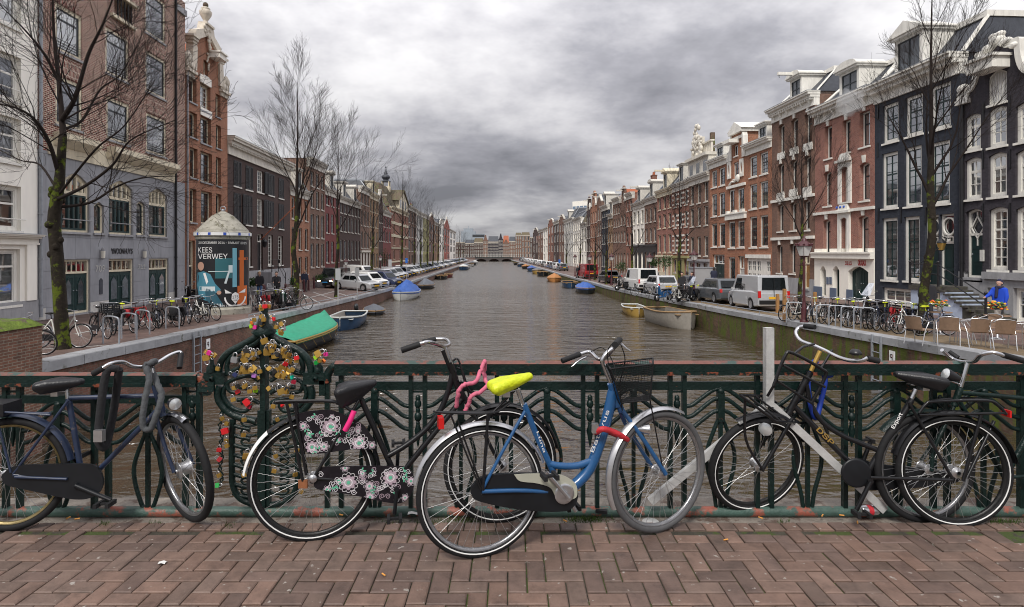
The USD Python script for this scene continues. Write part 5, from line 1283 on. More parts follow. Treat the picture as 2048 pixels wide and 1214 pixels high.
m = MB(); m.tube([(0, 0, at(0, 457, 900)[2]), (0, 0, at(0, 452, 900)[2])], .5, 6); put('mast', m, 'haze_glass', t)
t = thing('office_block', 'low blue-grey block far beyond the houses, right of the tower', 'building', at(956, 506, 800) * (1, 1, 0))
m = MB(); m.box(-9, 9, -9, 9, -2, at(0, 468, 800)[2]); put('block_body', m, 'haze_glass', t); m = MB(); m.box(-7, 9.3, -9.3, 9.3, at(0, 474, 800)[2], at(0, 469.5, 800)[2]); put('window_band', m, 'far_pane', t)

#the bridge we stand on: deck, herringbone bricks, kerb
FD = 3.566                                     # distance of the railing
mat('joint_dirt', (.045, .04, .028), .95, var=.5, vscale=14, bump=.6, bscale=60, col2=(.045, .065, .012), pth=.52, pscale=5)
def _paver(name, c):
 def make():
  n = {'tc': ('texture_coordinate', {}), 'g': ('geometry', {}), 'oi': ('object_info', {}), 'mr': ('map_range', {'to_min': .80, 'to_max': 1.16}), 'n1': ('noise_texture', {'scale': 9., 'detail': 7., 'roughness': .7}),
             'r1': ('rgb_ramp', {'ramp': [(.28, tuple(x * .58 for x in c)), (.5, c), (.75, tuple(x * 1.28 for x in c))]}), 'h': ('hsv', {}), 'n2': ('noise_texture', {'scale': 21., 'detail': 3.}), 't2': ('map_range', {'from_min': .67, 'from_max': .71, 'clamp': True}),
             'm2': ('mix', {'mix_type': 'mix', 'color2': (.30, .27, .24)}), 'n3': ('noise_texture', {'scale': 90., 'detail': 3.}), 'b': ('bump', {'strength': .5, 'distance': .004}), 'n4': ('noise_texture', {'scale': 2.2, 'detail': 3.}),
             'r4': ('map_range', {'from_min': .35, 'from_max': .65, 'to_min': .38, 'to_max': .8, 'clamp': True}), 'p': ('principled_bsdf', {'specular_ior_level': .45})}
  l = [('g.position', 'n1.vector'), ('n1.fac', 'r1.fac'), ('oi.random', 'mr.value'), ('mr.result', 'h.value'), ('r1.color', 'h.color'), ('g.position', 'n2.vector'), ('n2.fac', 't2.value'), ('t2.result', 'm2.fac'), ('h.color', 'm2.color1'),
             ('m2.color', 'p.base_color'), ('g.position', 'n3.vector'), ('n3.fac', 'b.height'), ('b.normal', 'p.normal'), ('g.position', 'n4.vector'), ('n4.fac', 'r4.value'), ('r4.result', 'p.roughness')]
  return usdkit.material(stage, '/World/Looks/' + name, n, l, surface='p.BSDF')
 _spec[name] = make
for k, c in enumerate(((.145, .094, .073), (.13, .089, .071), (.155, .098, .075), (.12, .08, .065))): _paver(f'paver_{"abcd"[k]}', c)
deck = thing('bridge_pavement', kind='structure')
m = MB(); m.box(-14, 14, -9, 3.42, -.35, -.012); put('joint_bed', m, 'joint_dirt', deck)
m = MB(); m.box(-14, 14, 3.42, 3.84, -.6, -.035); m.box(-11.5, 12, 3.70, 3.835, WATER + 1.9, -.61); put('kerb', m, 'kerb_concrete', deck)
mat('kerb_concrete', (.20, .175, .15), .85, var=.35, vscale=9, bump=.5, bscale=45, col2=(.10, .07, .055), pth=.55, pscale=6)
m = MB(); m.box(-11.5, 12, -9, 3.6, -.62, -.36); put('bridge_slab', m, 'stone_grey', deck)
rng = np.random.default_rng(12)
def one_brick(x0, x1, y0, y1):
 "a paver with bevelled rim, slightly uneven"
 j = .0035; z = rng.normal(0, .0013); tx, ty = rng.normal(0, .006, 2); b = .006
 x0 += j + rng.normal(0, .0007); x1 -= j + rng.normal(0, .0007); y0 += j; y1 -= j
 cx, cy = (x0 + x1) / 2, (y0 + y1) / 2
 zz = lambda x, y: z + (x - cx) * tx + (y - cy) * ty
 o = [(x0, y0), (x1, y0), (x1, y1), (x0, y1)]; i = [(x0 + b, y0 + b), (x1 - b, y0 + b), (x1 - b, y1 - b), (x0 + b, y1 - b)]
 V = [(x, y, -.03) for x, y in o] + [(x, y, zz(x, y) - .004) for x, y in o] + [(x, y, zz(x, y)) for x, y in i]
 Fq = [[8, 9, 10, 11]] + [[4 + k, 4 + (k + 1) % 4, 8 + (k + 1) % 4, 8 + k] for k in range(4)] + [[k, (k + 1) % 4, 4 + (k + 1) % 4, 4 + k] for k in range(4)]
 return np.array(V), np.array(Fq)
w = .0935; todo = []
for iy in range(-80, 38):
 for ix in range(-90, 90):
  x, y = ix * w - .02, iy * w
  k = (ix - iy) % 4
  if k == 0: todo.append((x, x + 2 * w, y, y + w))
  elif k == 2: todo.append((x, x + w, y - w, y + w))
near, rest = [], []
for q in todo:
 cx, cy = (q[0] + q[1]) / 2, (q[2] + q[3]) / 2
 if q[2] > 3.27 or abs(cx) > 6 or cy < -2.5: continue
 q = (q[0], q[1], q[2], min(q[3], 3.318))
 (near if (cy > 2.52 and abs(cx) < .90 * cy + .08) else rest).append((cy, q))
for k in range(-60, 60): near.append((3.37, (k * w, (k + 1) * w, 3.222 + .1, 3.42))) if abs(k * w) < 3.05 else rest.append((3.3, (k * w, (k + 1) * w, 3.322, 3.42)))
near.sort(key=lambda t: abs((t[1][0] + t[1][1]) / 2))
rest += near[300:]; near = near[:300]
for _, q in near:
 m = MB(); V, Fq = one_brick(*q); m.flat((V, np.vstack([Fq[:, [0, 1, 2]], Fq[:, [0, 2, 3]]]))); put('brick', m, f'paver_{"abcd"[rng.integers(4)]}', deck)
for c in 'abcd':
 m = MB()
 for _, q in rest:
  if rng.integers(4) == 'abcd'.index(c):
   V, Fq = one_brick(*q); m.flat((V, np.vstack([Fq[:, [0, 1, 2]], Fq[:, [0, 2, 3]]])))
 put('other_bricks', m, f'paver_{c}', deck, kind='stuff')
# abutments: brick pier with a mossy top at the left, plain wall at the right
brick('pier_brick', (.21, .095, .06), (.13, .065, .045), (.25, .21, .16), var=.35, gamt=.45, rh=.062, ms=.008)
p0, p1 = at(46, 645, 12.2), at(-300, 645, 12.2)
t = thing('brick_pier', 'weathered brick pier with a mossy top at the left end of the bridge', 'wall')
m = MB(); m.box(-22, p0[0], 11.4, 12.7, WATER - .5, p0[2] - .12); put('brick_face', m, 'pier_brick', t)
mat('moss', (.10, .145, .015), .95, var=.6, vscale=7, bump=1., bscale=22, col2=(.10, .08, .05), pth=.6, pscale=4)
xs, yy = np.linspace(-22, p0[0] + .03, 60), np.linspace(11.37, 12.73, 10); P = np.array([[(x, y, p0[2] - .12 + (.14 + .05 * meshkit.noise(np.array([x * 4, y * 4, 0.]))) * (1 if 0 < j < 9 and i < 59 else 0)) for j, y in enumerate(yy)] for i, x in enumerate(xs)]); m = MB(); m.grid(P); put('moss_top', m, 'moss', t)
t = thing('abutment_wall', 'plain brick abutment below the right end of the bridge', 'wall')
m = MB(); m.box(wallR(4.9) + .02, 22, 3.9, 5.2, WATER - .5, -.7); put('brick_face', m, 'quay_brick_right', t)
m = MB(); m.box(-26, -11.45, -9, 11.39, -1.6, -.7); m.box(12.05, 26, -9, 3.88, -1.6, -.7); put('bank', m, 'earth', kind='structure')
# moss and grass along the kerb
mat('grass', (.055, .10, .012), .8, rnd=.2)
m = MB()
for (cx, cy, rx, n) in ((860, 1040, 40, 170), (940, 1034, 60, 260), (1170, 1031, 45, 330), (780, 1040, 30, 90), (2010, 1040, 45, 420), (210, 1047, 18, 60), (310, 1043, 16, 50), (1565, 1040, 14, 40), (460, 1050, 15, 40)):
 for k in range(n):
  px, py = cx + rng.normal(0, rx * .5), cy + rng.normal(0, 4.5); d = EYE * F_PX / (py - HY); b = at(px, py, d); b[2] = -.03 if d > 3.42 else -.008
  hgt = .012 + .022 * rng.random(); a = rng.random() * 6.3; tip = b + (math.cos(a) * .012, math.sin(a) * .012, hgt); s = np.array([-math.sin(a), math.cos(a), 0]) * .0022
  m.add(np.array([b - s, b + s, tip]), [[0, 1, 2]]); m.add(np.array([b - s, b + s, tip]), [[2, 1, 0]])
put('grass_tufts', m, 'grass', label='short green grass growing in the gap along the kerb', cat='grass', kind='stuff')

#railing
def _fence(name, worn):
 mat(name, (.004, .014, .012), .38, var=.4, vscale=7, bump=.35, bscale=35, col2=(.20, .055, .03), pth=worn, pscale=15, spec=.35)
_fence('rail_green', .70); _fence('rail_worn', .57)
mat('rail_bottom', (.045, .085, .07), .5, var=.4, vscale=9, bump=.3, col2=(.24, .07, .045), pth=.56, pscale=7)
mat('rail_cap', (.15, .055, .04), .5, var=.3, vscale=12, bump=.3, col2=(.03, .06, .05), pth=.56, pscale=9)
f = lambda px, py, off=0.0: at(px, py, FD - off)
fz = lambda py: EYE - (py - HY) / F_PX * FD
fx = lambda px: (px - HX) / F_PX * FD
def wave(px, y0, pw, y1, sg):
 "an ogee bar from a spindle down to a post"
 return spline([f(px, y0), f(px + sg * pw * .22, y0 + (y1 - y0) * .12), f(px + sg * pw * .5, y0 + (y1 - y0) * .5), f(px + sg * pw * .78, y0 + (y1 - y0) * .90), f(px + sg * pw, y1)], 4)
def railing_panel(t, posts, spindles, ytop, xa, xb, dy=0):
 zt, zr = fz(ytop), fz(ytop + 22)
 m = MB(); m.box(xa, xb, FD - .036, FD + .036, zr + .008, zt - .012); put('top_rail', m, 'rail_green', t)
 m = MB(); n = 9; prof = [(FD - .038 + .076 * k / (n - 1), zt - .0118 + .014 * math.sin(PI * k / (n - 1))) for k in range(n)]
 m.grid(np.array([[(x, y, z) for y, z in prof] for x in (xa, xb)])[:, :][::-1]); put('rail_cap', m, 'rail_cap', t)
 m = MB(); m.box(xa, xb, FD - .046, FD + .046, zr - .012, zr + .0078); put('rail_lip', m, 'rail_worn', t)
 m = MB(); m.box(xa, xb, FD - .012, FD + .012, fz(ytop + 57 + dy), fz(ytop + 41 + dy)); put('middle_rail', m, 'rail_green', t)
 m = MB(); m.tube([(xa, FD, fz(1023)), (xb, FD, fz(1023))], .031, 12); put('bottom_rail', m, 'rail_bottom', t)
 for pa in posts:
  for off in (-14, 14):
   x = fx(pa + off); m = MB(); m.box(x - .013, x + .013, FD - .0165, FD + .0165, fz(1016), zr - .013); put('post', m, 'rail_green', t)
  x = fx(pa); m = MB()
  for zc, r in ((.70, .018), (.665, .024), (.625, .016), (.585, .026), (.545, .014)): m.ball((x, FD, zc - (722 - ytop) * -.0 ), r, 1, (.9, .8, 1.25))
  m.lathe([(.004, .40), (.022, .50), (.010, .54)], (x, FD, 0), 8); m.box(x - .03, x + .03, FD - .006, FD + .006, .735, .748)
  put('drop_ornament', m, 'rail_green', t)
 for px in spindles:
  x = fx(px); m = MB(); m.box(x - .011, x + .011, FD - .0112, FD + .0112, fz(1016), fz(ytop + 50 + dy)); m.box(x - .02, x + .02, FD - .02, FD + .02, fz(ytop + 120 + dy), fz(ytop + 62 + dy)); m.ball((x, FD, fz(ytop + 60 + dy)), .025, 1); put('spindle', m, 'rail_green', t)
  for sg in (-1, 1):
   P = spline([f(px + sg * 5, ytop + 118 + dy), f(px + sg * 14, ytop + 140 + dy), f(px + sg * 27, ytop + 180 + dy), f(px + sg * 26, ytop + 215 + dy), f(px + sg * 14, ytop + 260), f(px + sg * 9, 1014)], 4)
   m = MB(); m.tube(P, .0125, 6); put('leaf_bar', m, 'rail_green', t)
   for a, b in ((54, 91), (73, 113), (98, 137)):
    m = MB(); m.tube(wave(px, ytop + a + dy, 72, ytop + b + dy, sg), .0135, 7); put('wave_bar', m, 'rail_green', t)
rt = thing('bridge_railing', 'long dark green iron railing with wave bars and worn red patches', 'railing')
railing_panel(rt, [836, 1008, 1180, 1354, 1528, 1703, 1880, 2055, 2230], [750, 922, 1094, 1267, 1441, 1615, 1791, 1967, 2142], 722, fx(672), 3.9)
m = MB(); m.box(fx(655) - .014, fx(655) + .014, FD - .015, FD + .015, fz(1016), fz(762)); m.box(fx(683) - .014, fx(683) + .014, FD - .015, FD + .015, fz(1016), fz(745)); put('end_post', m, 'rail_green', rt)
m = MB(); m.tube(spline([f(655, 765), f(656, 748), f(668, 733), f(690, 729)], 4), .026, 8); put('end_curve', m, 'rail_worn', rt)
lt = thing('bridge_railing', 'shorter dark green railing at the left with a curved end beside the padlocks', 'railing')
railing_panel(lt, [-150, 26, 203, 385], [-62, 118, 296], 745, -4.4, fx(398), 4)
m = MB(); m.tube(spline([f(390, 752), f(402, 756), f(409, 766), f(410, 782)], 4), .028, 8); m.box(fx(400), fx(432), FD - .03, FD - .012, fz(782), fz(762)); put('end_curve', m, 'rail_worn', lt)

#the ornamental panel of love locks
op = thing('ornamental_panel', 'ornate onion-shaped iron panel of the railing, hung with padlocks', 'railing panel')
def curl(pts, r=.017, name='scroll', n=7, look_='rail_green', mirror=True, rw=None):
 for sg in ((1, -1) if mirror else (1,)):
  P = [f(530 + sg * (x - 530), y, o) for x, y, *rest_ in pts for o in [rest_[0] if rest_ else 0.]]
  m = MB(); m.tube(spline(P, 5), r, n); put(name, m, look_, op)
m = MB(); m.lathe([(.02, fz(612)), (.028, fz(618)), (.022, fz(626)), (.045, fz(650)), (.075, fz(664)), (.05, fz(672)), (.0, fz(676))], (fx(528), FD, 0), 10); put('finial', m, 'rail_green', op)
m = MB(); m.box(fx(524), fx(534), FD - .03, FD + .03, fz(1012), fz(668)); m.box(fx(517), fx(541), FD - .018, FD + .018, fz(1012), fz(820)); put('centre_post', m, 'rail_green', op)
curl([(537, 664), (548, 674), (575, 690), (600, 703), (616, 720), (622, 742), (619, 756)], .022, 'onion_edge')
curl([(537, 676), (552, 688), (578, 700), (598, 714), (606, 732), (603, 748)], .016, 'inner_edge')
curl([(608, 748), (590, 745), (580, 735), (570, 722)], .013)
curl([(620, 772), (624, 788), (619, 806), (600, 826), (575, 836), (548, 842)], .023, 'lower_lobe')
curl([(606, 765), (613, 786), (606, 804), (590, 818), (570, 822), (560, 812), (566, 802), (577, 806)], .014, 'inner_scroll')
curl([(545, 712), (556, 718), (575, 716), (590, 722)], .018, 'lock_bar')
curl([(541, 748), (556, 738), (580, 736), (600, 744)], .013, 'lock_bar')
curl([(541, 762), (560, 752), (585, 756), (604, 766), (600, 782), (580, 786)], .013, 'lock_bar')
curl([(541, 786), (560, 776), (590, 774)], .015, 'lock_bar')
curl([(541, 806), (560, 798), (585, 800)], .013, 'lock_bar')
curl([(594, 838), (596, 880), (596, 940), (594, 970), (582, 994), (560, 1006), (536, 1011)], .019, 'lower_frame')
for k in range(8):
 y = 846 + k * 19.5
 curl([(540, y), (552, y + 5), (572, y + 4), (577, y - 3), (568, y - 7), (560, y - 2)], .0075, 'hook', 6)
 curl([(594, y + 4), (578, y + 9), (560, y + 12)], .012, 'rung', 6)
for sg in (-1, 1):
 X = lambda p: fx(530 + sg * (p - 530)); a, b = sorted((X(608), X(650)))
 m = MB(); m.box(a, b, FD - .02, FD + .02, fz(768), fz(744)); m.box(*sorted((X(640), X(652))), FD - .02, FD + .02, fz(790), fz(760)); m.lathe([(.03, fz(744)), (.03, fz(734)), (.016, fz(728)), (.012, fz(715))], (X(637), FD, 0), 8); put('side_arm', m, 'rail_green', op)
 m = MB(); m.lathe([(.016, 0), (.016, .012), (.008, .016), (.008, .02)], (X(633), FD - .021, fz(756)), 8, axis=(0, -1, 0)); put('bolt', m, 'rail_worn', op)
m = MB(); P = [f(441 + 3 * math.sin(k * 1.7), 822 + k * 11, .01) for k in range(15)]
for a, b in zip(P, P[1:]): m.tube([a + (.006, 0, 0), (a + b) / 2 + (.012, 0, 0), b + (.004, 0, 0), (a + b) / 2 + (-.008, 0, 0), a + (.006, 0, 0)], .005, 5)
put('hook_chain', m, 'rail_green', op)
m = MB(); m.tube([(fx(385), FD, fz(1023)), (fx(672), FD, fz(1023))], .0305, 12); put('bottom_rail', m, 'rail_bottom', op)

#padlocks, each a thing
COL = dict(b=('brass', (.50, .31, .07), .38, .75), r=('red', (.55, .015, .02), .35, 0), m=('magenta', (.62, .03, .25), .35, 0), l=('lime green', (.30, .62, .02), .4, 0), g=('green', (.01, .30, .05), .4, 0), s=('silver', (.45, .46, .48), .35, .8),
           o=('orange', (.65, .16, .02), .4, 0), n=('navy blue', (.02, .03, .10), .4, 0), p=('purple', (.35, .14, .45), .4, 0), k=('black', (.02, .02, .02), .4, 0), c=('crimson', (.28, .01, .03), .4, 0), t=('turquoise', (.0, .36, .24), .4, 0))
mat('steel', (.55, .55, .56), .25, metal=.9, var=.1)
for key, (nm, c, ro, me) in COL.items():
 mat('padlock_' + key, c, ro, metal=me, var=.18, vscale=30)
 for big in (0, 1):
  p = proto(f'padlock_{key}_{big}'); s = .98 if big else .66
  g = sbox(-.021, -.036, .021, 0).buffer(-.006).buffer(.006); m = MB()
  m.prism(shapely.affinity.scale(g, s, s, origin=(0, 0)), -.008 * s, .008 * s, lambda v: np.stack([v[:, 0], -v[:, 2], v[:, 1]], 1)); put('body', m, 'padlock_' + key, p)
  m = MB(); m.tube([(-.013 * s, 0, -.004), (-.013 * s, 0, .014 * s)] + [(-.013 * s * math.cos(a), 0, .014 * s + .013 * s * math.sin(a)) for a in np.linspace(.3, PI - .3, 6)] + [(.013 * s, 0, .014 * s), (.013 * s, 0, -.004)], .0035 * s, 6); put('shackle', m, 'steel', p)
LA = """660,75b 715,70r 760,70b 670,100b 595,220b 565,255o 560,290l 605,300m 775,200b 808,210r 780,240s 845,300b 915,275b 890,345b 920,320s 905,370b 700,445B 740,570B 795,540b 812,625b 865,595s 385,650S 520,590b 560,580b 520,668B 600,600s
945,620b 990,660B 1045,700s 955,710r 1065,670b 200,760b 60,615b 118,615m 75,690B 150,650b 110,650b 455,795b 400,830n 345,840k 600,835p 655,790b 630,865b 920,750B 875,820B 850,770b 925,850b 955,810b 1000,790b 1010,855t 1040,905c
405,1015r 375,970b 618,1000l 360,1100b 540,1130R 548,1178c 775,985b 860,975s 955,995B 1020,1070b 815,1175b 930,1165r 970,1165b 1330,600B 1385,600m 1270,635l 1325,670b 1275,695g 1350,680o 580,770b 480,590b 1060,640r 905,780b"""
LB = "215,190b 275,240b 245,305R 265,415b 265,465b 195,505r 180,610r 185,765b 195,880g 445,200b 445,355b 475,560B 760,570b 775,200b 755,720b 1035,440b 985,510b 965,755b 1035,930b 480,660b 440,760b"
locks = []
for src, ox, oy, sc in ((LA, 400, 600, 5.52), (LB, 400, 800, 5.058)):
 for tok in src.split():
  a, b = tok[:-1].split(','); locks.append((ox + float(a) / sc, oy + float(b) / sc, tok[-1]))
rng = np.random.default_rng(21); seen = {}
for cx, cy, rx, ry, n in ((500, 706, 16, 9, 10), (566, 706, 22, 10, 16), (490, 738, 20, 6, 9), (570, 745, 20, 8, 14), (495, 778, 18, 6, 7), (568, 778, 22, 7, 8), (540, 695, 14, 8, 8), (528, 640, 10, 10, 5)):
 for k in range(n): locks.append((cx + rng.normal(0, rx * .6), cy + rng.normal(0, ry * .6), 'bbbkskbBk'[rng.integers(9)]))
def region(x, y):
 if y < 675: return 'around the top finial'
 if x < 433 and y < 740: return 'clustered on the left arm knob'
 if x > 620 and y < 740: return 'clustered on the right arm knob'
 if x < 458 and y > 820: return 'on the chain hanging at the left edge'
 if y > 825: return 'on the hooks of the lower frame'
 s = 'left' if x < 530 else 'right'
 return f'in the upper {s} curve' if y < 740 else f'in the {s} lobe'
for x, y, k in locks: r = (k.lower(), k.isupper(), region(x, y)); seen[r] = seen.get(r, 0) + 1
rank = {}
for x, y, k in sorted(locks, key=lambda q: q[1]):
 key, big = k.lower(), int(k.isupper()); r = (key, bool(big), region(x, y)); pos = f(x, y - 4, .045 + .03 * rng.random())
 rk_ = rank[r] = rank.get(r, 0) + 1; lab = f'{"large" if big else "small"} {COL[key][0]} padlock {region(x, y)}' + (f', {ordn[min(rk_, 18) - 1]} from the top' if seen[r] > 1 else ' of the lock panel')
 a = rng.normal(0, .45) + (PI if abs(x - 421) < 20 and y < 730 and rng.random() < .5 else 0)
 copy(f'/World/kinds_of_padlock_{key}_{big}', 'padlock', lab, 'padlock', pos, group=f'{COL[key][0]} padlocks {region(x, y)}' if seen[r] > 1 else 'love locks on the ornamental panel', R=roty(a) @ rotz(rng.normal(0, .5)))

#the bicycles along the railing
mat('tyre', (.011, .011, .012), .75, spec=.3, var=.25, vscale=20, bump=.15); mat('tyre_grey', (.075, .075, .078), .8, var=.2, vscale=20)
mat('chrome', (.62, .62, .63), .18, metal=1., var=.08); mat('spoke', (.55, .55, .55), .3, metal=.9); mat('rim_silver', (.55, .55, .56), .3, metal=.85, var=.1); mat('rim_dark', (.05, .05, .05), .4, metal=.6); mat('rim_gold', (.45, .36, .18), .4, metal=.8, var=.3)
mat('frame_black', (.007, .007, .008), .3, var=.2, bump=.05, spec=.4, coat=.15); mat('frame_blue', (.012, .075, .20), .28, var=.15, coat=.5); mat('frame_navy', (.014, .024, .055), .4, var=.35, vscale=14, col2=(.11, .09, .08), pth=.66, pscale=22, coat=.2)
mat('rubber', (.012, .012, .013), .65, spec=.3); mat('leather_black', (.012, .012, .014), .33, var=.2, spec=.4, bump=.15, bscale=90); mat('case_black', (.008, .009, .011), .4, var=.4, spec=.35); mat('case_grey', (.38, .38, .31), .5, var=.12)
mat('stripe_white', (.75, .75, .73), .5); mat('red_glass', (.55, .01, .01), .2, coat=.5); mat('lamp_clear', (.6, .62, .62), .12, metal=.5, coat=.6); mat('hi_vis', (.55, .62, .01), .5, var=.25, vscale=18, bump=.6, bscale=22)
mat('pink_plastic', (.75, .03, .2), .35); mat('pink_cloth', (.55, .13, .2), .85, var=.25, bump=.3); mat('red_cloth', (.45, .02, .03), .6, var=.2, bump=.3); mat('grey_cloth', (.07, .075, .08), .85, var=.25, bump=.4); mat('black_cloth', (.013, .013, .015), .9, bump=.4); mat('blue_cloth', (.01, .04, .3), .5)
mat('print_lilac', (.40, .31, .36), .5); mat('print_white', (.72, .70, .72), .5); mat('print_green', (.10, .42, .26), .5); mat('print_ground', (.010, .008, .011), .4, spec=.3, var=.6, vscale=40); mat('rust', (.22, .08, .03), .85, var=.4, vscale=30); mat('orange_glass', (.8, .3, .02), .3)

class Plane:
 "the upright plane of a bicycle, through the two spots where its tyres stand"
 def __init__(s, a, b, lean=0.):
  s.g0, s.g1 = np.array(a, float), np.array(b, float)
  s.e = unit(s.g1 - s.g0); s.n = unit(np.cross((0, 0, 1.), s.e))
  if s.n[1] > 0: s.n = -s.n                       # towards the camera
  R = rodr(s.e, lean); s.up = unit(R @ np.array([0, 0, 1.]))
  if lean and s.up @ s.n > 0: s.up = unit(R.T @ np.array([0, 0, 1.]))
  s.n = unit(np.cross(s.e, s.up)); s.n = s.n if s.n[1] < 0 else -s.n
 def __call__(s, px, py, off=0.):
  o = np.array([0, 0, EYE]); r = at(px, py, 1.0) - o; p = s.g0 + s.n * off
  return o + r * (((p - o) @ s.n) / (r @ s.n))
 def loc(s, px, py, off=0.): q = s(px, py, off) - s.g0; return q @ s.e, q @ s.up
 def out(s, v): return s.g0 + v[:, :1] * s.e + v[:, 1:2] * s.up + v[:, 2:3] * s.n
 def plate(s, m, pts, o0, o1, smooth=True, rnd=0.):
  P = np.array([s.loc(x, y, (o0 + o1) / 2) for x, y in pts]); g = Polygon(spline(np.vstack([P, P[:1]]), 4)[:, :2] if smooth else P).buffer(0)
  sgn = np.linalg.det(np.stack([s.e, s.up, s.n])) > 0
  def fn(v):
   w = s.out(v); return w
  for q in getattr(g, 'geoms', [g]):
   e = trimesh.creation.extrude_polygon(q, o1 - o0, engine='earcut'); v = np.asarray(e.vertices) + (0, 0, o0); fc = np.asarray(e.faces)
   if not sgn: fc = fc[:, ::-1]
   m.add(s.out(v)[fc.ravel()], np.arange(fc.size).reshape(-1, 3))
  return g
def wheel(t, c, ax, R, tyre='tyre', rim='rim_silver', stripe=False, n_sp=36, name='wheel', tw=.02, hubr=.022, seed=0):
 ax = unit(ax); u = unit(np.cross(ax, (0, 0, 1.))); v = np.cross(u, ax); rng = np.random.default_rng(seed)
 ring = lambda r, k=56, o=0.: np.array([c + ax * o + r * (math.cos(a) * u + math.sin(a) * v) for a in np.arange(k) * 2 * PI / k])
 m = MB(); m.lathe([(.012, -.05), (.012, -.035), (hubr + .01, -.034), (hubr + .01, -.028), (hubr, -.026), (hubr, .026), (hubr + .01, .028), (hubr + .01, .034), (.012, .035), (.012, .05)], c, 10, ax); w = put(name, m, 'rim_silver', t)
 m = MB(); m.tube(ring(R - tw), tw, 10, closed=True); put('tyre', m, tyre, w)
 if stripe:
  for o in (-1, 1): m = MB(); m.tube(ring(R - tw * 1.35, 56, o * tw * .9), .0035, 5, closed=True); put('reflective_stripe', m, 'stripe_white', w)
 m = MB(); rr = R - tw * 2 + .002
 prof = np.array([(rr, -.012), (rr - .012, -.010), (rr - .016, 0), (rr - .012, .010), (rr, .012)]); k = 56
 P = np.array([[c + ax * o + r * (math.cos(a) * u + math.sin(a) * v) for r, o in prof] for a in np.arange(k + 1) * 2 * PI / k]); m.grid(P); m.grid(P[:, ::-1]); put('rim', m, rim, w)
 m = MB()
 for k in range(n_sp):
  a = k * 2 * PI / n_sp; o = .03 if k % 2 else -.03; b = a + (.45 if (k // 2) % 2 else -.45)
  m.tube([c + ax * o + hubr * (math.cos(b) * u + math.sin(b) * v), c + (rr - .014) * (math.cos(a) * u + math.sin(a) * v)], .0012, 4, cap=False)
 put('spokes', m, 'spoke', w, kind='stuff')
 return u, v
def guard(t, c, ax, R, a0, a1, look_, w=.03, name='mudguard', k=30, fl=None):
 "a mudguard: curved strip over the tyre from angle a0 to a1 (0 = right, 90 = up in the picture)"
 ax = unit(ax); u = unit(np.cross(ax, (0, 0, 1.)));
 if u[0] < 0: u = -u
 v = unit(np.cross(u, ax)); v = v if v[2] > 0 else -v
 P = []
 for a in np.radians(np.linspace(a0, a1, k)):
  rd = math.cos(a) * u + math.sin(a) * v
  P.append([c + rd * (R + .016 - .016 * (2 * q - 1) ** 2) + ax * (2 * q - 1) * w for q in np.linspace(0, 1, 7)])
 P = np.array(P); m = MB(); m.grid(P); m.grid((P + (P - c) * .004)[:, ::-1]); return put(name, m, look_, t)
def tubes(t, name, look_, *lines, n=9, parent=None):
 m = MB()
 for pts, r, *sm in lines: m.tube(spline(pts, 5) if len(pts) > 2 and not sm else np.array(pts), r, n)
 return put(name, m, look_, t)
def saddle(t, B, rear, nose, look_='leather_black', wd=.075, drop=.045, name='saddle'):
 a, b = B(*rear), B(*nose); L = b - a; n = B.n
 S = []
 for k, wdt, dz, r in ((.12, wd, -.012, .030), (.32, wd * .8, -.005, .032), (.62, wd * .30, 0, .026), (.93, wd * .1, .002, .020), (.18, wd * .9, -drop, .018), (.55, wd * .3, -drop * .8, .016)):
  for sg in (-1, 1): S.append((a + L * k + n * wdt * sg * .75 + np.array([0, 0, dz]), r))
 pts = np.vstack([np.asarray(trimesh.creation.icosphere(2, r).vertices) + c for c, r in S])
 hl = manifold3d.Manifold.hull_points(pts.astype(float))
 m = MB(); m.tm(hl); p = put(name, m, look_, t)
 c = a + L * .4 - (0, 0, .05); m = MB(); m.tube([c - L * .25 + n * .02, c + L * .3 + n * .02], .004, 5); m.tube([c - L * .25 - n * .02, c + L * .3 - n * .02], .004, 5); m.obox(c - (0, 0, .01), (.04, .06, .03)); put('saddle_rails', m, 'steel', p)
 return p
def grip(t, a, b, r=.016, look_='rubber'): return tubes(t, 'grip', look_, ([a, a * .7 + b * .3, b], r, 1))
def lamp(t, c, d, r=.035, L=.07, look_='chrome', name='headlight'):
 d = unit(d); m = MB(); m.lathe([(.0, -L), (r * .5, -L * .95), (r * .85, -L * .4), (r, 0), (r, .006)], c, 14, d); h = put(name, m, look_, t)
 m = MB(); m.lathe([(r * .95, .004), (r * .6, .011), (0, .014)], c, 14, d); put('lens', m, 'lamp_clear', h); return h
def pedal(t, B, c, off):
 m = MB(); p = c + B.n * off; R = np.stack([B.e, B.n, B.up], 1)
 for q in (-.032, .032): m.obox(p + B.e * q, (.018, .085, .024), R)
 m.obox(p, (.075, .02, .012), R); put('pedal', m, 'rubber', t)
def crank(t, B, bb, p1, p2, look_='steel', r=.012):
 b = B(*bb); a, c = B(*p1, .07), B(*p2, -.07)
 m = MB(); m.tube([b - B.n * .075, b + B.n * .075], .016, 8); m.tube([b + B.n * .07, a], r, 7); m.tube([b - B.n * .07, c], r, 7); put('crank', m, look_, t)
 pedal(t, B, a, .06); pedal(t, B, c, -.06)
GY = lambda py: EYE * F_PX / (py - HY)
def gp(px, py): d = GY(py); return np.array([(px - HX) / F_PX * d, d, 0.])

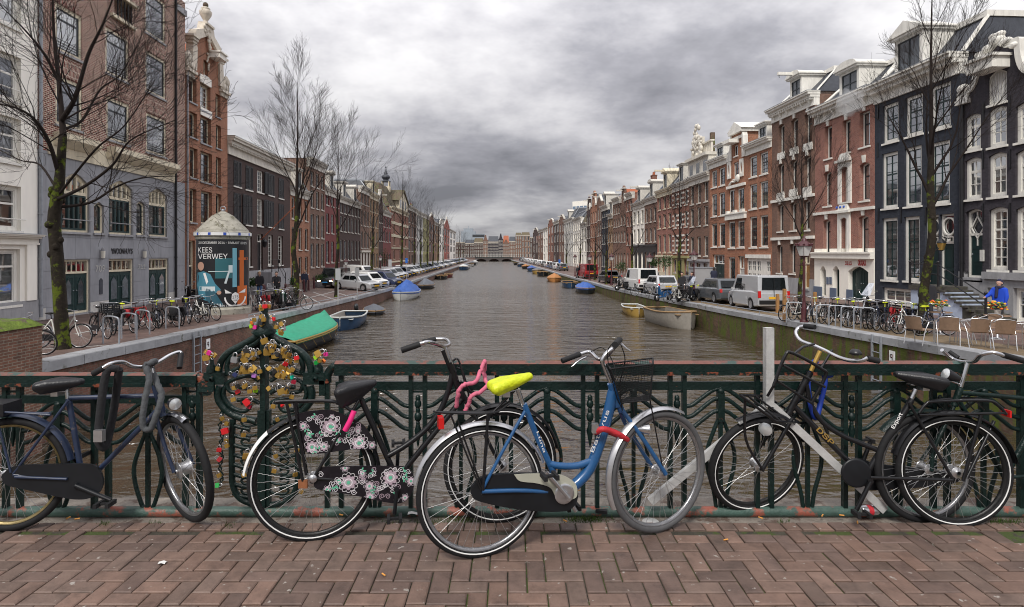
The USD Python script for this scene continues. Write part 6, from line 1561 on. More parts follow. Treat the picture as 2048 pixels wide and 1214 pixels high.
# blue city bicycle with basket (centre)
t = thing('bicycle', 'blue city bicycle with front basket and lime saddle cover in the middle', 'bicycle')
B = Plane(gp(958, 1113), gp(1318, 1064), .02)
rh, fh = B(963, 982), B(1318, 942)
wheel(t, rh, B.n + B.e * .06, .347, rim='rim_silver', stripe=True, seed=1, name='rear_wheel'); fax = rotz(.20) @ B.n
wheel(t, fh, fax, .345, tyre='tyre_grey', seed=2, name='front_wheel')
tubes(t, 'frame', 'frame_blue', ([B(1048, 808), B(1072, 868), B(1100, 930), B(1120, 978)], .0165), ([B(1226, 782), B(1215, 830), B(1198, 890), B(1180, 935), B(1158, 962), B(1128, 986)], .031),
      ([B(1098, 928), B(1125, 932), B(1155, 931), B(1182, 922)], .019), ([B(1222, 766), B(1236, 812)], .024), ([B(1050, 822, .03), B(1012, 890, .05), B(964, 980, .055)], .009), ([B(1050, 822, -.03), B(1012, 890, -.05), B(964, 980, -.055)], .009),
      ([B(1124, 985, .03), B(1040, 981, .055), B(964, 983, .055)], .011), ([B(1124, 985, -.03), B(1040, 981, -.055), B(964, 983, -.055)], .011), ([B(1117, 985, -.04), B(1117, 985, .04)], .026, 1))
cr = B(1241, 818); n2 = unit(fax)
tubes(t, 'fork', 'frame_blue', ([cr + n2 * .012, cr * .75 + fh * .25 + n2 * .05 - B.up * .01, cr * .4 + fh * .6 + n2 * .055, fh + n2 * .058], .0125), ([cr - n2 * .012, cr * .75 + fh * .25 - n2 * .05, cr * .4 + fh * .6 - n2 * .055, fh - n2 * .058], .0125), ([B(1236, 806), B(1243, 822)], .02, 1))
tubes(t, 'stem', 'chrome', ([B(1222, 766), B(1208, 733), B(1205, 720), B(1214, 706), B(1227, 697)], .0135))
tubes(t, 'seat_post', 'chrome', ([B(1047, 812), B(1035, 778)], .0125, 1))
HB = [B(1160, 708, -.24), B(1180, 704, -.24), B(1197, 718, -.15), B(1212, 714, -.06), B(1227, 697, 0), B(1238, 684, .10), B(1240, 680, .22)]
tubes(t, 'handlebar', 'chrome', (HB, .011)); grip(t, B(1160, 708, -.24), B(1124, 722, -.22)); grip(t, B(1239, 680, .22), B(1230, 690, .37), .017)
tubes(t, 'brake_lever', 'chrome', ([B(1172, 714, -.22), B(1160, 720, -.2), B(1144, 733, -.2)], .005), ([B(1240, 685, .2), B(1252, 696, .25), B(1262, 703, .3)], .005))
tubes(t, 'brake_cable', 'rubber', ([B(1238, 684, .1), B(1222, 690, .1), B(1215, 716, .06), B(1232, 790, .03), B(1243, 815, .02)], .0028), ([B(1240, 684, .2), B(1250, 720, .1), B(1240, 770, .04), B(1246, 830, .02)], .0028), ([B(1180, 704, -.24), B(1206, 696, -.1), B(1228, 730, 0), B(1230, 770, .02)], .0028))
sd = saddle(t, B, (978, 772), (1064, 752), 'hi_vis', .066, .035, 'saddle')
tag(sd, 'lime rain cover stretched over the saddle')
zt = B(1010, 757, .05); 
crank(t, B, (1129, 986), (1092, 944), (1152, 1022))
m = MB(); g = B.plate(m, [(943, 972), (966, 952), (1030, 946), (1100, 948), (1140, 958), (1155, 985), (1146, 1012), (1118, 1022), (1040, 1018), (960, 1002), (942, 988)], .028, .05); cc = put('chain_case', m, 'case_black', t)
m = MB(); B.plate(m, [(1028, 949), (1070, 947), (1120, 949), (1150, 966), (1154, 990), (1145, 998), (1128, 1000), (1112, 994), (1100, 975), (1072, 966), (1040, 962)], .0503, .056); put('case_cover', m, 'case_grey', cc)
m = MB(); m.lathe([(.052, .0), (.055, .006), (.04, .008), (.02, .008), (.018, .014), (0, .014)], B(1128, 987, .057), 20, B.n); put('chainring_cover', m, 'steel', cc)
guard(t, rh, B.n, .352, 20, 168, 'rim_silver', .026); guard(t, fh, fax, .352, 60, 205, 'rim_silver', .026)
rk = [B(871, 824, .05), B(900, 826, .05), B(985, 826, .05), B(1020, 806, .03)]
tubes(t, 'luggage_rack', 'frame_black', (rk, .006), ([B(871, 824, -.05), B(985, 824, -.05), B(1020, 802, -.03)], .006, 1), ([B(868, 823, .06), B(868, 823, -.06)], .006, 1), ([B(976, 826, .05), B(966, 980, .06)], .008, 1), ([B(978, 826, -.05), B(966, 980, -.06)], .008, 1), ([B(900, 826, .05), B(962, 980, .06)], .005, 1), ([B(900, 826, 0), B(990, 826, 0)], .005, 1), ([B(985, 826, 0), B(1035, 775, 0)], .007, 1), ([B(915, 840, .05), B(965, 978, .06)], .005, 1))
m = MB(); R = np.stack([B.e, B.n, B.up], 1); m.obox(B(881, 844, .0), (.028, .07, .055), R); put('tail_light', m, 'red_glass', t)
# wire basket
bk = [B(1214, 728, -.15), B(1306, 716, -.15), B(1306, 728, .17), B(1222, 738, .17)]; bb_ = [B(1240, 800, -.12), B(1302, 790, -.12), B(1300, 800, .13), B(1243, 806, .13)]
m = MB(); q = bk + bk[:1]
for a, b in zip(q, q[1:]): m.tube([a, b], .005, 6)
q = bb_ + bb_[:1]
for a, b in zip(q, q[1:]): m.tube([a, b], .004, 6)
for a, b in zip(bk, bb_): m.tube([a, b], .004, 6)
bs = put('basket', m, 'rubber', t)
m = MB()
for i in range(4):
 a, b, c, d = bk[i], bk[(i + 1) % 4], bb_[(i + 1) % 4], bb_[i]
 for s in np.linspace(0, 1, 26)[1:-1]: m.tube([a + (b - a) * s, d + (c - d) * s], .0012, 3, cap=False)
 for s in np.linspace(0, 1, 20)[1:-1]: m.tube([a + (d - a) * s, b + (c - b) * s], .0012, 3, cap=False)
for s in np.linspace(0, 1, 20)[1:-1]: m.tube([bb_[0] + (bb_[1] - bb_[0]) * s, bb_[3] + (bb_[2] - bb_[3]) * s], .0012, 3, cap=False); m.tube([bb_[0] + (bb_[3] - bb_[0]) * s, bb_[1] + (bb_[2] - bb_[1]) * s], .0012, 3, cap=False)
put('basket_mesh', m, 'rubber', bs, kind='stuff')
tubes(t, 'basket_stay', 'frame_black', ([B(1300, 800, .1), B(1326, 940, .06)], .004, 1), ([B(1264, 800), B(1268, 830)], .006, 1))
lamp(t, B(1296, 858, .06), B.e + B.n * .3, .03, .06)
def frame_text(B, txt, a, b, off, h, look_, parent, bold=True):
 tm = meshkit.text_mesh(txt, 1.0, .01, bold); v = np.asarray(tm.vertices).copy(); v[:, 0] -= v[:, 0].min(); A, C = B(*a, off), B(*b, off); L = np.linalg.norm(C - A); e = unit(C - A); up = unit(np.cross(B.n, e))
 P = A + v[:, :1] / v[:, 0].max() * L * e + v[:, 1:2] * h * up + (v[:, 2:3] / .01 * .001) * B.n
 m = MB(); m.flat((P, np.asarray(tm.faces))); put('lettering', m, look_, parent)
frame_text(B, 'Batavus', (1187, 905), (1219, 822), .0325, .022, 'stripe_white', t, False); frame_text(B, 'Luna', (1073, 864), (1087, 905), .018, .013, 'stripe_white', t, False)
# red chain lock through its front wheel
m = MB(); P = spline([B(1193, 864, .06), B(1205, 858, .09), B(1222, 862, .08), B(1240, 870, .075), B(1254, 879, .05), B(1240, 872, -.02), B(1200, 858, -.05), B(1190, 863, .0), B(1193, 864, .06)], 5); m.tube(P, .016, 8); p = put('chain_lock', m, 'red_cloth', label='red cloth chain lock around the blue bicycle down tube and front wheel', cat='chain lock')
m = MB(); m.obox(B(1190, 856, .06), (.035, .03, .05)); put('lock_body', m, 'steel', p)

# black bicycle with a flowered coat guard
t = thing('bicycle', 'black bicycle with flower-printed coat guard and chain case', 'bicycle')
B = Plane(gp(632, 1078), gp(1006, 1042), .03)
rh, fh = B(626, 957), B(1002, 929)
wheel(t, rh, B.n, .348, rim='rim_dark', stripe=True, seed=3, name='rear_wheel'); wheel(t, fh, B.n, .345, rim='rim_dark', stripe=True, seed=4, name='front_wheel')
tubes(t, 'frame', 'frame_black', ([B(722, 798), B(781, 929), B(797, 965)], .0165, 1), ([B(906, 742), B(897, 780), B(880, 822), B(852, 858), B(815, 888), B(774, 913)], .0165), ([B(927, 795), B(880, 852), B(820, 926), B(797, 962)], .0165, 1), ([B(900, 724), B(914, 770)], .02, 1), ([B(913, 768), B(928, 797)], .02, 1),
      ([B(718, 800, .03), B(700, 830, .04), B(640, 935, .055), B(627, 957, .055)], .009, 1), ([B(718, 800, -.03), B(627, 957, -.055)], .009, 1), ([B(793, 967, .03), B(627, 957, .055)], .010, 1), ([B(793, 967, -.03), B(627, 957, -.055)], .010, 1), ([B(852, 852), B(868, 872)], .01, 1))
cr = B(929, 800)
tubes(t, 'fork', 'frame_black', ([B(886, 700), B(914, 770), B(929, 800)], .014, 1), ([cr + B.n * .03, B(960, 850, .05), B(985, 900, .055), fh + B.n * .055], .011), ([cr - B.n * .03, B(960, 850, -.05), B(985, 900, -.055), fh - B.n * .055], .011))
tubes(t, 'fork_carrier', 'frame_black', ([B(905, 722, .04), B(917, 720, .05), B(932, 770, .05), B(948, 790, .04)], .006), ([B(914, 735, -.03), B(926, 745, -.03), B(940, 800, -.03)], .006), ([B(912, 742, .05), B(912, 742, -.05)], .005, 1), ([B(922, 762, .05), B(922, 762, -.05)], .005, 1))
tubes(t, 'stem', 'chrome', ([B(900, 726), B(890, 695)], .012, 1), ([B(905, 728, .015), B(898, 698, .015)], .004, 1))
tubes(t, 'handlebar', 'chrome', ([B(840, 688, .28), B(858, 684, .27), B(880, 691, .16), B(890, 693, 0), B(899, 688, -.12), B(892, 679, -.25), B(872, 678, -.28)], .011)); grip(t, B(840, 688, .28), B(803, 701, .27), .017); grip(t, B(872, 678, -.28), B(845, 684, -.28), .016)
saddle(t, B, (671, 778), (752, 766), wd=.085, drop=.085); tubes(t, 'seat_post', 'frame_black', ([B(722, 800), B(716, 782)], .0135, 1))
tubes(t, 'luggage_rack', 'frame_black', ([B(551, 806, .06), B(560, 803, .06), B(664, 803, .06), B(700, 820, .05), B(712, 826, .04)], .0085), ([B(551, 806, -.06), B(664, 801, -.06), B(712, 824, -.04)], .0085, 1), ([B(551, 806, .06), B(551, 806, -.06)], .0085, 1), ([B(573, 805, .06), B(598, 925, .06), B(606, 962, .06)], .0085, 1), ([B(592, 805, -.05), B(614, 950, -.06)], .0085, 1), ([B(588, 805, .06), B(612, 950, .06)], .007, 1), ([B(620, 803, .06), B(620, 802, -.06)], .006, 1))
guard(t, rh, B.n, .355, -5, 130, 'frame_black', .03); guard(t, rh, B.n, .355, 131, 172, 'stripe_white', .03); guard(t, fh, B.n, .352, 10, 120, 'frame_black', .028)
m = MB(); cg = B.plate(m, [(594, 828), (620, 822), (660, 820), (690, 830), (722, 846), (738, 864), (753, 896), (700, 899), (622, 908), (608, 892), (597, 862)], .045, .05); gpth = put('coat_guard', m, 'print_ground', t)
m = MB(); cs = B.plate(m, [(632, 945), (645, 934), (700, 932), (780, 932), (812, 934), (826, 948), (828, 972), (818, 995), (800, 1006), (770, 1004), (735, 996), (690, 987), (635, 978), (628, 962)], .05, .056); cpth = put('chain_case', m, 'print_ground', t)
def flowers(B, poly, off, spots, parent, seed):
 rng = np.random.default_rng(seed); lay = {'print_lilac': [], 'print_white': [], 'print_green': []}
 for (px, py, r) in spots:
  x, y = B.loc(px, py, off); r = r / 400.; n = 12 if r > .04 else 6
  pet = lambda R, k, q: unary_union([shapely.Point(x + R * math.cos(a), y + R * math.sin(a)).buffer(q, 6) for a in np.arange(k) * 2 * PI / k] + [shapely.Point(x, y).buffer(R)])
  ring = pet(r * .85, n, r * .22); lay['print_white'].append(ring.difference(pet(r * .84, n, r * .18)))
  lay['print_lilac'].append(pet(r * .6, 8, r * .2)); lay['print_white'].append(shapely.Point(x, y).buffer(r * .42, 12).difference(shapely.Point(x, y).buffer(r * .34, 12)))
  lay['print_green'].append(shapely.Point(x, y).buffer(r * .2, 8))
 x0, y0, x1, y1 = poly.bounds
 for k in range(int(poly.area * 850)):
  p = shapely.Point(rng.uniform(x0, x1), rng.uniform(y0, y1))
  if not poly.buffer(-.012).contains(p): continue
  a0 = rng.random() * 6.3; sp = [(p.x + .0035 * (1 + 3 * tt) * math.cos(a0 + 7 * tt), p.y + .0035 * (1 + 3 * tt) * math.sin(a0 + 7 * tt)) for tt in np.linspace(0, 1.3, 14)]
  lay['print_white' if k % 2 else 'print_lilac'].append(shapely.LineString(sp).buffer(.0014))
  if k % 3 == 0:
   for q in (-.5, .5): lay['print_green'].append(shapely.affinity.rotate(shapely.affinity.scale(shapely.Point(p.x + .018 * math.cos(a0 + q), p.y + .018 * math.sin(a0 + q)).buffer(1, 5), .009, .004), math.degrees(a0 + q)))
 big = unary_union([shapely.Point(*B.loc(px, py, off)).buffer(r / 345.) for px, py, r in spots])
 for i, (lk, gs) in enumerate(lay.items()):
  g = unary_union(gs).intersection(poly.buffer(-.003)); m = MB(); sgn = np.linalg.det(np.stack([B.e, B.up, B.n])) > 0; o = off + .0012 + .0006 * i
  for q in getattr(g, 'geoms', [g]):
   if q.geom_type != 'Polygon' or q.area < 1e-7: continue
   v, fc = trimesh.creation.triangulate_polygon(q, engine='earcut'); v = np.c_[np.asarray(v), np.full(len(v), o)]; P = B.out(v); fc = np.asarray(fc)
   nn = np.cross(P[fc[:, 1]] - P[fc[:, 0]], P[fc[:, 2]] - P[fc[:, 0]]).sum(0) @ B.n
   m.add(P, fc if nn > 0 else fc[:, ::-1])
  put('flower_print', m, lk, parent, kind='stuff')
flowers(B, cg, .0505, [(661, 853, 21), (606, 852, 11), (624, 894, 17), (648, 893, 12), (718, 886, 20), (744, 890, 9), (618, 870, 7), (675, 880, 7), (716, 862, 7), (664, 833, 6)], gpth, 1)
flowers(B, cs, .0565, [(697, 965, 21), (781, 955, 21), (739, 972, 13), (822, 962, 12), (740, 994, 13), (725, 947, 8), (654, 978, 8), (810, 995, 9), (690, 936, 9)], cpth, 2)
crank(t, B, (793, 970), (789, 1028), (797, 892), 'case_black', .011)
m = MB(); m.tube([B(690, 861, .075), B(700, 842, .08), B(708, 822, .075)], .015, 8); put('ring_lock', m, 'pink_plastic', t)
m = MB(); m.lathe([(.022, 0), (.022, .008), (.008, .012), (.0, .014)], B(626, 957, .058), 14, B.n); put('axle_nut', m, 'steel', t); m = MB(); m.obox(B(606, 968, .06), (.05, .012, .045)); put('axle_bracket', m, 'rust', t)
m = MB(); P = spline([B(913, 815, .05), B(916, 785, .08), B(927, 770, .08), B(950, 763, .06), B(962, 742, .03), B(970, 722, 0), B(968, 745, -.04), B(972, 775, .05), B(945, 790, .07), B(938, 805, .06), B(930, 822, .05)], 6); P += np.random.default_rng(4).normal(0, .003, P.shape); m.tube(P, .0125, 7); put('chain_lock', m, 'pink_cloth', label='faded pink cloth chain lock hanging over the railing by the black bicycle', cat='chain lock')

# old navy blue bicycle at the left edge
t = thing('bicycle', 'old navy blue roadster with rusty rims at the left edge', 'bicycle')
B = Plane(gp(18, 1060), gp(395, 1043), .05)
rh = B(20, 948); fh = B(368, 937); h2 = np.array([.75, -.66, 0]); fax = unit(np.array([-.585, -.804, -.124]))
wheel(t, rh, B.n, .325, rim='rim_gold', seed=5, name='rear_wheel', tw=.021); wheel(t, fh, fax, .325, rim='rim_silver', seed=6, name='front_wheel', tw=.022, hubr=.04)
tubes(t, 'frame', 'frame_navy', ([B(137, 797), B(166, 962)], .0155, 1), ([B(140, 796), B(314, 791)], .0145, 1), ([B(320, 815), B(180, 958)], .0155, 1), ([B(309, 770), B(325, 822)], .019, 1), ([B(137, 800, .03), B(27, 948, .055)], .008, 1), ([B(137, 800, -.03), B(27, 948, -.055)], .008, 1), ([B(170, 962, .04), B(27, 950, .055)], .009, 1), ([B(170, 962, -.04), B(27, 950, -.055)], .009, 1))
cr = B(326, 832)
tubes(t, 'fork', 'frame_navy', ([cr - fax * .035, cr * .5 + fh * .5 - fax * .05, fh - fax * .055], .011), ([cr + fax * .035, cr * .5 + fh * .5 + fax * .05, fh + fax * .055], .011), ([B(322, 816), cr], .018, 1))
guard(t, rh, B.n, .335, 12, 150, 'frame_navy', .03); guard(t, fh, fax, .333, 70, 130, 'chrome', .024)
tubes(t, 'stem', 'chrome', ([B(313, 777), B(303, 737)], .0125, 1), ([B(303, 737), B(298, 731)], .016, 1)); tubes(t, 'seat_post', 'chrome', ([B(136, 797), B(133, 777)], .013, 1))
tubes(t, 'handlebar', 'chrome', ([B(206, 736, .22), B(222, 727, .20), B(245, 724, .12), B(268, 733, .06), B(298, 732, 0), B(320, 722, -.08), B(340, 710, -.15), B(358, 704, -.2), B(363, 708, -.2)], .0115)); grip(t, B(206, 736, .22), B(186, 748, .22), .017); grip(t, B(362, 707, -.2), B(359, 736, -.14), .017)
saddle(t, B, (82, 766), (166, 764), wd=.085, drop=.04); crank(t, B, (166, 963), (222, 1000), (146, 915), 'case_black')
m = MB(); B.plate(m, [(6, 948), (30, 932), (100, 928), (180, 928), (200, 940), (207, 965), (196, 988), (168, 998), (130, 995), (60, 980), (12, 968)], .045, .06); cc = put('chain_case', m, 'case_black', t)
m = MB(); m.tube([B(30, 954, .068), B(134, 958, .068)], .008, 8); put('chain_stay', m, 'frame_navy', cc)
tubes(t, 'luggage_rack', 'frame_navy', ([B(-60, 826, .06), B(0, 824, .06), B(100, 830, .05)], .006), ([B(-60, 824, -.06), B(100, 826, -.05)], .006, 1), ([B(100, 830, .05), B(100, 826, -.05)], .006, 1), ([B(-10, 825, .06), B(22, 945, .06)], .006, 1), ([B(-60, 825, 0), B(98, 827, 0)], .004, 1))
m = MB(); m.obox(B(-2, 815, 0), (.16, .13, .07)); put('tool_bag', m, 'leather_black', t)
lamp(t, B(350, 808, .08), h2 + (0, 0, -.05), .036, .08)
m = MB(); P = spline([B(238, 738, .1), B(216, 740, .12), B(206, 780, .13), B(198, 850, .13), B(196, 880, .12), B(210, 895, .1), B(222, 850, .05), B(232, 790, .04), B(238, 738, .1)], 6); m.tube(P, .021, 8); p = put('chain_lock', m, 'black_cloth', label='black cloth chain lock slung over the railing by the navy bicycle', cat='chain lock')
m = MB(); m.obox(B(199, 871, .16), (.05, .03, .065)); put('lock_body', m, 'steel', p)
m = MB(); P = spline([B(290, 728, .06), B(298, 760, .08), B(290, 800, .1), B(286, 850, .1), B(300, 858, .1), B(312, 830, .1), B(322, 790, .07), B(314, 765, .04), B(302, 735, -.03), B(310, 722, .02), B(292, 730, .06)], 6); P += np.random.default_rng(9).normal(0, .002, P.shape); m.tube(P, .017, 8); put('cable_lock', m, 'grey_cloth', label='grey cloth-covered lock hanging from the navy bicycle handlebar', cat='lock')

# black transport bicycle with front carrier, facing left
t = thing('bicycle', 'black transport bicycle with front carrier frame, facing left at the right', 'bicycle')
B = Plane(gp(1908, 1047), gp(1512, 1031), .05)
rh, fh = B(1907, 942), B(1513, 929); fax = unit(np.array([.18, -.96, -.20]))
wheel(t, rh, B.n, .33, rim='rim_dark', stripe=True, seed=7, name='rear_wheel', tw=.022); wheel(t, fh, fax, .318, rim='rim_dark', stripe=True, seed=8, name='front_wheel', tw=.024)
tubes(t, 'frame', 'frame_black', ([B(1729, 955), B(1824, 798)], .0175, 1), ([B(1588, 812), B(1725, 952)], .0175, 1), ([B(1612, 768), B(1622, 808), B(1645, 844), B(1683, 870), B(1720, 886), B(1752, 899)], .0155), ([B(1620, 744), B(1581, 819)], .021, 1), ([B(1818, 806, .03), B(1905, 957, .058)], .009, 1), ([B(1818, 806, -.03), B(1905, 957, -.058)], .009, 1), ([B(1732, 955, .04), B(1905, 960, .058)], .010, 1), ([B(1732, 955, -.04), B(1905, 960, -.058)], .010, 1), ([B(1647, 846), B(1656, 868)], .01, 1))
cr = B(1576, 830)
tubes(t, 'fork', 'frame_black', ([cr + fax * .04, cr * .5 + fh * .5 + fax * .05, fh + fax * .058], .0125), ([cr - fax * .04, cr * .5 + fh * .5 - fax * .05, fh - fax * .058], .0125), ([B(1581, 819), cr], .02, 1))
guard(t, rh, B.n, .342, 8, 165, 'frame_black', .034); guard(t, fh, fax, .334, 20, 120, 'frame_black', .03)
tubes(t, 'stem', 'gold', ([B(1622, 742), B(1640, 702)], .013, 1)); tubes(t, 'seat_post', 'chrome', ([B(1822, 800), B(1831, 778)], .0135, 1))
tubes(t, 'handlebar', 'chrome', ([B(1610, 652, -.2), B(1597, 656, -.22), B(1592, 668, -.2), B(1603, 682, -.14), B(1630, 692, -.06), B(1652, 702, 0), B(1676, 714, .08), B(1700, 721, .16), B(1722, 721, .22), B(1736, 716, .24)], .012)); grip(t, B(1609, 652, -.2), B(1630, 654, -.14), .0165); grip(t, B(1735, 717, .24), B(1758, 722, .24), .017)
m = MB(); m.lathe([(.0, .03), (.02, .026), (.032, .012), (.034, 0), (.02, -.006), (0, -.008)], B(1711, 708, .19), 14); put('bell', m, 'black_paint', t)
saddle(t, B, (1884, 758), (1789, 749), wd=.095, drop=.05)
m = MB(); m.lathe([(.075, -.008), (.085, -.004), (.085, .004), (.075, .008), (0, .010)], B(1712, 946, .05), 24, B.n); B.plate(m, [(1690, 930), (1715, 916), (1760, 928), (1900, 945), (1900, 968), (1740, 980), (1712, 976), (1692, 962)], -.065, -.05); put('chain_case', m, 'case_black', t)
crank(t, B, (1729, 955), (1713, 1020), (1740, 885), 'frame_black', .013)
U = [B(1547, 772, .13), B(1569, 714, .13), B(1585, 706, .12), B(1642, 737, .08), B(1651, 752, .06), B(1622, 808, .04)]
tubes(t, 'front_carrier', 'frame_black', (U, .010), ([B(1566, 731, .13), B(1650, 774, .06)], .008, 1), ([B(1554, 762, .13), B(1626, 808, .05)], .008, 1), ([B(1588, 708, .1), B(1606, 694, .04), B(1628, 688, 0)], .008, 1), ([B(1642, 737, .07), B(1664, 700, .02)], .008, 1),
      ([B(1480, 790, .2), B(1532, 792, -.05), B(1615, 846, -.08), B(1552, 843, .2), B(1480, 790, .2)], .0085, 1), ([B(1496, 792, .13), B(1562, 843, .12)], .007, 1), ([B(1510, 792, .07), B(1580, 844, .05)], .007, 1), ([B(1522, 792, 0), B(1598, 845, -.02)], .007, 1), ([B(1490, 796, .18), B(1492, 880, .12), fh + fax * .07], .008), ([B(1547, 772, .13), B(1535, 792, .1)], .008, 1))
lamp(t, B(1531, 858, .12), np.array([-.6, -.75, -.1]), .042, .08)
tubes(t, 'rear_carrier', 'frame_black', ([B(1838, 826, .07), B(1852, 808, .07), B(1870, 803, .07), B(1972, 801, .07), B(1998, 812, .07), B(2012, 828, .07)], .0085), ([B(1838, 826, -.07), B(1870, 801, -.07), B(1972, 799, -.07), B(2012, 826, -.07)], .0085), ([B(1838, 830, .07), B(2012, 826, .07)], .0075, 1), ([B(2012, 827, .07), B(2012, 827, -.07)], .0085, 1), ([B(1962, 830, .07), B(1926, 962, .06)], .0095, 1), ([B(1988, 842, .0), B(1934, 956, .06)], .0095, 1), *[([B(x, 803, .07), B(x + 16, 820, -.07)], .004, 1) for x in (1872, 1892, 1912, 1932, 1952)])
m = MB(); m.obox(B(2013, 826, .0), (.012, .06, .04)); put('tail_light', m, 'red_glass', t)
frame_text(B, 'DSP', (1632, 860), (1663, 891), .019, .028, 'gold', t); frame_text(B, 'Export', (1788, 858), (1805, 828), .019, .02, 'stripe_white', t)
m = MB(); P = spline([B(1628, 722, -.02), B(1640, 735, -.05), B(1650, 760, -.05), B(1642, 800, -.06), B(1632, 836, -.04), B(1622, 812, 0), B(1616, 770, -.02), B(1622, 735, -.03), B(1662, 748, -.06), B(1650, 752, -.05)], 6); m.tube(P, .016, 8); put('chain_lock', m, 'blue_cloth', label='blue cloth chain lock around the head tube of the transport bicycle', cat='chain lock')

# silver-rimmed bicycle behind it, also facing left
t = thing('bicycle', 'dark green bicycle with silver rims behind the transport bicycle', 'bicycle')
B = Plane(np.array([(1845 - HX) / F_PX * 3.47, 3.47, 0]), np.array([(2190 - HX) / F_PX * 3.47, 3.46, 0]), .02)
fh = B(1850, 935); rh = B(2188, 945)
wheel(t, fh, B.n + B.e * .12, .33, tyre='tyre', rim='rim_silver', seed=9, name='front_wheel'); wheel(t, rh, B.n, .33, rim='rim_silver', seed=10, name='rear_wheel')
tubes(t, 'frame', 'rail_green', ([B(1921, 774), B(1908, 812)], .019, 1), ([B(1915, 798), B(2010, 955)], .0155, 1), ([B(1918, 785), B(2090, 800)], .0145, 1), ([B(2100, 785), B(2010, 955)], .0155, 1), ([B(2098, 800), B(2188, 945)], .009, 1), ([B(2010, 955), B(2188, 945)], .01, 1))
tubes(t, 'fork', 'rail_green', ([B(1908, 812), B(1890, 850, .05), B(1868, 900, .055), fh + B.n * .055], .011), ([B(1908, 812), B(1890, 850, -.05), fh - B.n * .055], .011))
tubes(t, 'stem', 'chrome', ([B(1921, 774), B(1935, 726)], .0135, 1)); tubes(t, 'handlebar', 'chrome', ([B(1884, 700, -.12), B(1903, 716, -.14), B(1920, 723, -.06), B(1936, 724, 0), B(1950, 722, .08), B(1962, 710, .16), B(1985, 705, .2), B(2008, 711, .22)], .0115)); grip(t, B(2006, 710, .22), B(2048, 722, .2), .017); grip(t, B(1898, 704, -.2), B(1916, 716, -.16), .016); saddle(t, B, (2150, 770), (2075, 765))
guard(t, fh, B.n, .338, 30, 140, 'rail_green', .028); lamp(t, B(1892, 748, .06), -B.e * .9 + (0, 0, .35) if B.e[0] > 0 else B.e * .9 + (0, 0, .35), .036, .085, 'black_paint'); tubes(t, 'lamp_bracket', 'chrome', ([B(1900, 762, .04), B(1922, 770)], .005, 1))

# galvanised post on two splayed legs behind the railing
mat('galvanised', (.50, .50, .49), .5, metal=.3, var=.2, vscale=18, bump=.1)
t = thing('metal_post', 'galvanised square post on two splayed legs standing against the railing', 'post')
q = lambda px, py: at(px, py, FD - .075)
m = MB(); m.bar(q(1537, 812), q(1537, 655), .048, .048, up=(0, 1, 0)); put('upright', m, 'galvanised', t)
m = MB(); m.bar(q(1300, 1003), q(1530, 815), .046, .03, up=(0, 1, 0)); put('leg', m, 'galvanised', t); m = MB(); m.bar(q(1545, 812), q(1768, 1020), .046, .03, up=(0, 1, 0)); put('leg', m, 'galvanised', t)
m = MB(); m.lathe([(.05, 0), (.05, .008), (0, .009)], (q(1300, 1003)[0], FD - .09, -.03), 14); put('foot_plate', m, 'galvanised', t)

# litter
t = thing('drink_can', 'crushed silver drink can lying at the foot of the railing', 'can', gp(1738, 1030) + (0, 0, .03), .15)
m = MB(); m.lathe([(0, -.06), (.024, -.06), (.031, -.05), (.031, .045), (.025, .058), (.022, .056), (0, .056)], (0, 0, 0), 14, (1, 0, 0)); put('can_body', m, 'rim_silver', t); m = MB(); m.lathe([(.0315, -.02), (.0316, .012)], (0, 0, 0), 14, (1, 0, 0)); put('can_print', m, 'red_cloth', t)
mat('cig_filter', (.62, .28, .06), .8); mat('paper', (.62, .62, .60), .8)
for (px, py) in ((1645, 1033), (1683, 1033), (1521, 1038), (1715, 1047), (137, 1038), (155, 1040), (1130, 1044), (682, 1032), (767, 1152), (1452, 1082)):
 where = 'below the transport bicycle' if px > 1500 else 'near the navy bicycle' if px < 300 else 'on the bricks' if py > 1060 else 'near the blue bicycle'
 p = gp(px, py); a = rng.random() * 3; e = np.array([math.cos(a), math.sin(a), 0]) * .012; m = MB(); m.tube([p - e * 1.2 + (0, 0, .008), p + e + (0, 0, .008)], .004, 6); c = put('cigarette_end', m, 'cig_filter', label='orange cigarette end lying ' + where, cat='cigarette end', group='cigarette ends on the bridge')
for (px, py, s, lb) in ((1846, 1022, .05, 'scrap of white paper behind the black rear wheel'), (1868, 1030, .03, 'pale blue paper scrap near the black rear wheel'), (826, 1028, .03, 'white paper scrap beside the flowered bicycle pedal'), (325, 1148 - 20, .018, 'small white paper scrap on the bricks near the navy bicycle')):
 p = gp(px, py); m = MB(); m.grid(np.array([[(p[0] + i * s, p[1] + j * s * .7, .006 + .006 * ((i + j) % 2)) for j in (-1, 0, 1)] for i in (-1, 0, 1)])); put('paper_scrap', m, 'paper', label=lb, cat='paper')
p = gp(1203, 1026); m = MB(); m.obox(p + (0, 0, .012), (.07, .03, .018), rotz(-.3)); put('rubber_block', m, 'rubber', label='black rubber block lying on the kerb below the blue bicycle', cat='rubber block')

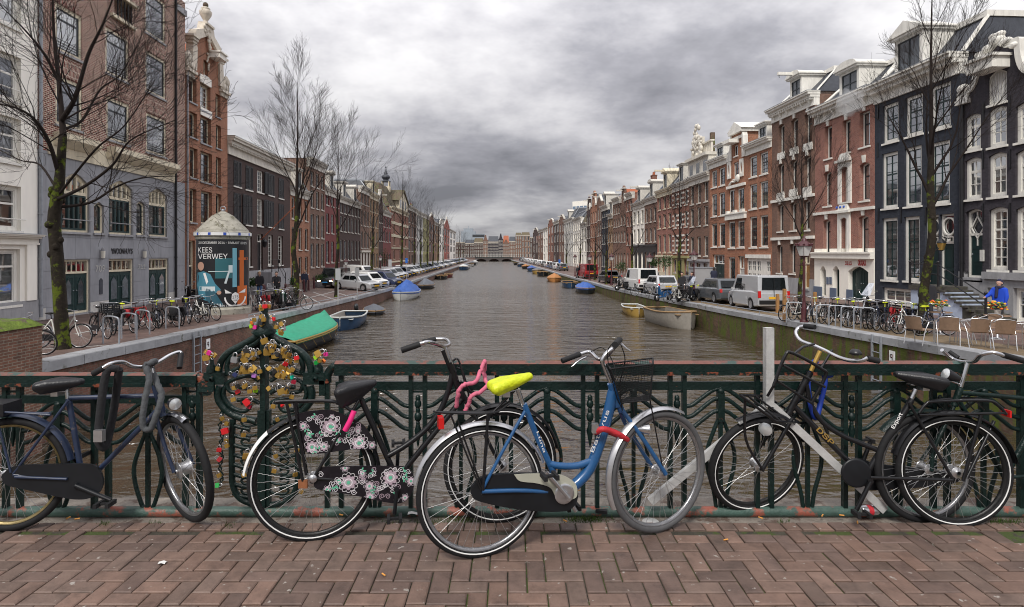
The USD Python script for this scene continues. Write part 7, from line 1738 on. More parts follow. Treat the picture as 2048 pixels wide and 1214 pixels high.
#bare winter trees
mat('bark_moss', (.024, .019, .014), .92, var=.5, vscale=9, bump=.9, bscale=26, spec=.2, col2=(.085, .11, .012), pth=.55, pscale=2.4); mat('twig', (.022, .016, .014), .9, spec=.2)
def grow(m, p, d, L, r, lev, rng, spread=.6, up=.12, nmin=4, kids=5, maxlev=4, bend=.10):
 n = 5 if lev < 2 else 4; pts = [np.array(p, float)]; d = unit(d); dirs = [d]
 for k in range(n):
  d = unit(d + rng.normal(0, bend, 3) + (0, 0, up * .5)); pts.append(pts[-1] + d * L / n); dirs.append(d)
 rr = np.linspace(r, max(r * .30, .0036), len(pts))
 m.tube(np.array(pts), rr, 7 if lev == 0 else (5 if lev < 2 else 3), cap=False)
 if lev >= maxlev: return
 k = kids if lev < 3 else kids - 1
 for i in range(k):
  t = .28 + .72 * (i + rng.random() * .8) / k; j = min(int(t * n), n - 1); f_ = t * n - j
  q = pts[j] + (pts[j + 1] - pts[j]) * min(f_, 1); dd = dirs[j + 1]
  a = unit(np.cross(dd, rng.normal(0, 1, 3))); nd = unit(dd + a * spread * (.7 + .6 * rng.random()) + (0, 0, up))
  grow(m, q, nd, L * (.50 + .22 * rng.random()) * (1.15 - .45 * t), max(np.interp(t, [0, 1], [r, r * .3]) * .5, .004), lev + 1, rng, spread, up, nmin, kids, maxlev, bend)
 if lev and lev < maxlev: grow(m, pts[-1], dirs[-1], L * .5, rr[-1], lev + 1, rng, spread, up, nmin, kids, maxlev, bend)
def street_tree(px, py, top, lab, lean=0., limbs=7, seed=1, spread=.55, fork=.36, wide=1., maxlev=4, kids=5, knots=0, rad=.13):
 b = ground(px, py); d = b[1]; H = EYE - (top - HY) / F_PX * d - b[2]; rng = np.random.default_rng(seed)
 t = thing('bare_tree', lab, 'tree', b)
 zf = H * fork; P = spline([(0, 0, -.1), (lean * .2 + rng.normal(0, .04), 0, zf * .33), (lean * .5 + rng.normal(0, .06), rng.normal(0, .05), zf * .66), (lean, 0, zf), (lean * 1.1, 0, H * .55), (lean * 1.3, .1, H * .75), (lean * 1.2, 0, H * .96)], 5)
 z = P[:, 2] / H; r = rad * np.interp(z, [0, .02, fork, .6, 1], [1.45, 1.1, .85, .42, .06])
 m = MB(); k = int(len(P) * .62); m.tube(P[:k], r[:k], 10, cap=False)
 for _ in range(knots): i = rng.integers(3, k - 2); a = rng.random() * 6.3; m.ball(P[i] + (math.cos(a) * r[i] * .8, math.sin(a) * r[i] * .8, 0), r[i] * .5, 1, (1, 1, 1.4))
 put('trunk', m, 'bark_moss', t)
 m = MB(); m.tube(P[k - 1:], r[k - 1:], 6, cap=False); up_ = [i for i in range(len(P)) if P[i][2] > zf * .8]
 for q in range(limbs):
  i = up_[min(int(len(up_) * (q + rng.random() * .6) / limbs * .86), len(up_) - 2)]; a = q * 2.4 + rng.random() * .8; L = (H - P[i][2]) * (.55 + .2 * rng.random()) * wide
  grow(m, P[i], (math.cos(a) * spread, math.sin(a) * spread, .62 + .3 * rng.random()), max(L, H * .18), r[i] * .45, 1, rng, maxlev=maxlev, kids=kids)
 put('crown', m, 'twig', t); return t
street_tree(590, 608, 145, 'tall vase-shaped bare tree behind the advertising column, in front of the brown house', .1, 11, 3, .36, .36, .72, 4, 6, 3, .15)
street_tree(1843, 668, -60, 'tall bare tree with mossy trunk between the parked bicycles and terrace chairs', .3, 11, 6, .42, .40, .68, 4, 5, 8, .135)
street_tree(1600, 626, 255, 'bare tree with green trunk beside the crowned street lamp on the right', .1, 8, 9, .45, .4, .8, 4, 5, 2, .09)
street_tree(672, 594, 235, 'bare tree in a kerbed pit behind the silver car', .1, 9, 11, .42, .42, .8, 4, 5, 2, .11)
street_tree(1358, 592, 348, 'slender bare tree by the motorcycles in front of the banded brick house', .05, 7, 14, .5, .42, .8, 4, 5, 0, .12)
street_tree(744, 566, 372, 'bare tree beside the second lamp of the left bank', .1, 8, 15, .6, .4, 1., 4, 4, 0, .13)
street_tree(803, 553, 345, 'tall bare tree in front of the tower house', .1, 9, 16, .55, .4, 1., 4, 4, 0, .16)
for i, (px, py, top, lab) in enumerate(((1263, 573, 395, 'bare tree in front of the white plastered house'), (1212, 568, 430, 'thin bare tree by the brown group of people'), (828, 549, 405, 'bare tree just right of the tower house'), (841, 547, 400, 'reddish bare tree, second right of the tower house'), (855, 543, 398, 'bare tree with a fine dense crown in front of the yellow house'),
  (866, 541, 415, 'bare tree, fourth right of the tower house'), (876, 538, 420, 'bare tree in front of the ochre house of the left row'), (886, 535, 432, 'bare tree before the white bell gable house'), (918, 528, 455, 'bushy bare tree near the far left end of the canal'), (926, 526, 462, 'low bare tree at the far left end of the canal'), (1190, 560, 436, 'small bare tree in front of the orange gable'), (1160, 545, 440, 'distant bare tree on the right bank'), (1133, 540, 450, 'small distant bare tree beyond the white house'))):
 street_tree(px, py, top, lab, .05, 7, 30 + i, .5, .38, .95, 3, 5, 0, .14)
# the near left tree, its limbs following the photograph
b = ground(124, 698); dT = b[1]; t = thing('bare_tree', 'large gnarled bare tree with mossy trunk in front of the grey stone building', 'tree')
T = lambda px, py, o=0.: at(px, py, dT + o)
m = MB(); tr = spline([T(126, 702), T(124, 660), T(120, 600), T(116, 540), T(111, 480), T(108, 440), T(113, 400), T(119, 360), T(122, 320), T(126, 270)], 4); r = np.interp(np.arange(len(tr)), [0, 3, 18, 24, 30, 36], [.21, .165, .15, .145, .115, .095]); m.tube(tr, r, 12, cap=False)
rng = np.random.default_rng(17)
for k in range(12): i = rng.integers(14, 28); a = rng.random() * 6.3; m.ball(tr[i] + (math.cos(a) * .14, math.sin(a) * .14, 0), .075, 1, (1, 1, 1.3))
put('trunk', m, 'bark_moss', t); m = MB()
for pts, r0, r1 in (([T(126, 270), T(123, 225, .1), T(116, 150, .2), T(108, 70, .2), T(104, -20, .1)], .085, .02), ([T(124, 240), T(150, 195, -.3), T(176, 110, -.4), T(205, 50, -.5), T(232, -20, -.5)], .07, .016), ([T(118, 350), T(98, 285, -.4), T(70, 240, -.8), T(30, 215, -1.1), T(-30, 205, -1.4)], .06, .014), ([T(112, 400), T(170, 372, -.8), T(225, 330, -1.4), T(262, 280, -1.8), T(350, 240, -2.2)], .05, .009),
  ([T(112, 415), T(180, 405, .4), T(236, 372, .6), T(290, 355, .6), T(360, 352, .8)], .045, .009), ([T(116, 160, .2), T(90, 110, -.1), T(50, 60, -.4), T(0, 10, -.6)], .045, .01), ([T(125, 260), T(165, 240, .5), T(200, 180, .7), T(240, 150, .9), T(275, 90, 1.)], .04, .009), ([T(115, 380), T(80, 330, .6), T(40, 320, .9), T(-20, 290, 1.2)], .036, .008), ([T(113, 395), T(190, 300, -.6), T(250, 250, -.9), T(310, 160, -1.2)], .036, .008)):
 P = spline(pts, 6); rr = np.linspace(r0, r1, len(P)); m.tube(P, rr, 7, cap=False)
 for k in range(11):
  i = rng.integers(4, len(P) - 1); d = unit(P[i] - P[i - 1]); a = unit(np.cross(d, rng.normal(0, 1, 3)))
  grow(m, P[i], d + a * .8 + (0, 0, .1), (1.2 + 1.2 * rng.random()) * (1.2 - .5 * i / len(P)), max(rr[i] * .40, .006), 2, rng, .7, .05, kids=5, maxlev=4, bend=.16)
put('crown', m, 'twig', t)

#parked bicycles (six kinds, each bicycle a thing)
def bike_kind(key, col, lady, extra):
 p = proto('bicycle_' + key); R = .34; n = (0, 1, 0)
 for nm, x in (('rear_wheel', 0.), ('front_wheel', 1.08)):
  c = np.array([x, 0, R]); m = MB(); m.lathe([(.02, -.04), (.03, 0), (.02, .04)], c, 6, n); w = put(nm, m, 'rim_silver', p)
  ring = lambda r, k=26: np.array([c + (r * math.cos(a), 0, r * math.sin(a)) for a in np.arange(k) * 2 * PI / k])
  m = MB(); m.tube(ring(R - .018), .019, 5, closed=True); put('tyre', m, 'tyre', w); m = MB(); m.tube(ring(R - .042), .009, 4, closed=True); put('rim', m, 'rim_silver', w)
  m = MB()
  for k in range(16): a = k * PI / 8; m.tube([c + (0, .02 * (-1) ** k, 0), c + ((R - .04) * math.cos(a), 0, (R - .04) * math.sin(a))], .002, 3, cap=False)
  put('spokes', m, 'spoke', w, kind='stuff')
 m = MB(); A, Bt, Hh, Hl = (.43, 0, .27), (.27, 0, .80), (.88, 0, .86), (.92, 0, .68)
 tubes_ = [(A, Bt), (Hh, Hl), (A, Hl), (Bt, (0, .05, R)), (Bt, (0, -.05, R)), (A, (0, .05, R)), (A, (0, -.05, R))] + ([((.36, 0, .52), (.70, 0, .56)), ((.70, 0, .56), Hh)] if lady else [((.28, 0, .77), Hh)])
 for a, b_ in tubes_: m.tube([a, b_], .015, 6)
 for y in (-.05, .05): m.tube([Hl, (.98, y, .55), (1.08, y, R)], .011, 5)
 put('frame', m, col, p)
 m = MB(); m.tube([Hh, (.85, 0, 1.02)], .012, 6); m.tube(spline([(.66, -.28, 1.02), (.78, -.27, 1.05), (.86, -.12, 1.04), (.85, 0, 1.03), (.86, .12, 1.04), (.78, .27, 1.05), (.66, .28, 1.02)], 3), .011, 6); put('handlebar', m, 'chrome', p)
 m = MB(); m.tube([(.27, 0, .8), (.24, 0, .93)], .012, 6); m.ball((.20, 0, .96), .09, 2, (1.25, .8, .38)); m.ball((.33, 0, .965), .05, 1, (1.5, .6, .5)); put('saddle', m, 'hi_vis' if 'cover' in extra else 'leather_black', p)
 m = MB()
 for c, a0, a1 in ((0, 20, 175), (1.08, 40, 160)): m = MB(); P = np.array([[(c + (R + .02) * math.cos(a), y, R + (R + .02) * math.sin(a)) for y in (-.026, .026)] for a in np.radians(np.linspace(a0, a1, 14))]); m.grid(P); m.grid(P[:, ::-1]); put('mudguard', m, 'rim_silver' if key in 'bd' else 'frame_black', p)
 m = MB(); m.prism(sbox(-.05, .24, .52, .36).buffer(.03), .04, .06, lambda v: np.stack([v[:, 0], -v[:, 2], v[:, 1]], 1)); put('chain_case', m, 'case_black', p)
 m = MB(); m.box(-.32, .14, -.07, .07, .745, .76); m.tube([(-.2, .07, .75), (0, .06, R)], .007, 4); m.tube([(-.2, -.07, .75), (0, -.06, R)], .007, 4); put('luggage_rack', m, 'frame_black', p)
 m = MB(); m.tube([(.43, -.08, .27), (.50, -.08, .12)], .01, 5); m.tube([(.43, .08, .27), (.36, .08, .42)], .01, 5); m.tube([(.43, -.08, .27), (.43, .08, .27)], .012, 5); put('crank', m, 'steel', p)
 for q in ((.44, .54, -.19, -.075, .1, .13), (.32, .42, .075, .19, .41, .44)): m = MB(); m.box(*q); put('pedal', m, 'rubber', p)
 if 'crate' in extra:
  m = MB()
  for z in np.linspace(.84, 1.10, 5): m.tube([(.93, -.2, z), (1.3, -.2, z), (1.3, .2, z), (.93, .2, z)], .014, 4, closed=True)
  for x, y in ((.93, -.2), (1.05, -.2), (1.18, -.2), (1.3, -.2), (1.3, 0), (1.3, .2), (1.18, .2), (1.05, .2), (.93, .2), (.93, 0)): m.box(x - .012, x + .012, y - .012, y + .012, .84, 1.11)
  m.box(.93, 1.3, -.2, .2, .835, .85); put('crate', m, 'case_black', p)
 if 'bags' in extra: m = MB(); m.tm(trimesh.creation.box((.36, .12, .28)).apply_translation((-.1, -.15, .6))); m.tm(trimesh.creation.box((.36, .12, .28)).apply_translation((-.1, .15, .6))); put('pannier', m, 'red_cloth' if key == 'e' else 'black_cloth', p)
 if 'lamp' in extra: m = MB(); m.lathe([(0, -.08), (.03, -.05), (.035, 0), (0, .005)], (.97, 0, .74), 8, (1, 0, 0)); put('headlight', m, 'chrome', p)
mat('frame_white', (.7, .69, .64), .35); mat('frame_red', (.4, .02, .02), .35)
for k in (('a', 'frame_black', 1, 'lamp'), ('b', 'frame_white', 1, 'lamp'), ('c', 'frame_black', 0, 'crate'), ('d', 'frame_navy', 1, 'cover lamp'), ('e', 'frame_red', 0, 'bags'), ('f', 'frame_black', 0, 'cover bags')): bike_kind(*k)
KIND = dict(a='black city bicycle', b='white-framed bicycle', c='black bicycle with crate', d='navy lime-saddled bicycle', e='red bicycle with panniers', f='black lime-saddled bicycle')
def park(px, py, deg, k, where, lean=.08, hop=0):
 g = ground(px, py); a = math.radians(deg); e = np.array([math.cos(a), math.sin(a), 0]); o = g - e * .54; o[2] = street_z(g[0], g[1]) + hop
 copy(f'/World/kinds_of_bicycle_{k}', 'parked_bicycle', KIND[k] + ' ' + where, 'bicycle', o, group='bicycles parked on the quays', R=rotz(a) @ rotx(lean))
park(118, 697, 2, 'b', 'leaning on the big tree at the left', -.12)
for i, (px, py, dg, k) in enumerate(((200, 676, -35, 'c'), (215, 668, 140, 'a'), (250, 664, -30, 'f'), (285, 660, -28, 'e'), (300, 655, 150, 'a'), (318, 654, -60, 'd'), (338, 652, 150, 'f'), (352, 650, -40, 'a'), (372, 646, -50, 'd'), (388, 644, -45, 'a'), (402, 642, 140, 'b'), (415, 640, -25, 'a'))): park(px, py, dg, k, f'{ordn[i]} from the tree in the left bank row', .1 if i % 2 else -.06)
park(40, 712, 10, 'a', 'half hidden behind the brick pier at the left', .2)
for i, (px, py, dg, k) in enumerate(((508, 622, -80, 'b'), (520, 620, -60, 'd'), (532, 622, -70, 'e'), (545, 618, 110, 'a'), (556, 617, -60, 'f'), (568, 614, -40, 'd'), (582, 612, 130, 'a'))): park(px, py, dg, k, f'{ordn[i]} right of the advertising column')
park(592, 620, 5, 'a', 'standing alone by the second tree of the left bank', -.1)
for i, (px, py, dg, k) in enumerate(((1585, 641, 205, 'b'), (1600, 640, 215, 'a'), (1622, 643, 230, 'd'), (1640, 645, 225, 'b'), (1655, 646, 220, 'a'), (1672, 648, 215, 'f'), (1690, 650, 230, 'a'), (1706, 652, 45, 'd'), (1722, 655, 190, 'a'), (1740, 656, 225, 'f'), (1752, 657, 40, 'a'), (1768, 660, 215, 'd'), (1782, 661, 225, 'e'), (1796, 662, 200, 'f'), (1815, 664, 215, 'd'), (1826, 668, 190, 'b'), (1870, 672, 10, 'd'))): park(px, py, dg, k, f'{ordn[i]} from the silver van in the right rack', .1 if i % 2 else -.08)
for i, (px, py, dg, k) in enumerate(((1345, 604, 215, 'd'), (1356, 605, 230, 'b'), (1368, 602, 40, 'a'), (1380, 603, 220, 'f'), (1392, 600, 215, 'd'), (1283, 592, 190, 'a'), (1236, 575, 215, 'a'), (1247, 577, 220, 'b'), (1485, 588, 190, 'b'), (1503, 590, 10, 'a'))): park(px, py, dg, k, f'{ordn[i]} from the left by the right bank motorcycles')
def hoops(pxs, lab, h=.78):
 for px, py in pxs:
  b = ground(px, py); m = MB(); m.tube(spline([b + (-.3, .1, -.02), b + (-.3, .1, h * .8), b + (-.22, .1, h), b + (.22, -.1, h), b + (.3, -.1, h * .8), b + (.3, -.1, -.02)], 4), .024, 7); put('bike_rack', m, 'zinc', label=f'grey steel bicycle hoop, {ordn[pxs.index((px, py))]} from the left {lab}', cat='bike rack', group='steel hoop racks')
hoops(((222, 688), (258, 678), (285, 668), (345, 658)), 'on the left bank'); hoops(((1590, 644), (1652, 652), (1677, 654), (1702, 657), (1728, 660)), 'on the right bank')

#cars and vans
def hull(pts, r, n=1):
 s = np.asarray(trimesh.creation.icosphere(n, 1.0).vertices); rs = np.broadcast_to(r, (len(pts),))
 return manifold3d.Manifold.hull_points(np.vstack([np.array(p) + s * q for p, q in zip(pts, rs)]).astype(float))
for k, c in dict(black=(.014, .014, .016), silver=(.56, .57, .58), white=(.72, .72, .70), grey=(.11, .12, .13), blue=(.02, .03, .07), red=(.22, .015, .02)).items(): mat('car_' + k, c, .25, metal=.4 if k in ('silver', 'grey') else 0, coat=.8)
mat('car_glass', (.015, .02, .022), .05, spec=.8); mat('plate_yellow', (.72, .40, .02), .5); mat('plate_blue', (.05, .35, .7), .5); mat('headlight_glass', (.6, .62, .62), .1, metal=.3, coat=.6); mat('lit_lamp', (1., .72, .35), .3, em=6.)
SH = dict(sedan=(4.5, 1.74, 1.42, 1.15, 3.75, 1.75, 3.15, .88), hatch=(4.2, 1.76, 1.48, .95, 4.0, 1.6, 3.6, .92), van=(4.8, 1.9, 1.95, .75, 4.72, 1.5, 4.66, 1.02), combo=(4.3, 1.72, 1.80, .85, 4.25, 1.55, 4.18, 1.0))
def car_kind(key, shape, col, lit=False, plate='plate_yellow', words=None):
 L, W, H, xb0, xb1, xr0, xr1, zb = SH[shape]; p = proto('car_' + key); w = W / 2; van = shape in ('van', 'combo')
 # length runs along +x from the nose
 body = hull([(.12, s * (w - .22), z) for s in (-1, 1) for z in (.32, .56)] + [(L - .1, s * (w - .16), z) for s in (-1, 1) for z in (.34, zb - .12)] + [(1.0, s * (w - .09), z) for s in (-1, 1) for z in (.28, zb - .14)] + [(L - .8, s * (w - .09), z) for s in (-1, 1) for z in (.28, zb - .08)] + [(.35, s * (w - .2), zb - .22) for s in (-1, 1)], .09)
 for x in (.82, L - .85):
  for s in (-1, 1): body = body - manifold3d.Manifold.cylinder(.3, .36, .36, 20).rotate((90, 0, 0)).translate((x, s * (w - .1) + .15, .31))
 cab = hull([(xb0, s * (w - .14), zb - .1) for s in (-1, 1)] + [(xb1 - .05, s * (w - .14), zb - .1) for s in (-1, 1)] + [(xr0, s * (w - .24 + .08 * van), H - .07) for s in (-1, 1)] + [(xr1 - .05, s * (w - .24 + .08 * van), H - .07) for s in (-1, 1)], .07)
 m = MB(); bm = trimesh.Trimesh(*[np.asarray(a) for a in (lambda q: (q.vert_properties[:, :3], q.tri_verts))((body + cab).to_mesh())], process=False); sm = trimesh.graph.smooth_shade(bm, angle=.6, facet_minarea=None); m.tm(sm); put('body', m, 'car_' + col, p)
 m = MB(); q = .075
 def side(x, s, z): return w - .14 - ((z - zb) / (H - zb)) * (.10 - .08 * van)
 fr = lambda t, x0, x1: x0 + (x1 - x0) * t
 zl, zh = zb + .03, H - .12
 def pane(P): m.add(np.array(P), [[0, 1, 2, 3]]); m.add(np.array(P), [[3, 2, 1, 0]])
 f0, f1 = (xr0 - xb0), (xr1 - xb1)
 pane([(fr(.10, xb0, xr0) - .075, -w + .24, zl), (fr(.10, xb0, xr0) - .075, w - .24, zl), (fr(.86, xb0, xr0) - .075, w - .30, zh), (fr(.86, xb0, xr0) - .075, -w + .30, zh)])
 put('windscreen', m, 'car_glass', p); m = MB()
 pane([(fr(.12, xb1, xr1) + .045, w - .26, zl + .05), (fr(.12, xb1, xr1) + .045, -w + .26, zl + .05), (fr(.86, xb1, xr1) + .03, -w + .30, zh), (fr(.86, xb1, xr1) + .03, w - .30, zh)])
 put('rear_window', m, 'car_glass', p)
 for s in (-1, 1):
  edges = [(xb0 + .35, xr0 + .06), ((xb0 + xb1) / 2, (xr0 + xr1) / 2)] if not van else [(xb0 + .35, xr0 + .06), (xb0 + 1.35, xr0 + .75)]
  if shape in ('sedan', 'hatch'): edges.append((xb1 - .45, xr1 - .12))
  for (a0, a1), (b0, b1) in zip(edges, edges[1:]):
   m = MB(); y0, y1 = s * (w - .062), s * (w - .165 + .075 * van); pane([(a0 + .03, y0, zl + .02), (b0 - .03, y0, zl + .02), (b1 - .03, y1, zh), (a1 + .03, y1, zh)]); put('side_window', m, 'car_glass', p)
  m = MB(); m.obox((xb0 + .5, s * (w + .06), zb + .05), (.1, .18, .12)); put('mirror', m, 'car_' + col, p)
  m = MB(); m.obox((.10, s * (w - .32), .62), (.12, .3, .13)); put('headlight', m, 'lit_lamp' if lit else 'headlight_glass', p)
  m = MB(); m.obox((L - .045, s * (w - .14), .78 if not van else .85), (.08, .13, .2 if not van else .34)); put('tail_light', m, 'red_glass', p)
  for x in (.82, L - .85):
   c = (x, s * (w - .11), .31); m = MB(); m.lathe([(.0, -.09), (.28, -.09), (.31, -.06), (.31, .06), (.28, .09), (.2, .09)], c, 18, (0, s, 0)); wl = put('wheel', m, 'tyre', p)
   m = MB(); m.lathe([(.2, .088), (.19, .075), (.1, .07), (.05, .09), (0, .092)], c, 12, (0, s, 0)); put('hubcap', m, 'rim_silver', wl)
 for x in (-.002, L + .002):
  m = MB(); m.box(x - .012, x + .012, -.26, .26, .44 if x < 1 else .62, .55 if x < 1 else .73); put('number_plate', m, plate, p)
 m = MB(); m.box(.0, .06, -w + .3, w - .3, .34, .42); m.box(.01, .05, -.4, .4, .58, .68); m.box(.3, L - .3, -w + .25, w - .25, .2, .3); put('grille', m, 'rubber', p)
 m = MB(); m.box(L - .03, L + .015, -w + .12, w - .12, .36, .56); put('bumper', m, 'rubber' if van else 'car_' + col, p)
 if van: m = MB(); m.box(L - .012, L + .006, -.012, .012, .6, H - .15); put('door_seam', m, 'rubber', p)
 if words:
  tm = meshkit.text_mesh(words, .2, .01, True); v = np.asarray(tm.vertices); m = MB(); m.flat((np.stack([2.0 + v[:, 0], -(w - .062) - v[:, 2] * .8, 1.02 + v[:, 1]], 1), np.asarray(tm.faces)))
  fr_ = sbox(-.1, -.09, .72, .3); g = fr_.difference(fr_.buffer(-.03, join_style=2)); m.prism(g, w - .062, w - .054, lambda q: np.stack([1.95 + q[:, 0], -q[:, 2], 1.02 + q[:, 1]], 1)); put('lettering', m, 'rubber', p)
for k, s, c, o in (('combo', 'combo', 'silver', dict(words='TBP')), ('hatch', 'hatch', 'grey', {}), ('hybrid', 'hatch', 'silver', {}), ('van', 'van', 'white', {}), ('saab', 'sedan', 'black', {}), ('redvan', 'van', 'red', {}), ('taxi', 'combo', 'black', dict(lit=True, plate='plate_blue')), ('cab', 'sedan', 'silver', {}), ('white', 'hatch', 'white', {}), ('blue', 'hatch', 'blue', {}), ('dark', 'sedan', 'grey', {}), ('whitevan', 'combo', 'white', {})): car_kind(k, s, c, **o)
def drive(px, py, deg, k, lab, name='parked_car', cat='car', group=None):
 g = ground(px, py); a = math.radians(deg); e = np.array([math.cos(a), math.sin(a), 0]); L = {'combo': 4.3, 'van': 4.8, 'redvan': 4.8}.get(k, 4.3)
 o = g + e * L / 2; d = .5; o[2] = street_z(g[0], g[1]) + .012; gx = (street_z(g[0] + e[0] * 1.5, g[1] + e[1] * 1.5) - street_z(g[0] - e[0] * 1.5, g[1] - e[1] * 1.5)) / 3; o[2] += gx * L / 2
 copy(f'/World/kinds_of_car_{k}', name, lab, cat, o, group=group, R=rotz(a) @ rotz(PI) @ roty(math.atan(gx)))
drive(668, 574, -95, 'taxi', 'black taxi with lit headlights and a blue plate on the left road'); drive(716, 580, -28, 'cab', 'silver car parked nose to the canal behind the left lamp'); drive(735, 574, -28, 'white', 'white car parked right behind the silver car'); drive(722, 562, -25, 'whitevan', 'white van behind the white car on the left bank', 'parked_van', 'van')
drive(766, 571, -28, 'blue', 'dark blue car parked nose to the canal beside the white car')
drive(1512, 617, 90, 'combo', 'silver delivery van with TBP lettering on its side', 'parked_van', 'van'); drive(1440, 604, 92, 'hatch', 'dark grey hatchback parked behind the silver delivery van'); drive(1320, 588, 94, 'hybrid', 'silver car with a red tail light bar beside the blue scooter'); drive(1280, 580, 95, 'van', 'white panel van parked on the right bank', 'parked_van', 'van'); drive(1218, 565, 98, 'saab', 'black saloon car parked beyond the white panel van'); drive(1174, 556, 98, 'redvan', 'dark red van parked near the brown group of people', 'parked_van', 'van')
rng = np.random.default_rng(2); cols = ['dark', 'saab', 'hybrid', 'blue', 'white', 'cab', 'hatch']; nm = dict(dark='grey saloon', saab='black saloon', hybrid='silver hatchback', blue='dark blue hatchback', white='white hatchback', cab='silver saloon', hatch='grey hatchback'); cnt = {}
d = 62.
while d < 235:
 k = cols[rng.integers(7)]; x = wallL(d) - 3.3; pp = (HX + x / d * F_PX, HY + (EYE - street_z(x, d)) / d * F_PX); cnt[k] = cnt.get(k, 0) + 1
 drive(*pp, -30 + rng.normal(0, 2), k, f'{nm[k]} in the left bank row, {ordn[min(cnt[k], 17) - 1]} of its colour from the front' if cnt[k] <= 17 else f'{nm[k]} far along the left row', group='cars parked in the long row on the left bank'); d += 3.1 + .8 * rng.random() + (d > 150) * 1.5
d = 112.; cnt = {}
while d < 250:
 k = cols[rng.integers(7)]; x = wallR(d) + 2.4; pp = (HX + x / d * F_PX, HY + (EYE - street_z(x, d)) / d * F_PX); cnt[k] = cnt.get(k, 0) + 1
 drive(*pp, 97, k, f'{nm[k]} in the far right row, {ordn[min(cnt[k], 17) - 1]} of its colour beyond the red van', group='cars parked in the far row on the right bank'); d += 5.6 + 1.5 * rng.random()

# scooters and motorcycles
def scooter(px, py, deg, col, lab, big=False):
 g = ground(px, py); t = thing('scooter', lab, 'scooter', g, math.radians(deg)); s = 1.15 if big else 1.
 for x in (-.6 * s, .6 * s):
  m = MB(); m.lathe([(.0, -.05), (.2, -.06), (.25, -.03), (.25, .03), (.2, .06), (0, .05)], (x, 0, .25), 14, (0, 1, 0)); w = put('wheel', m, 'tyre', t); m = MB(); m.lathe([(.14, -.062), (.14, .062), (0, .064)], (x, 0, .25), 10, (0, 1, 0)); put('hub', m, 'rim_silver', w)
 m = MB(); m.tm(hull([(-.65 * s, .12, .5), (-.65 * s, -.12, .5), (-.1, .13, .35), (-.1, -.13, .35), (-.7 * s, 0, .68), (-.1, .1, .6), (-.1, -.1, .6)], .07, 2)); m.tm(hull([(.35, .16, .45), (.35, -.16, .45), (.48, .1, .95), (.48, -.1, .95)], .05, 2)); m.tm(hull([(.4, .12, .28), (.4, -.12, .28), (-.15, .12, .28), (-.15, -.12, .28)], .05, 1)); put('body', m, col, t)
 m = MB(); m.tm(hull([(-.7 * s, .1, .76), (-.7 * s, -.1, .76), (.0, .09, .74), (.0, -.09, .74)], .05, 2)); put('seat', m, 'leather_black', t)
 m = MB(); m.tube([(.62 * s, 0, .25), (.46, 0, 1.0), (.42, 0, 1.05)], .03, 7); m.tube([(.36, -.33, 1.08), (.44, 0, 1.04), (.36, .33, 1.08)], .015, 6); put('handlebar', m, 'steel', t)
 for y in (-.3, .3): m = MB(); m.tube([(.4, y, 1.08), (.38, y * 1.25, 1.22)], .007, 5); m.obox((.38, y * 1.3, 1.25), (.02, .11, .07)); put('mirror', m, 'chrome', t)
 m = MB(); m.lathe([(0, -.05), (.07, -.02), (.075, .02), (0, .03)], (.55, 0, .92), 12, (1, 0, 0)); put('headlight', m, 'lamp_clear', t)
 if big: m = MB(); P = np.array([[(.5 - .12 * k, y * (1 - .15 * k), 1.05 + .17 * k) for y in np.linspace(-.22, .22, 5)] for k in range(4)]); m.grid(P); m.grid(P[:, ::-1]); put('windshield', m, 'pane', t)
scooter(386, 606, -100, 'frame_black', 'black scooter parked left of the advertising column'); scooter(1748, 640, 200, 'frame_black', 'black scooter with round mirrors behind the right bank bicycles', True); scooter(1326, 602, 215, 'frame_blue', 'blue scooter beside the silver car on the right bank'); scooter(1372, 603, 30, 'frame_black', 'black motorcycle lying back among bicycles on the right bank', True); scooter(1392, 601, 210, 'frame_navy', 'motor scooter with windshield near the dark hatchback', True); scooter(1246, 581, 200, 'frame_black', 'black scooter left of the white panel van'); scooter(563, 620, -60, 'frame_black', 'black scooter among the bicycles right of the advertising column')

#advertising column
mat('column_stone', (.30, .285, .24), .85, var=.35, vscale=3.5, bump=.35, bscale=18, col2=(.14, .13, .09), pth=.6, pscale=4)
for k, c in dict(ink=(.012, .013, .016), teal=(.03, .12, .14), suit=(.06, .22, .30), suit_dark=(.03, .10, .14), skin=(.45, .27, .20), easel=(.50, .12, .03), pale=(.55, .62, .64), sky=(.16, .38, .48), white=(.75, .75, .74), blue=(.03, .08, .42)).items(): mat('print_col_' + k, c, .3, coat=.3)
b = ground(446, 628); dC = b[1] + .6; b = np.array([(446 - HX) / F_PX * dC, dC, street_z(b[0], dC)]); RC = 49.5 / F_PX * dC; cz = lambda py: EYE - (py - HY) / F_PX * (dC - .7) - b[2]
t = thing('advertising_column', 'round advertising column with a stone cone roof and a dark exhibition poster', 'advertising column', b)
m = MB(); m.lathe([(RC * 1.06, -.1), (RC * 1.06, cz(618)), (RC * .965, cz(614)), (RC * .965, cz(480))], (0, 0, 0), 40, sharp=(1, 2)); put('shaft', m, 'column_stone', t)
m = MB(); m.lathe([(RC * .97, cz(479)), (RC * 1.0, cz(477)), (RC * 1.0, cz(472)), (RC * 1.05, cz(471.5)), (RC * 1.05, cz(464)), (RC * .97, cz(462.5)), (RC * .93, cz(458)), (RC * .40, cz(430)), (RC * .1, cz(421)), (0, cz(420))], (0, 0, 0), 40, sharp=(2, 3, 4, 5, 6)); rf = put('cone_roof', m, 'column_stone', t)
m = MB(); m.lathe([(RC * 1.056, cz(471)), (RC * 1.056, cz(465))], (0, 0, 0), 40); put('sign_band', m, 'print_col_white', t)
m = MB()
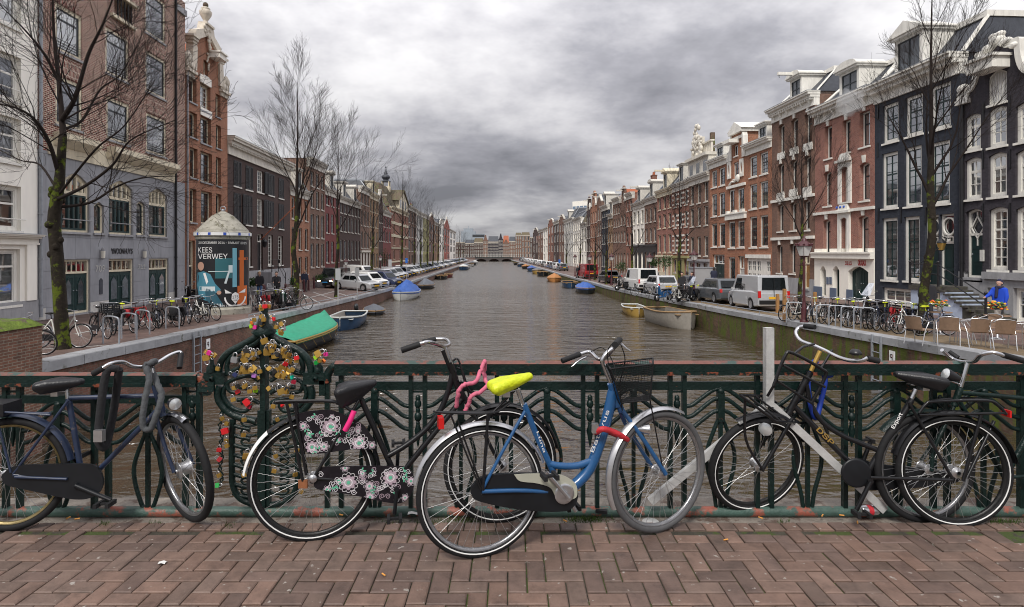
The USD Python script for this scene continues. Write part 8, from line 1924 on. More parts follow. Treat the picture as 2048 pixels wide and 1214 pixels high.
for k in range(12):
 a = k * PI / 6; P = np.array([[(RC * 1.06 * math.cos(a + o), RC * 1.06 * math.sin(a + o), z) for z in (cz(470.6), cz(465.4))] for o in (-.05, 0, .05)]); m.grid(P)
put('blue_square_row', m, 'print_col_blue', t, kind='stuff')
m = MB(); m.tube([(.12 * math.cos(a), 0, cz(416) + .02 + .12 * math.sin(a)) for a in np.linspace(-.6, PI + .6, 12)], .02, 6); m.ball((0, 0, cz(419)), .08, 1); put('lifting_ring', m, 'zinc', rf)
phi0 = math.atan2(-b[1], -b[0]); 
def wrap(poly, look_, lay, name='poster_print'):
 "poster shapes in photograph pixels bent round the column"
 m = MB(); rr = RC * .972 + .0012 * lay
 for g in getattr(poly, 'geoms', [poly]):
  if g.is_empty or g.geom_type != 'Polygon': continue
  g = shapely.segmentize(g, 4.); x0, y0, x1, y1 = g.bounds; cells = [g.intersection(sbox(x, y0 - 1, x + 5, y1 + 1)) for x in np.arange(x0, x1, 5.)]
  for c in cells:
   for q in getattr(c, 'geoms', [c]):
    if q.is_empty or q.geom_type != 'Polygon' or q.area < .02: continue
    v, f_ = trimesh.creation.triangulate_polygon(q, engine='earcut'); v = np.asarray(v); th = np.arcsin(np.clip((v[:, 0] - 446) / 49.5, -.999, .999)); a = phi0 + th
    P = np.stack([rr * np.cos(a), rr * np.sin(a), [cz(y) for y in v[:, 1]]], 1); f_ = np.asarray(f_); nn = np.cross(P[f_[:, 1]] - P[f_[:, 0]], P[f_[:, 2]] - P[f_[:, 0]]).sum(0) @ P.mean(0)
    m.add(P, f_ if nn > 0 else f_[:, ::-1])
 return put(name, m, look_, pst if lay else t, kind='stuff' if lay else None)
pst = None; pst = wrap(sbox(397.5, 478.5, 494.5, 613), 'print_col_ink', 0, 'poster')
PG = lambda *p: Polygon(p)
wrap(sbox(432, 516, 462, 556), 'print_col_teal', 1); wrap(sbox(463, 496, 471, 574), 'print_col_sky', 2); wrap(unary_union([sbox(476, 500, 484, 590), sbox(472, 572, 490, 612), sbox(474, 515, 492, 520)]), 'print_col_easel', 2); wrap(unary_union([PG((448, 566), (456, 540), (459, 541), (452, 567)), sbox(456, 530, 463, 545), sbox(420, 541.5, 460, 543)]), 'print_col_pale', 3)
wrap(PG((401, 545), (412, 542), (424, 548), (432, 566), (442, 578), (440, 586), (424, 582), (418, 600), (404, 596), (400, 570)), 'print_col_suit', 3); wrap(PG((414, 575), (430, 580), (444, 604), (448, 612), (430, 612), (416, 598)), 'print_col_suit_dark', 4)
wrap(PG((411, 546), (415, 545), (420, 562), (417, 568)), 'print_col_white', 4); wrap(unary_union([shapely.affinity.scale(shapely.Point(407, 532).buffer(1, 10), 5.5, 8.5), shapely.Point(439, 584).buffer(4)]), 'print_col_skin', 5); wrap(unary_union([sbox(404, 572, 432, 581), sbox(426, 606, 446, 612)]), 'print_col_pale', 4)
sh = PG((462, 588), (468, 584), (474, 588), (475, 598), (468, 608), (461, 598)); wrap(unary_union([sh, PG((449, 578), (462, 586), (450, 586)), PG((487, 578), (474, 586), (486, 586)), shapely.Point(468, 594).buffer(20).difference(shapely.Point(468, 594).buffer(17)).intersection(sbox(440, 594, 500, 612))]), 'print_col_white', 6)
def words(txt, x0, x1, yb, h, look_, lay):
 tm = meshkit.text_mesh(txt, 1., .01); v = np.asarray(tm.vertices); s = (x1 - x0) / (v[:, 0].max() - v[:, 0].min()); f_ = np.asarray(tm.faces); top = np.abs(v[f_][:, :, 2] - .01).max(1) < 1e-6; X = x0 + (v[:, 0] - v[:, 0].min()) * s; Y = yb - v[:, 1] * h; th = np.arcsin(np.clip((X - 446) / 49.5, -.999, .999)); a = phi0 + th; rr = RC * .972 + .0012 * lay
 P = np.stack([rr * np.cos(a), rr * np.sin(a), [cz(y) for y in Y]], 1); m = MB(); m.flat((P, f_[top])); put('lettering', m, look_, pst)
words('20 DECEMBER 2014 - 8 MAART 2015', 403, 489, 488, 4.5, 'print_col_white', 4); words('KEES', 402, 427, 505, 10, 'print_col_white', 4); words('VERWEY', 402, 454, 517.5, 10, 'print_col_white', 4); words('175', 462.5, 473.5, 597, 6, 'print_col_ink', 8); words('JAAR', 464, 472, 602, 3, 'print_col_ink', 8); words('AMSTERDAM - ROKIN 112 AMSTERDAM', 402, 488, 612, 3.5, 'print_col_white', 8)

#people
mat('skin', (.48, .29, .22), .6); mat('hair_dark', (.03, .02, .015), .7); mat('hair_fair', (.35, .22, .1), .8)
for k, c in dict(coat_black=(.016, .016, .02), coat_blue=(.01, .06, .50), coat_navy=(.02, .025, .05), jeans=(.05, .11, .24), trousers_dark=(.02, .02, .025), coat_brown=(.18, .09, .05), coat_grey=(.13, .13, .14), fur=(.42, .28, .15), coat_orange=(.45, .12, .03), scarf=(.02, .02, .05)).items(): mat(k, c, .85, bump=.15)
def person(px, py, deg, lab, coat, legs, hair='hair_dark', h=1.75, stride=.18, arms=((.05, 0), (.05, 0)), long=.0, seat=0., cap=None, scarf=None):
 """faces +x before turning. arms: how far each hand reaches forward and outward"""
 g = ground(px, py); t = thing('person', lab, 'person', g + (0, 0, seat), math.radians(deg)); s = h / 1.75
 J = lambda *p: tuple(q * s for q in p); B_ = []
 def bone(L, a, ra, c, rc): L.append(hull([J(*a), J(*c)], (ra * s, rc * s), 2))
 hands = []
 for i, sg in enumerate((-1, 1)):
  f_, o = arms[i]; el = (.10 + f_ * .3 - .06, sg * (.25 + o * .5), 1.13 + f_ * .1); hd = (f_ + .04, sg * (.22 + o), .92 + f_ * .55); hands.append((el, hd, sg))
 # one continuous body
 bone(B_, (0, 0, 1.42), .06, (.02, 0, 1.54), .055); B_.append(hull([J(.03, 0, 1.66), J(.05, 0, 1.58), J(.0, 0, 1.67)], (.088 * s, .06 * s, .09 * s), 2)); bone(B_, (.125, 0, 1.615), .012, (.10, 0, 1.645), .012)
 for sg in (-1, 1): bone(B_, (.0, sg * .09, 1.63), .018, (-.01, sg * .092, 1.66), .016)
 B_.append(hull([J(0, -.15, 1.38), J(0, .15, 1.38), J(0, -.10, 1.0), J(0, .10, 1.0)], .085 * s, 2))
 for el, hd, sg in hands:
  bone(B_, (0, sg * .18, 1.38), .055, el, .04); bone(B_, el, .04, hd, .028); d = unit(np.array(hd) - np.array(el)); palm = np.array(hd) + d * .05; bone(B_, hd, .03, palm, .032)
  for k in range(4): q = palm + d * .02 + np.array([0, (k - 1.5) * .016, 0]); bone(B_, palm + np.array([0, (k - 1.5) * .015, 0]), .010, q + d * .05 - np.array([0, 0, .01]), .008)
  bone(B_, palm + np.array([.02, -sg * .02, 0]), .011, palm + d * .03 + np.array([.04, -sg * .035, 0]), .009)
 L_ = []; feet = []
 for sg in (-1, 1):
  x = sg * stride; kn = (x * .45 + .05, sg * .09, .50); an = (x - (.08 if x < 0 else 0), sg * .085, .09 + (.04 if x < -.1 else 0))
  bone(L_, (0, sg * .09, .92), .095, kn, .062); bone(L_, kn, .064, an, .045); feet.append(hull([J(an[0] - .04, an[1], .045), J(an[0] + .17, an[1], .03), J(an[0], an[1], .09)], (.04 * s, .032 * s, .045 * s), 2)); bone(B_, (0, sg * .08, .9), .06, kn, .04); bone(B_, kn, .04, an, .035)
 def fuse(parts, r=None):
  u = parts[0]
  for p_ in parts[1:]: u = u + p_
  mm = u.to_mesh(); tm = trimesh.Trimesh(mm.vert_properties[:, :3], mm.tri_verts, process=True); trimesh.smoothing.filter_taubin(tm, iterations=6); m = MB(); m.tm(tm); return m
 bd = put('body', fuse(B_), 'skin', t)
 C_ = [hull([J(0, -.165, 1.39), J(0, .165, 1.39), J(.02, -.13, .95), J(.02, .13, .95), J(-.02, -.12, 1.2), J(-.02, .12, 1.2)], .10 * s, 2), hull([J(.02, -.13, .97), J(.02, .13, .97), J(.02, -.15, .86 - long), J(.02, .15, .86 - long)], (.10 * s, .10 * s, .11 * s, .11 * s), 2), hull([J(0, -.05, 1.47), J(0, .05, 1.47)], .065 * s, 2)]
 for el, hd, sg in hands: bone(C_, (0, sg * .19, 1.39), .08, el, .062); bone(C_, el, .062, hd, .045)
 put('coat', fuse(C_), coat, bd); put('trousers', fuse(L_), legs, bd); put('shoes', fuse(feet), 'trousers_dark', bd)
 m = MB(); m.tm(hull([J(-.03, 0, 1.70), J(.0, 0, 1.725), J(-.05, 0, 1.62), J(-.045, .04, 1.66), J(-.045, -.04, 1.66)], (.098 * s, .088 * s, .075 * s, .07 * s, .07 * s), 2)); put('cap' if cap else 'hair', m, cap or hair, bd)
 m = MB()
 for sg in (-1, 1): m.ball(J(.112, sg * .032, 1.648), .009 * s, 1)
 put('eyes', m, 'hair_dark', bd); m = MB(); m.tube([J(.118, -.02, 1.575), J(.124, 0, 1.573), J(.118, .02, 1.575)], .004 * s, 4); put('mouth', m, 'coat_brown', bd)
 if scarf: m = MB(); m.tube([J(.09 * math.cos(a), .10 * math.sin(a), 1.49) for a in np.arange(10) * PI / 5], .05 * s, 7, closed=True); m.tm(hull([J(.10, -.03, 1.45), J(.13, -.05, 1.12)], .05 * s, 1)); put('scarf', m, scarf, bd)
 return t
person(1999, 652, 205, 'person in a bright blue coat and dark hat, hand to the ear, behind flowers', 'coat_blue', 'trousers_dark', h=1.74, arms=((.34, .06), (.05, .02)), cap='scarf', scarf='scarf')
person(1854, 650, 250, 'person in a black jacket and glasses beside the mossy tree trunk', 'coat_black', 'trousers_dark', h=1.82, long=.02)
person(1428, 577, 80, 'person in a navy sweater and jeans at the dark green door', 'coat_navy', 'jeans', h=1.78, arms=((.04, 0), (.4, .0)))
person(519, 594, -60, 'person in a black hooded coat walking right of the advertising column', 'coat_black', 'jeans', 'hair_fair', h=1.68)
person(553, 598, -70, 'person in a dark jacket pushing a grey pram', 'coat_black', 'trousers_dark', h=1.75, arms=((.38, -.04), (.38, -.04)))
person(609, 583, -60, 'person in dark clothes and white skirt behind the second tree', 'coat_navy', 'trousers_dark', 'hair_fair', h=1.7)
for px, py, dg, lab, c, l_ in ((1364, 592, 240, 'person in a long dark coat near the slender tree', 'coat_black', 'trousers_dark'), (1374, 590, 80, 'person carrying a grey backpack near the slender tree', 'coat_grey', 'trousers_dark'), (1384, 592, 200, 'person bending over a bicycle by the utility box', 'coat_navy', 'trousers_dark'), (1213, 561, 230, 'person in a dark coat, left of the brown group', 'coat_black', 'trousers_dark'), (1220, 562, 60, 'person in an orange jacket in the group beyond the black saloon', 'coat_orange', 'trousers_dark'), (1232, 564, 250, 'person in a brown coat, right of the orange jacket', 'coat_brown', 'trousers_dark'), (1155, 556, 200, 'person in black walking near the dark red van', 'coat_black', 'trousers_dark'), (1304, 577, 250, 'person in black outside the yellow shop front', 'coat_black', 'trousers_dark'), (1312, 576, 90, 'person in a grey coat outside the yellow shop front', 'coat_grey', 'jeans'), (1292, 574, 200, 'person with a reddish jacket behind the white panel van', 'coat_orange', 'jeans'), (1275, 570, 80, 'person in navy near the dark shop front', 'coat_navy', 'trousers_dark')): person(px, py, dg, lab, c, l_, h=1.72)
g = ground(540, 600); t = thing('pram', 'grey pram pushed along the left street', 'pram', g, math.radians(-70))
m = MB(); m.tm(hull([(-.3, .16, .65), (-.3, -.16, .65), (.35, .16, .6), (.35, -.16, .6), (.3, .14, .8), (.3, -.14, .8), (-.25, 0, .95), (.1, 0, 1.0)], .06, 2)); put('carrycot', m, 'coat_grey', t); m = MB(); m.tube([(.4, 0, .2), (-.3, .2, .6), (-.65, .2, 1.02), (-.65, -.2, 1.02), (-.3, -.2, .6), (.4, 0, .2)], .018, 5); put('handle', m, 'steel', t)
for x in (-.35, .4):
 for y in (-.22, .22): m = MB(); m.lathe([(0, -.02), (.13, -.02), (.15, 0), (.13, .02), (0, .02)], (x, y, .15), 12, (0, 1, 0)); put('wheel', m, 'tyre', t)

#lamps, signs, bollards, boxes, ladders
mat('lamp_red', (.07, .018, .022), .45, var=.2); mat('lantern_glass', (.62, .62, .60), .15, coat=.4); mat('sign_back', (.42, .43, .44), .5, metal=.3); mat('sign_blue', (.02, .12, .45), .4)
p = proto('street_lamp')
m = MB(); m.lathe([(.20, 0), (.20, .12), (.13, .2), (.14, .7), (.10, .8), (.085, 1.0), (.07, 1.05), (.055, 3.0), (.08, 3.04), (.045, 3.1), (.04, 3.3)], (0, 0, 0), 10); m.tube([(-.3, 0, 2.9), (.3, 0, 2.9)], .02, 5); put('post', m, 'lamp_red', p)
m = MB()
for a in range(4):
 R_ = rotz(a * PI / 2); q = [R_ @ np.array(v) for v in ((.15, -.15, 3.36), (.15, .15, 3.36), (.27, .27, 3.86), (.27, -.27, 3.86))]; m.tube([q[0], q[3]], .014, 4); m.tube([q[3], q[2]], .02, 4); m.tube([q[0], q[1]], .014, 4)
m.tube([(0, 0, 3.3), (.15, .15, 3.36)], .02, 4); m.tube([(0, 0, 3.3), (-.15, -.15, 3.36)], .02, 4); m.tube([(0, 0, 3.3), (.15, -.15, 3.36)], .02, 4); m.tube([(0, 0, 3.3), (-.15, .15, 3.36)], .02, 4); lf = put('lantern_frame', m, 'lamp_red', p)
m = MB()
for a in range(4): R_ = rotz(a * PI / 2); m.add([R_ @ np.array(v) for v in ((.15, -.15, 3.365), (.15, .15, 3.365), (.265, .265, 3.855), (.265, -.265, 3.855))], [[0, 1, 2, 3]])
put('lantern_glass', m, 'lantern_glass', lf)
m = MB(); m.lathe([(.40, 3.87), (.38, 3.9), (.2, 4.08), (.12, 4.12), (.14, 4.2), (.05, 4.28), (.08, 4.34), (.0, 4.42)], (0, 0, 0), 8)
for k in range(8): a = k * PI / 4; m.ball((.36 * math.cos(a), .36 * math.sin(a), 3.95), .06, 1)
put('crown', m, 'lamp_red', p)
for px, py, top, lab in ((1608, 645, 470, 'dark red street lamp with crowned lantern beside the right bank tree'), (692, 576, 516, 'dark red street lamp standing before the silver car on the left bank'), (761, 561, 508, 'second street lamp of the left bank, by the dark house'), (1388, 592, 498, 'street lamp with crowned lantern near the motorcycles'), (1299, 582, 505, 'street lamp behind the white panel van'), (1223, 570, 505, 'street lamp beside the black saloon car'), (1179, 561, 507, 'street lamp near the dark red van'), (1150, 552, 508, 'small distant street lamp of the right bank')):
 g = ground(px, py); hh = EYE - (top - HY) / F_PX * g[1] - g[2]; copy('/World/kinds_of_street_lamp', 'street_lamp', lab, 'street lamp', g, .3, 'crowned street lamps', scale=hh / 4.42)
def sign(px, py, y0, y1, wd, look_, lab, r=.03):
 g = ground(px, py); d = g[1]; zt, zb2 = EYE - (y0 - HY) / F_PX * d - g[2], EYE - (y1 - HY) / F_PX * d - g[2]; w = wd / F_PX * d / 2; t = thing('traffic_sign', lab, 'sign', g, rng.normal(0, .15)); m = MB(); m.tube([(0, .04, -.05), (0, .04, zt - .02)], r, 7); put('post', m, 'galvanised', t); m = MB(); m.prism(sbox(-w, zb2, w, zt).buffer(-.02).buffer(.02), -.012, .012, lambda v: np.stack([v[:, 0], -v[:, 2], v[:, 1]], 1)); put('sign_plate', m, look_, t)
sign(676, 607, 537, 560, 10, 'sign_back', 'grey back of a sign on a pole in front of the kerbed tree'); sign(714, 597, 535, 553, 9, 'sign_back', 'grey back of a sign on a pole before the silver car'); sign(780, 569, 519, 533, 7, 'sign_back', 'grey back of a sign on a pole by the dark blue car'); sign(813, 560, 516, 526, 5, 'sign_blue', 'blue sign on a pole above the left row of cars'); sign(1119, 541, 519, 526, 4, 'sign_blue', 'small blue sign far along the right bank')
for i, (px, py) in enumerate(((529, 601), (571, 597), (608, 584), (617, 581), (628, 577), (637, 574), (648, 571))): g = ground(px, py); m = MB(); m.lathe([(.11, 0), (.10, .1), (.075, .85), (.09, .9), (.05, 1.0), (0, 1.02)], g, 8); put('bollard', m, 'lamp_red', label=f'dark red iron bollard by the left pavement, {ordn[i]} from the left', cat='bollard', group='bollards along the left pavement')
for px, py, hp in ((1569, 640, 62), (1630, 628, 44), (1555, 628, 40)): g = ground(px, py); hz_ = hp / F_PX * g[1]; m = MB(); m.box(g[0] - .06, g[0] + .06, g[1] - .06, g[1] + .06, g[2] - .05, g[2] + hz_); put('wooden_post', m, 'wood_warm', label=f'square brown wooden post {"at the rear of the silver van" if px == 1569 else "just right of the street lamp" if px == 1630 else "between the silver van and the lamp"}', cat='post')
g = ground(1404, 577); t = thing('utility_box', 'grey steel utility cabinet between the lamp and the green door', 'cabinet', g, -1.5); m = MB(); m.box(-.55, .55, -.95, .95, 0, 1.75); put('cabinet', m, 'sign_back', t); m = MB(); m.box(-.6, .6, -1.0, 1.0, 1.753, 1.85); put('lid', m, 'zinc', t); m = MB(); m.box(-.58, -.552, -.2, .15, .9, 1.35); put('notice', m, 'rubber', t)
for side, px, lab in ((-1, 388, 'grey steel ladder fixed to the left quay wall'), (1, 1760, 'grey steel ladder fixed to the mossy right quay wall')):
 k = (px - HX) / F_PX; w = wallL if side < 0 else wallR; d = next(q for q in np.arange(6, 40, .05) if (k * q - w(q)) * side >= 0); z1 = quay_z(d); x = w(d) - side * .1; m = MB()
 for y in (d - .22, d + .22): m.box(x - .03, x + .03, y - .025, y + .025, WATER - .3, z1 + .02)
 for z in np.arange(WATER, z1 - .1, .3): m.tube([(x, d - .2, z), (x, d + .2, z)], .018, 5)
 put('quay_ladder', m, 'zinc', label=lab, cat='ladder'); dd = d + 1.0 * (1 if side < 0 else -1); dd = d + (.9 if side < 0 else -.6); m = MB(); xx = w(dd) - side * .02; m.box(xx - .01, xx + .01, dd - .13, dd + .13, z1 - .75, z1 - .38); s_ = put('mooring_sign', m, 'print_col_white', label=f'small white no-mooring sign beside the ladder of the {"left" if side < 0 else "right"} quay wall', cat='sign')
 tm = meshkit.text_mesh('P', .17, .004, True); v = np.asarray(tm.vertices); v = np.stack([np.full(len(v), xx - side * .0105) - side * v[:, 2], dd - side * (.06 - v[:, 0]) * (1 if side < 0 else 1), z1 - .66 + v[:, 1]], 1); m = MB(); f_ = np.asarray(tm.faces); m.flat((v, np.vstack([f_, f_[:, ::-1]]))); put('lettering', m, 'red_print', s_)

#terrace chairs, tables, flowers
mat('wicker', (.22, .14, .09), .7, var=.2, bump=.4, bscale=120); mat('alu', (.60, .60, .60), .28, metal=.9)
p = proto('chair'); m = MB()
for sg in (-1, 1):
 m.tube(spline([(.25, sg * .25, 0), (.22, sg * .27, .42), (.18, sg * .28, .66), (.0, sg * .28, .68), (-.24, sg * .25, .74), (-.27, sg * .20, .80)], 4), .014, 6); m.tube([(-.28, sg * .25, 0), (-.16, sg * .26, .44), (.0, sg * .27, .67)], .014, 6)
m.tube(spline([(-.27, -.20, .80), (-.30, 0, .83), (-.27, .20, .80)], 4), .014, 6); m.tube([(.22, -.26, .42), (.22, .26, .42)], .012, 5); put('frame', m, 'alu', p)
m = MB(); m.box(-.22, .24, -.25, .25, .42, .445); put('seat', m, 'wicker', p); P = np.array([[(-.22 - .10 * z - .06 * (1 - (y / .22) ** 2), y, .45 + .36 * z) for y in np.linspace(-.22, .22, 7)] for z in np.linspace(0, 1, 4)]); m = MB(); m.grid(P); m.grid(P[:, ::-1] + (.006, 0, 0)); put('backrest', m, 'wicker', p)
for i, (px, py, dg) in enumerate(((1838, 688, 25), (1895, 690, 60), (1925, 687, 130), (1950, 694, 75), (2002, 698, 70), (2040, 694, 140), (2078, 702, 70), (1975, 683, 190))):
 g = ground(px, py); copy('/World/kinds_of_chair', 'terrace_chair', f'aluminium and brown wicker terrace chair, {ordn[i]} from the left beside the quay edge', 'chair', g, math.radians(dg), 'terrace chairs on the right quay')
def flowers_table(px, py, lab):
 g = ground(px, py); t = thing('terrace_table', 'round terrace table under the ' + lab, 'table', g); m = MB(); m.lathe([(.34, .72), (.35, .73), (.34, .745), (0, .745)], (0, 0, 0), 20); put('table_top', m, 'wicker', t); m = MB(); m.lathe([(.22, 0), (.2, .03), (.03, .05), (.03, .72)], (0, 0, 0), 10); put('leg', m, 'alu', t)
 t = thing('flower_pot', lab, 'flowers', g + (0, 0, .748)); m = MB(); m.lathe([(0, 0), (.07, 0), (.095, .16), (.085, .16), (.08, .12), (0, .12)], (0, 0, 0), 12); put('pot', m, 'stone_light', t)
 r = np.random.default_rng(px)
 for look_, n, s in (('leaf_green', 26, .05), ('petal_yellow', 16, .045), ('petal_orange', 13, .045), ('petal_white', 6, .04)):
  for k in range(n): a, e, q = r.random() * 6.3, r.random() * 1.3, .12 + .13 * r.random(); m = MB() if k == 0 else m; m.ball((q * math.cos(a) * math.cos(e) * 1.2, q * math.sin(a) * math.cos(e) * 1.2, .2 + q * math.sin(e)), s * (.6 + .5 * r.random()), 1, (1, 1, .7))
  put({'l': 'leaves'}.get(look_[0], 'blossom'), m, look_, t, kind='stuff')
mat('leaf_green', (.05, .11, .03), .7); mat('petal_yellow', (.70, .42, .02), .6); mat('petal_orange', (.70, .12, .02), .6); mat('petal_white', (.7, .66, .5), .6)
flowers_table(1880, 668, 'pot of orange flowers left of the stone stairs'); flowers_table(1995, 678, 'pot of orange flowers in front of the blue coat')
def bush(px, py, w, h, lab, stem=0., look_='leaf_green', pot=True):
 g = ground(px, py); t = thing('potted_bush', lab, 'plant', g); r = np.random.default_rng(int(px)); m = MB(); z0 = .45 + stem
 if pot: m.lathe([(.0, 0), (w * .3, 0), (w * .38, .5), (w * .34, .5), (0, .42)], (0, 0, 0), 10); 
 if stem: m.tube([(0, 0, .3), (0, 0, z0 + .3)], .04, 6)
 put('tub', m, 'stone_grey', t); m = MB()
 for k in range(520):
  u = unit(r.normal(0, 1, 3)) * (r.random() ** .4) * (.8 + .2 * math.sin(k)); c = np.array([u[0] * w / 2, u[1] * w / 2, z0 + h / 2 + u[2] * h / 2]); a = r.normal(0, 1, (3, 3)) * .05; m.add(c + a, [[0, 1, 2]]); m.add(c + a, [[2, 1, 0]])
 put('foliage', m, look_, t)
for q in ((1331, 580, 1.6, 1.5, 'round-headed evergreen in a tub before the yellow shop', 1.3), (1308, 576, 1.2, 1.2, 'smaller round evergreen in a tub by the dark shop', 1.3), (505, 590, 1.0, .9, 'clipped box bush right of the advertising column'), (588, 590, .8, 1.0, 'dark bush left of the second tree', 0), (640, 575, 1.6, .8, 'brown hedge planter by the house steps'), (1243, 566, 1.6, 1.6, 'leafy shrub in front of the brown right bank houses', .6), (768, 548, 1.8, 4.0, 'tall ivy bush against the red left bank house', 0)): bush(*q)

#boats
mat('boat_black', (.012, .014, .016), .4); mat('boat_grey', (.24, .22, .19), .6, var=.2, bump=.1); mat('boat_blue', (.02, .05, .10), .35); mat('boat_white', (.55, .56, .54), .5); mat('boat_yellow', (.33, .21, .05), .5); mat('tarp_green', (.02, .30, .17), .55, var=.2, bump=.5, bscale=4); mat('tarp_blue', (.03, .10, .36), .5, var=.25, bump=.7, bscale=3); mat('tarp_grey', (.12, .13, .15), .6, bump=.5, bscale=4); mat('tarp_orange', (.40, .17, .05), .6, bump=.5, bscale=4); mat('boat_wood', (.30, .19, .09), .6, var=.3)
def boat(x0, d0, x1, d1, wd, lab, hull_, inner='boat_wood', rim='boat_wood', cover=None, ch=.55, fb=.55, buoy=None, motor=False, rope=None, ridge_end=.25, kind='moored_boat'):
 "from the stern (x0, d0) to the bow (x1, d1) on the water"
 L = math.hypot(x1 - x0, d1 - d0); t = thing(kind, lab, 'boat', (x0, d0, WATER), math.atan2(d1 - d0, x1 - x0)); n = 15; u = np.linspace(0, 1, n)
 hw = wd / 2 * np.where(u < .5, .80 + .2 * np.sin(u * PI), np.cos(np.clip((u - .5) / .5, 0, 1) ** 1.7 * PI / 2) ** .8); sheer = fb * (1 + .55 * np.clip(u - .4, 0, 1) ** 1.5 + .06 * (1 - u)); X = u * L
 S = np.array([[(x, w * c * (1 if i < 5 else 1), zz) for i, (c, zz) in enumerate(((1, s), (.97, s * .6), (.86, .05), (.5, -.25), (0, -.35), (-.5, -.25), (-.86, .05), (-.97, s * .6), (-1, s)))] for x, w, s in zip(X, np.maximum(hw, .02), sheer)])
 m = MB(); m.grid(S[:, ::-1]); tr = S[0]; m.add(np.vstack([tr, [tr[4] * (1, 0, 0) + (0, 0, fb * .5)]]), [[9, k, k + 1] for k in range(8)] + [[9, k + 1, k] for k in range(8)] + [[9, 8, 0], [9, 0, 8]]); put('hull', m, hull_, t)
 m = MB()
 for sg in (0, 8): m.tube(S[:, sg], .05, 6)
 m.tube([S[0][0], S[0][8]], .05, 6); put('gunwale', m, rim, t)
 if cover:
  rz = ch * np.interp(u, [0, .12, 1 - ridge_end, 1], [.35, .8, 1.1, .15]); P = np.array([[(x, w * 1.04 * math.cos(a), s + .02 + r_ * (1 - abs(math.cos(a))) ** .8 - (.14 if a in (0, PI) else 0) + (.05 + .10 * (cover == 'tarp_blue')) * math.sin(x * 5.3 + a * 4) * math.sin(a)) for a in np.linspace(0, PI, 13)] for x, w, s, r_ in zip(X, np.maximum(hw, .02), sheer, rz)]); m = MB(); m.grid(P); put('cover', m, cover, t)
 else:
  I = S * (1, .90, 1); I[:, :, 2] = np.maximum(I[:, :, 2] + .08, .12); I[:, [0, 8], 2] = S[:, [0, 8], 2]; m = MB(); m.grid(I); put('inside', m, inner, t)
  for q in (.25, .55): i = int(q * n); m = MB(); m.box(X[i] - .14, X[i] + .14, -hw[i] * .9, hw[i] * .9, fb * .62, fb * .68); put('bench', m, inner, t)
  m = MB(); i = int(.78 * n); m.box(X[i], X[i + 2], -hw[i] * .8, hw[i] * .8, sheer[i] * .86, sheer[i] * .9); put('foredeck', m, rim, t)
 if rope:
  m = MB(); k = .0
  for sg in (0, 8):
   A = S[:, sg] * (1, 1.04, 1) - (0, 0, .07); m.tube(A, .03, 5)
   for i in range(1, n - 2, 2): m.tube([A[i], A[i + 1] * (1, .98, 1) - (0, 0, fb * .6)], .014, 4)
  put('rope_fender', m, rope, t)
 if buoy: i = int(.35 * n); sd = 8 if math.cos(math.atan2(d1 - d0, x1 - x0)) * 0 - 1 < 0 else 0; m = MB(); m.ball(S[i][8] * (1, 1.15, 1) - (0, 0, .25), .2, 2, (1, 1, 1.15)); put('buoy', m, buoy, t)
 if motor: m = MB(); m.tm(hull([(-.25, 0, fb + .35), (-.1, 0, fb + .3), (-.3, 0, fb + .1)], .13, 2)); m.box(-.25, -.15, -.06, .06, -.3, fb + .2); put('outboard_motor', m, 'boat_black', t)
 return t
boat(-10.05, 24.3, -9.95, 31.0, 2.3, 'black boat under a bright green tarpaulin with yellow rope, by the left quay', 'boat_black', cover='tarp_green', ch=.52, fb=.62, rope='boat_yellow', ridge_end=.06, rim='boat_yellow')
boat(-10.2, 37.5, -9.7, 32.4, 1.9, 'dark blue open motorboat with an orange buoy behind the green-covered boat', 'boat_blue', 'boat_grey', 'boat_white', fb=.6, buoy='tarp_orange', motor=True)
boat(-10.6, 43.8, -9.6, 40.4, 1.5, 'low black dinghy with a loose dark cover near the left quay', 'boat_black', cover='tarp_grey', ch=.35, fb=.25)
boat(-10.3, 59.0, -10.35, 53.2, 2.3, 'white boat draped in a crumpled blue tarpaulin by the left quay', 'boat_white', cover='tarp_blue', ch=1.05, fb=.6, ridge_end=.5, rim='boat_white')
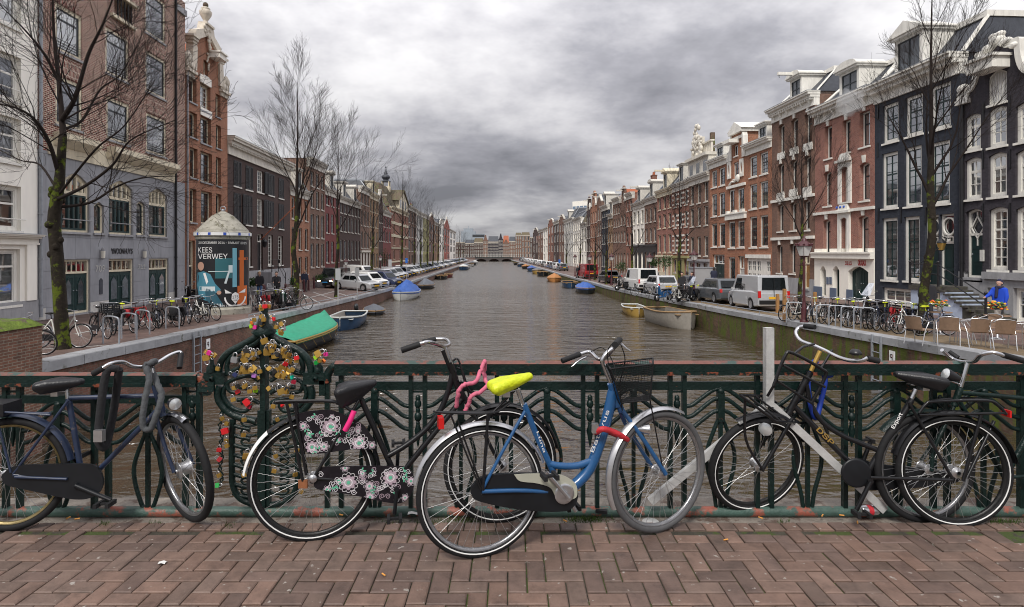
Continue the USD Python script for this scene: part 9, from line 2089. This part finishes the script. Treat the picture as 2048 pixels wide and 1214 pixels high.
boat(-10.9, 75, -10.7, 69.5, 1.9, 'small boat under a grey cover beyond the blue tarpaulin', 'boat_black', cover='tarp_grey', ch=.75, fb=.4)
boat(-12.1, 101, -11.8, 95, 1.9, 'dark open boat past the grey cover on the left', 'boat_black', fb=.5, motor=True); boat(-11.8, 108, -11.6, 102.5, 1.7, 'small red boat behind the dark open boat', 'paint_red', fb=.5)
for i, (d, c, cv) in enumerate(((147, 'boat_blue', 'boat_white'), (158, 'boat_white', 'tarp_grey'), (183, 'boat_white', None), (205, 'boat_black', 'tarp_grey'), (226, 'boat_white', 'boat_white'))): boat(wallL(d) + 1.6, d + 8, wallL(d) + 1.6, d, 2.4, f'{ordn[i]} of the distant boats by the left quay, {"covered" if cv else "open"}', c, cover=cv, ch=.6, fb=.8)
boat(9.35, 37.6, 10.25, 32.9, 2.0, 'large grey open boat with a wooden rubbing strip by the right quay', 'boat_grey', 'boat_grey', 'boat_wood', fb=.82)
boat(8.9, 43.6, 8.75, 39.6, 1.5, 'small yellow open boat behind the large grey boat', 'boat_yellow', 'boat_grey', 'boat_white', fb=.5)
boat(8.3, 68, 8.2, 61.5, 2.0, 'low dark boat with a blue tarpaulin by the right quay', 'boat_black', cover='tarp_blue', ch=.5, fb=.5); boat(7.6, 78, 7.4, 71.5, 2.0, 'dark blue boat ahead of the blue tarpaulin boat', 'boat_blue', fb=.6); boat(6.7, 93, 6.5, 87, 2.2, 'boat with an orange tarpaulin on the right', 'tarp_orange', cover='tarp_orange', ch=.7, fb=.5)
for i, (d, c, cv) in enumerate(((108, 'boat_black', None), (120, 'boat_yellow', 'tarp_grey'), (136, 'boat_blue', 'tarp_blue'), (158, 'boat_black', 'tarp_orange'), (184, 'boat_blue', 'tarp_grey'), (210, 'boat_black', None))): boat(wallR(d) - 1.6, d + 7, wallR(d) - 1.6, d, 2.2, f'{ordn[i]} of the distant boats by the right quay, {"covered" if cv else "open"}', c, cover=cv, ch=.5, fb=.7)


#bind every look
for _p, _m in _bind: UsdShade.MaterialBindingAPI.Apply(stage.GetPrimAtPath(_p)).Bind(look(_m))
